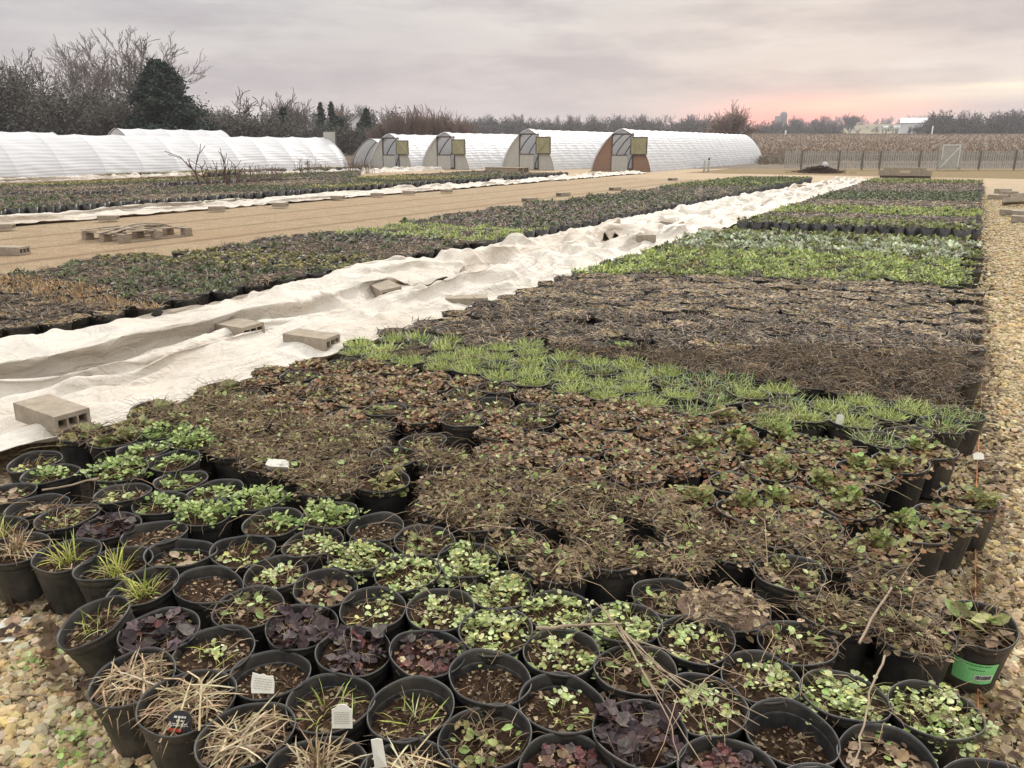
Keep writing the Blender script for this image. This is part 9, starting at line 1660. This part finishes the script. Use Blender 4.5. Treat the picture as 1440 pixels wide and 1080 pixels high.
# ---------------------------------------------------------------- far buildings
WHT=simple('white_siding',(.55,.56,.58),(.68,.69,.70),.5,.8,0);ROOFG=simple('grey_roof',(.20,.20,.21),(.30,.30,.31),.5,.8,0);SILO=simple('silo_concrete',(.16,.15,.155),(.24,.22,.22),.4,.9,0);DKW=mat('window_glass',col=(.03,.035,.04),rough=.2)
def gable(t,w,l,h,rh,wall,roof,nm='wall'):
    g=Geo();V=[(-w/2,-l/2,0),(w/2,-l/2,0),(w/2,-l/2,h),(0,-l/2,h+rh),(-w/2,-l/2,h),(-w/2,l/2,0),(w/2,l/2,0),(w/2,l/2,h),(0,l/2,h+rh),(-w/2,l/2,h)]
    g.quad(V,[(0,1,2,4),(4,2,3),(5,9,7,6),(9,8,7),(0,4,9,5),(1,6,7,2)]);bmesh_obj('wall',g,wall,t)
    g=Geo();o_=.3;s=rh/(w/2)
    V=[(-w/2-o_,-l/2-o_,h-o_*s+.02),(0,-l/2-o_,h+rh+.02),(0,l/2+o_,h+rh+.02),(-w/2-o_,l/2+o_,h-o_*s+.02),(w/2+o_,-l/2-o_,h-o_*s+.02),(w/2+o_,l/2+o_,h-o_*s+.02)]
    V+=[(a,b,c+.15) for a,b,c in V]
    g.quad(V,[(0,1,2,3),(1,4,5,2),(6,9,8,7),(7,8,11,10),(0,6,7,1),(1,7,10,4),(3,2,8,9),(2,5,11,8),(0,3,9,6),(4,10,11,5)]);bmesh_obj('roof',g,roof,t)
d=140;x,y=D(504,d);t=empty('farmhouse',(x,y,gz(x,y)),YAW+.25,'small white gabled farmhouse half hidden by trees left of the thicket','house')
gable(t,3.8,7,ZY(176,d)-gz(x,y),1.6,WHT,ROOFG)
for wx,wz in((0,ZY(178,d)-gz(x,y)),(-1,1.2),(1,1.2)):bmesh_obj('window',boxg(Geo(),wx,-3.53,wz,.7,.06,1.1),DKW,t)
d=150;x,y=D(490,d);t=empty('farm_shed',(x,y,gz(x,y)),YAW+1.2,'low grey roofed shed at the left of the white farmhouse','shed');gable(t,4,6,ZY(181,d)-gz(x,y),1.2,ROOFG,ROOFG)
d=600;x,y=D(1098,d);zz=gz(x,y);t=empty('silo',(x,y,zz),0,'tall round topped silo on the sunset horizon','silo')
hs_=ZY(162,d)-zz;g=Geo();ringmesh(g,[(2.6,0),(2.6,hs_)],20);bmesh_obj('tower',g,SILO,t,True);g=Geo();ringmesh(g,[(2.65,hs_)]+[(2.65*math.cos(a/10*PI/2),hs_+2.6*math.sin(a/10*PI/2)) for a in range(1,10)]+[(.01,hs_+2.6)],20);bmesh_obj('dome',g,SILO,t,True)
x,y=D(1091,d);t=empty('silo',(x,y,gz(x,y)),0,'shorter flat topped silo at the left of the tall one','silo');hs_=ZY(164,d)-gz(x,y);g=Geo();ringmesh(g,[(2.5,0),(2.5,hs_)],20,close=True);bmesh_obj('tower',g,SILO,t,True)
g=Geo();ringmesh(g,[(2.6,hs_-.3),(2.6,hs_+.2),(.01,hs_+.5)],20);bmesh_obj('cap',g,SILO,t,True)
d=330;x,y=D(1300,d);zb=ZY(179,d);t=empty('barn',(x,y,gz(x,y)),YAW+1.15,'long low barn with pale roof beside the right hand woods','barn');gable(t,10,20,ZY(173,d)-gz(x,y),ZY(166,d)-ZY(173,d),WHT,simple('pale_metal_roof',(.45,.47,.5),(.58,.6,.62),.4,.6,0))
bmesh_obj('door',boxg(Geo(),0,-10.05,(ZY(174,d)-gz(x,y))-1.6,3.4,.1,2.4),DKW,t)
for i,(px,w) in enumerate([(1241,2.6),(1255,2.2),(1262,3.4),(1270,4.5)]):
    d=370;x,y=D(px,d);z=gz(x,y);g=Geo();g2=[(0,0)]
    hh=ZY(177,d)-z;t=empty('storage_tank',(x,y,z),YAW,['leftmost white tank in the row left of the barn','second white tank in the row left of the barn','third white tank in the row left of the barn','longest white tank, nearest the barn'][i],'tank')
    tube(g,[(-w/2,0,hh-.8),(-w/2+.2,0,hh-.8),(w/2-.2,0,hh-.8),(w/2,0,hh-.8)],.85,12);bmesh_obj('tank_body',g,WHT,t,True)
    for s in(-1,1):bmesh_obj('leg',boxg(Geo(),s*w*.3,0,(hh-1.5)/2,.25,1.2,max(.3,hh-1.5)),ROOFG,t)
x,y=D(1308,235);z=gz(x,y);t=empty('utility_pole',(x,y,z),0,'pale wooden pole in front of the right hand woods','pole');g=Geo();hp=ZY(177,235)-z;ringmesh(g,[(.22,0),(.17,hp)],8,close=True);bmesh_obj('shaft',g,PALEW,t,True)
x,y=D(1103,230);z=gz(x,y);t=empty('marker_post',(x,y,z),0,'tiny white marker post at the edge of the brown field','post');g=Geo();ringmesh(g,[(.22,0),(.2,1.4)],8,close=True);bmesh_obj('shaft',g,PALEW,t,True)
# brush pile with a white bag on top
x,y=G(1153,243.5);t=empty('brush_pile',(x,y,0),0,'low heap of dark brown brushwood at the far end of the long cover','brush pile');g=Geo();rr=random.Random(5)
for i in range(420):
    a=rr.gauss(0,.55);b=rr.gauss(0,.3);z=max(.02,.42*math.exp(-(a*a)/.9-(b*b)/.3)*rr.random()+.03);yaw=rr.gauss(0,.6);l=rr.uniform(.25,.7)
    p=Vector((a-l/2*math.cos(yaw),b-l/2*math.sin(yaw),z));q=Vector((a+l/2*math.cos(yaw),b+l/2*math.sin(yaw),z+rr.gauss(0,.06)));seg(g,p,q,.018,.012,3)
bmesh_obj('branches',g,simple('brushwood',(.05,.03,.022),(.12,.075,.055),9,.95,0),t)
g=Geo();V=np.array(IV)*[.17,.12,.13]*(1+rng.uniform(-.25,.25,(len(IV),1)));g.add(V,IT);o=bmesh_obj('plastic_bag',g,FILM,None,False);o.location=(x+.25,y,.50);tag(o,'small crumpled white bag on top of the brush pile','bag')
# weeds heap beyond
x,y=G(1085,226)
def weedheap(px0,px1,d,h,label):
    g=Geo();n=int((px1-px0)*26)
    for i in range(n):
        px=R.uniform(px0,px1);dd=d+R.gauss(0,3);xx,yy=D(px,dd);z=gz(xx,yy);hh=h*R.uniform(.3,1)*(.6+.6*mn.noise(Vector((px*.06,dd*.1,0))))
        p=Vector((xx,yy,z));q=p+Vector((R.gauss(0,.3),R.gauss(0,.3),max(.1,hh)));seg(g,p,q,.03,.015,3)
        a=p.lerp(q,.6);seg(g,a,a+Vector((R.gauss(0,.35),R.gauss(0,.35),.25)),.02,.01,3)
    o=bmesh_obj('weeds',g,simple('dry_weeds',(.13,.10,.075),(.30,.25,.19),.8,.95,0));tag(o,label,'weeds',kind='stuff')
weedheap(1068,1150,76,1.2,'dark tangle of dead weeds behind the left end of the picket fence')
weedheap(1100,1480,88,1.0,'strip of tall dry weeds behind the picket fence')
g=Geo();n=26000;dd=95+205*rng.random(n)**1.4;pxx=rng.uniform(1010,1500,n)
# corn stubble stands in rows that run away from the camera
XY=np.array([D(a,b) for a,b in zip(pxx,dd)]);XY[:,0]=np.round(XY[:,0]/1.5)*1.5+rng.normal(0,.38,n)
P=np.stack([XY[:,0],XY[:,1],[gz(a,b)-.02 for a,b in XY]],1)
tv=[(-.35,0,0),(.35,.05,0),(.15,.1,1),(-.2,0,.8)];cc=pal([(.18,.125,.08),(.24,.175,.115),(.14,.095,.06),(.30,.23,.16)],n,.3)
scatter(g,tv,[(0,1,2),(0,2,3)],P,rng.random(n)*6.3,np.zeros(n),np.zeros(n),rng.uniform(.12,.36,n),cc)
o=link('stubble',g.mesh('stubble',[TINT],False));tag(o,'brown crop stubble covering the rising field behind the fence','stubble',kind='stuff')
# ---------------------------------------------------------------- plant tags and printed label
TAGM=simple('tag_card',(.62,.60,.52),(.72,.70,.62),9,.7,0);INK=mat('dark_print',col=(.03,.03,.03),rough=.6);BLK=mat('black_tag',col=(.015,.015,.017),rough=.35);REDT=mat('red_print',col=(.42,.06,.03),rough=.5)
def camyaw(): return YAW
def tagcard(px,py,w,h,label,shape,tilt,roll,z=.30,curved=0.):
    x,y=G(px,py,z);t=empty('plant_tag',(x,y,z),0,label,'plant tag');t.rotation_euler=(tilt,roll,YAW)
    out=[];
    if shape=='arch':out=[(-.5,-.5),(.5,-.5),(.5,.28),(.36,.33),(.22,.46),(0,.5),(-.22,.46),(-.36,.33),(-.5,.28)]
    elif shape=='torn':out=[(-.42,-.5),(.5,-.38),(.46,.1),(.36,.46),(.1,.42),(-.05,.5),(-.2,.44),(-.5,.5),(-.5,.0)]
    elif shape=='slab':out=[(-.5,-.3),(-.3,-.5),(.5,-.42),(.46,.3),(.3,.5),(-.42,.4)]
    elif shape=='roll':out=[(-.5,-.5),(.5,-.5),(.5,.4),(.2,.5),(-.4,.45)]
    elif shape=='round':out=[(-.5,-.5),(.5,-.5)]+[(.5*math.cos(a*PI/10),.5*math.sin(a*PI/10)) for a in range(0,11)]
    g=Geo();n=len(out);th=.0012 if shape!='slab' else .02
    cv=lambda a:curved*(.25-a*a)
    V=[(a*w,-cv(a)-th,b*h) for a,b in out]+[(a*w,-cv(a)+th,b*h) for a,b in out]+[(0,-cv(0)-th,0),(0,-cv(0)+th,0)]
    Q=[(k,(k+1)%n,2*n) for k in range(n)]+[(n+(k+1)%n,n+k,2*n+1) for k in range(n)]+[(k,n+k,n+(k+1)%n,(k+1)%n) for k in range(n)]
    g.quad(V,Q);bmesh_obj('card',g,BLK if shape=='round' else TAGM,t)
    return t
def lines(t,w,h,n,m,z0=-.3,z1=.25,y=-.006,x0=-.36,x1=.36,th=.0011,rnd_=True):
    g=Geo()
    for i in range(n):
        z=(z1+(z0-z1)*i/max(1,n-1))*h;x=x0*w
        while x<x1*w:
            l=min(R.uniform(.05,.16)*w,x1*w-x+.001);boxg(g,x+l/2,y,z,l,.0006,th);x+=l+.035*w
    bmesh_obj('printing',g,m,t)
t=tagcard(370,962,.062,.052,'torn cream plant tag printed with small lines, behind the straw filled front pot','torn',-.35,.15,.27);lines(t,.062,.052,5,mat('faint_print',col=(.28,.26,.22),rough=.7),-.2,.28)
t=tagcard(481,1007,.050,.062,'arched cream plant tag printed with a small table, standing in the cut straw pot','arch',-.2,.0,.265);lines(t,.05,.062,7,MATS['faint_print'],-.25,.2)
t=tagcard(532,1058,.028,.075,'narrow rolled white plant tag standing among the dry straw','roll',-.2,-.15,.26,.03)
t=tagcard(391,654,.10,.04,'off white chunk of foam resting on a pot rim above the bushy green pot','slab',-.9,.1,.25);t['category']='foam chunk';t.name='foam_chunk'
t=tagcard(253,1014,.062,.05,'round black plant tag with white print and a red band, leaning in the straw pot','round',-.55,.1,.215)
lines(t,.06,.05,1,PALEW,.2,.2,-.004,-.25,.25,.005);lines(t,.06,.05,1,PALEW,.02,.02,-.004,-.12,.12,.004);lines(t,.06,.05,2,PALEW,-.2,-.12,-.004,-.38,.38,.0018);bmesh_obj('red_band',boxg(Geo(),-.008,-.004,-.021,.034,.001,.008),REDT,t)
t=tagcard(1376,641,.05,.034,'small round topped white tag at the right edge of the bed beside a fern leaf','arch',-.5,0,.22)
t=tagcard(1181,590,.04,.055,'upright white tag in the yellowing grass at the right','roll',-.15,.1,.25)
# green printed label on the side of the corner pot
lp=next(p for p in pots if p[3] and 'printed label' in p[3]);po=lp[-1]
bpy.context.view_layer.update()
cam_dir=math.atan2(0-lp[1],0-lp[0])
inv=po.matrix_world.inverted();lc=inv@Vector((0,0,.15));th0=math.atan2(lc.y,lc.x)+.22
def patch(name,a0,a1,z0,z1,off,m,parent,n=10,bars=None):
    g=Geo();rad_=lambda z:(.087+(.100-.087)*(z-.012)/.108 if z<.12 else .1+(z-.12)/.058*.0075)*1.014+off
    segs=[(a0,a1)] if bars is None else bars
    for A,B in segs:
        k=max(1,int(n*(B-A)/(a1-a0)));V=[];Q=[]
        for i in range(k+1):
            a=A+(B-A)*i/k
            for zz in(z0,z1):V.append((rad_(zz)*math.cos(a),rad_(zz)*math.sin(a),zz))
        for i in range(k):Q.append((2*i,2*i+2,2*i+3,2*i+1))
        g.quad(V,Q)
    return bmesh_obj(name,g,m,parent)
GRN=mat('green_label_paper',lambda t,b:t.put(b.inputs['Base Color'],t.ramp(t.noise(30,3,.5,t.vec()),[(.3,(.20,.62,.22)),(.7,(.27,.70,.29))])),rough=.4)
LAB=patch('printed_label',th0-.66,th0+.66,.062,.148,.0012,GRN,po)
LAB['label']='bright green printed label with a barcode';A0=th0-.66
patch('barcode_panel',A0+.68,A0+1.26,.078,.102,.0020,mat('white_print',col=(.75,.77,.75),rough=.5),LAB)
rb=random.Random(3);bars=[];a=A0+.71
while a<A0+1.22:
    w=rb.choice([.008,.014,.022]);bars.append((a,a+w));a+=w+rb.choice([.008,.014])
patch('barcode',0,1,.082,.099,.0026,INK,LAB,1,bars)
def words(z,h,a,b):
    o=[];x=a
    while x<b:
        l=rb.uniform(.03,.1);o.append((x,min(b,x+l)));x+=l+.02
    patch('printed_line',0,1,z,z+h,.0020,mat('green_ink',col=(.03,.12,.05),rough=.6),LAB,1,o)
words(.138,.0035,A0+.04,A0+1.1);words(.1305,.0025,A0+.04,A0+.14);words(.1265,.0025,A0+.04,A0+.12);words(.120,.0035,A0+.46,A0+.95)
# dried mud cake
mp=next(p for p in pots if p[2]=='mud');g=Geo();V=[];Q=[];nr,ns=8,36
for i in range(nr+1):
    for k in range(ns):
        a=2*PI*k/ns;r=.128*(i/nr)*(1+(.25*mn.noise(Vector((math.cos(a)*1.3,math.sin(a)*1.3,4)))+.14*mn.noise(Vector((math.cos(a)*5,math.sin(a)*5,2))))*(i/nr));V.append((r*math.cos(a)*1.15,r*math.sin(a)*.85,(.012*fbm(r*math.cos(a)*12,r*math.sin(a)*12,0,5)+.012-.03*(i/nr)**3)))
for i in range(nr):
    for k in range(ns):
        a=i*ns+k;b=i*ns+(k+1)%ns;Q.append((a,a+ns,b+ns,b))
g.quad(V,Q);o=bmesh_obj('mud_cake',g,simple('dried_mud',(.11,.068,.048),(.30,.20,.145),13,.95,1.,.02),None,True);o.location=(mp[0]-.03,mp[1]-.01,.222);
gd=Geo();n=330;rr_=np.sqrt(rng.random(n))*.13;aa=rng.random(n)*6.3;P=np.stack([rr_*np.cos(aa),rr_*np.sin(aa)*.8,rng.uniform(.008,.02,n)],1)
scatter(gd,*OVAL,P[:180],rng.random(180)*6.3,rng.normal(0,.3,180),rng.normal(0,.4,180),rng.uniform(.012,.035,180),pal(PALS['brown']+PALS['tan'],180))
scatter(gd,*TW[0],P[180:],rng.random(150)*6.3,rng.normal(0,.2,150),rng.normal(0,.4,150),rng.uniform(.03,.10,150),pal(PALS['tan']+PALS['dark'],150))
bmesh_obj('debris',gd,TINT,o)
m=o.modifiers.new('s','SOLIDIFY');m.thickness=.005;m=o.modifiers.new('b','SUBSURF');m.render_levels=m.levels=1
tag(o,'flat cake of dried brown mud on top of a pot, right of the lime mat','mud cake')
# sticks
STK=simple('dead_stick_bark',(.20,.145,.10),(.36,.28,.20),30,.9,.3,.002)
def stick(pts,r,label,taper=None):
    P=[];
    for (px,py,z) in pts:
        x,y=G(px,py,z);P.append(Vector((x,y,z)))
    Q=[]
    for a,b in zip(P,P[1:]):
        for k in range(4):Q.append(a.lerp(b,k/4)+Vector((R.gauss(0,.002),R.gauss(0,.002),R.gauss(0,.002))))
    Q.append(P[-1]);g=Geo();tube(g,Q,r,6,taper=taper);o=bmesh_obj('dead_stick',g,STK,None,True);tag(o,label,'stick');return o
stick([(1254,828,.27),(1232,862,.26),(1208,905,.25)],.0038,'thick dead stick lying slanted on the brown debris left of the green labelled pot')
stick([(1244,924,.26),(1228,960,.27),(1214,1020,.255),(1200,1085,.25)],.0032,'long pale bent stem crossing the lime patch down to the bottom edge',.002)
stick([(755,884,.265),(800,880,.27),(875,877,.265)],.0055,'pale stick lying level on the long lime mat',.003)
stick([(330,655+150,.25),(352,790,.25)],.002,'thin straw blade near the oval bare pot')
stick([(0,977,.01),(60,978,.012),(140,985,.012),(150,988,.03)],.0035,'thin dark stem lying on the gravel toward the straw pot')
for j,(a,b,c) in enumerate([((835,845),(890,905),(985,1020)),((850,858),(915,930),(1060,1035)),((870,880),(930,940),(1080,1010)),((872,885),(940,1010),(955,1070)),((880,895),(955,960),(1068,1020)),((890,900),(960,920),(1090,965)),((845,850),(900,935),(988,1075)),((905,925),(985,990),(1000,1040))]):
    stick([(a[0],a[1],.25),(b[0],b[1],.255),(c[0],c[1],.24)],.0021,['dry twig of the fan, leftmost','dry twig of the fan reaching lowest','dry twig along the right side of the fan','dry twig of the fan curving straight down','dry twig of the fan in its middle','dry twig of the fan, topmost and flattest','dry twig of the fan ending lowest',"short dry twig below the middle of the fan"][j]+', over pots right of the lime mat',.0012)
stick([(60,690,.26),(140,672,.27),(100+30,676,.27)],.004,'thin bent stem between the two soil pots and the leafy green pots')
stick([(996,583,.30),(1020,575,.31),(1036,574,.33)],.006,'pale short stick in the bright green band')
g=Geo();n=330;yy=1.1+6.5*rng.random(n)**1.5;P=np.stack([rng.uniform(-3.6,.15,n),yy,rng.uniform(.225,.26,n)],1)
cur=twig(.5,.011)
for k in range(4):
    cur=twig([.1,.5,.9,.3][k],.012);i=np.arange(n)%4==k;m=i.sum()
    i&=np.array([proj(a,b,.22)[1]<L1(proj(a,b,.22)[0],FRONT)+150 and clear(*proj(a,b,.22)[:2]) for a,b,_ in P]);m=i.sum()
    scatter(g,*cur,P[i],rng.random(m)*6.3,rng.uniform(-.05,.18,m),rng.normal(0,.3,m),rng.uniform(.12,.34,m),pal(PALS['tan']+PALS['straw'],m))
o=link('dry_stems',g.mesh('dry_stems',[TINT],True));tag(o,'loose dry stems fallen across the tops of the near pots','dry stems',kind='stuff')
g=Geo();P=[]
for k in range(60):
    y=.8+k*.12;P.append((.235+.012*math.sin(y*1.3),y,.03+.004*math.sin(k)))
tube(g,P,.0028,6);o=bmesh_obj('string_line',g,mat('orange_twine',col=(.50,.20,.08),rough=.8),None,True);tag(o,'thin orange string stretched on the gravel along the right edge of the pots','string')
# loose paper at left edge
x,y=G(14,893);g=Geo();boxg(g,0,0,.01,.09,.12,.004,.6,roll=.1);o=bmesh_obj('plant_tag',g,TAGM);o.location=(x,y,.01);tag(o,'flat white card lying on the gravel at the left edge','plant tag')
# big dead leaves
# ---------------------------------------------------------------- smoke and haze
def vol(name,loc,scale,dens,col,label,blob=False):
    import bmesh
    bm=bmesh.new()
    if blob: bmesh.ops.create_icosphere(bm,subdivisions=3,radius=1)
    else: bmesh.ops.create_cube(bm,size=2)
    me=bpy.data.meshes.new(name);bm.to_mesh(me);bm.free();o=link(name,me);o.location=loc;o.scale=scale
    m=bpy.data.materials.new(name);m.use_nodes=True;nt=m.node_tree;nt.nodes.remove(nt.nodes['Principled BSDF'])
    v=nt.nodes.new('ShaderNodeVolumePrincipled');v.inputs['Color'].default_value=c4(col);v.inputs['Density'].default_value=dens;v.inputs['Anisotropy'].default_value=.3
    nt.links.new(v.outputs[0],nt.nodes['Material Output'].inputs['Volume']);me.materials.append(m);tag(o,label,kind='stuff');return o
if HAZE: vol('haze',(0,430,14),(1200,1200,16),HAZE,(.86,.86,.92),'thin evening haze over the fields')
# ---------------------------------------------------------------- sky, sun, camera
w=bpy.data.worlds.new('World');sc.world=w;w.use_nodes=True;t=NT(w.node_tree)
for n in list(t.N):t.N.remove(n)
SAZ=YAW-math.atan(.37) # bearing of the glow, measured from +Y toward -X
SEL=math.radians(9)
tc=t.N.new('ShaderNodeTexCoord');sep=t.N.new('ShaderNodeSeparateXYZ');t.L.new(tc.outputs['Generated'],sep.inputs[0])
x_,y_,z_=sep.outputs
rx=t.m('ADD',t.m('MULTIPLY',x_,cy),t.m('MULTIPLY',y_,sy));fy=t.m('ADD',t.m('MULTIPLY',x_,-sy),t.m('MULTIPLY',y_,cy))
az=t.m('ARCTAN2',rx,fy);el=t.m('ARCSINE',z_)
cv=t.N.new('ShaderNodeCombineXYZ');t.L.new(t.m('MULTIPLY',az,1.),cv.inputs[0]);t.L.new(t.m('MULTIPLY',el,1.),cv.inputs[1])
def sn(sx,sy2,rot,scale,det=6,off=(0,0,0)):
    mp=t.N.new('ShaderNodeMapping');mp.inputs['Scale'].default_value=(sx,sy2,1);mp.inputs['Rotation'].default_value=(0,0,rot);mp.inputs['Location'].default_value=off;t.L.new(cv.outputs[0],mp.inputs[0]);return t.noise(scale,det,.6,mp.outputs[0])
n1=sn(1.,6.,-.10,1.8);n2=sn(1.,5.,-.06,4,7,(3,1,0));n3=sn(1,16.,-.03,3.,5,(7,2,0))
eln=t.m('DIVIDE',el,.18)
left=t.ramp(eln,[(0.,(.53,.45,.44)),(.25,(.52,.455,.46)),(.6,(.52,.49,.50)),(1.,(.55,.55,.565))])
right=t.ramp(eln,[(0.,(.50,.43,.43)),(.22,(.53,.46,.46)),(.5,(.585,.50,.485)),(.8,(.62,.56,.53)),(1.,(.64,.60,.57))])
base=t.mix(t.ramp(t.m('ADD',t.m('MULTIPLY',az,.8),.5),[(.2,0.),(.72,1.)]),left,right)
base=t.mix(t.ramp(n1,[(.38,0.),(.64,.75)]),base,(.76,.70,.655))
base=t.mix(t.ramp(n2,[(.36,.75),(.54,0.)]),base,(.44,.395,.415))
gau=lambda v,c,s:t.m('EXPONENT',t.m('MULTIPLY',t.m('POWER',t.m('ABSOLUTE',t.m('DIVIDE',t.m('SUBTRACT',v,c),s)),2.),-1.))
glow=t.m('MULTIPLY',gau(az,.345,.105),gau(el,.024,.024))
base=t.mix(t.m('MULTIPLY',glow,1.),base,(1.25,.30,.27))
core=t.m('MULTIPLY',gau(az,.39,.09),gau(el,.042,.008))
base=t.mix(t.m('MULTIPLY',core,.75),base,(1.05,.60,.46))
st=t.m('MULTIPLY',t.m('MULTIPLY',gau(az,.66,.22),gau(t.m('SUBTRACT',el,t.m('MULTIPLY',t.m('SUBTRACT',az,.5),.05)),.056,.010)),t.ramp(n3,[(.38,.25),(.6,1.)]))
base=t.mix(st,base,(1.1,.95,.72))
gl=t.m('MULTIPLY',gau(az,.62,.14),gau(el,.028,.018));base=t.mix(t.m('MULTIPLY',gl,.5),base,(.40,.36,.40))
# overcast sky gets brighter toward the zenith
zen=t.ramp(t.m('DIVIDE',el,1.57),[(.10,(1,1,1)),(.35,(ZB,ZB,ZB)),(1.,(ZB*1.15,ZB*1.15,ZB*1.15))])
cold=t.mix(1.,t.mix(t.ramp(t.m('DIVIDE',el,1.57),[(.12,0.),(.4,1.)]),base,(.60,.60,.59)),zen,'MULTIPLY')
b1=t.N.new('ShaderNodeBackground');t.L.new(cold,b1.inputs[0]);b1.inputs[1].default_value=SKYS
sky=t.N.new('ShaderNodeTexSky');sky.sky_type='NISHITA';sky.sun_disc=False;sky.sun_elevation=SEL;sky.sun_rotation=-SAZ
b2=t.N.new('ShaderNodeBackground');t.L.new(sky.outputs[0],b2.inputs[0]);b2.inputs[1].default_value=.05
ad=t.N.new('ShaderNodeMixShader');ad.inputs[0].default_value=.05;t.L.new(b1.outputs[0],ad.inputs[1]);t.L.new(b2.outputs[0],ad.inputs[2])
ow=t.N.new('ShaderNodeOutputWorld');t.L.new(ad.outputs[0],ow.inputs[0])
s=bpy.data.lights.new('sun','SUN');s.energy=SUNE;s.angle=math.radians(SUNA);s.color=(1,.90,.80);so=bpy.data.objects.new('sun',s);C.objects.link(so)
dv=Vector((-math.sin(SUNAZ),math.cos(SUNAZ),math.tan(SUNEL)));so.rotation_euler=dv.to_track_quat('Z','Y').to_euler();so.location=(0,0,30)
c=bpy.data.cameras.new('camera');co=bpy.data.objects.new('camera',c);C.objects.link(co);co.location=(0,0,H);co.rotation_euler=(PI/2-PITCH,0,YAW)
c.sensor_width=36;c.lens=36*F/1440;c.clip_start=.02;c.clip_end=6000;sc.camera=co
sc.view_settings.view_transform='Standard';sc.view_settings.look='None';sc.view_settings.exposure=EXPO;sc.view_settings.gamma=1
sc.render.engine='CYCLES';sc.cycles.max_bounces=6;sc.cycles.transparent_max_bounces=6;sc.cycles.volume_bounces=0
print('objects',len(bpy.data.objects))
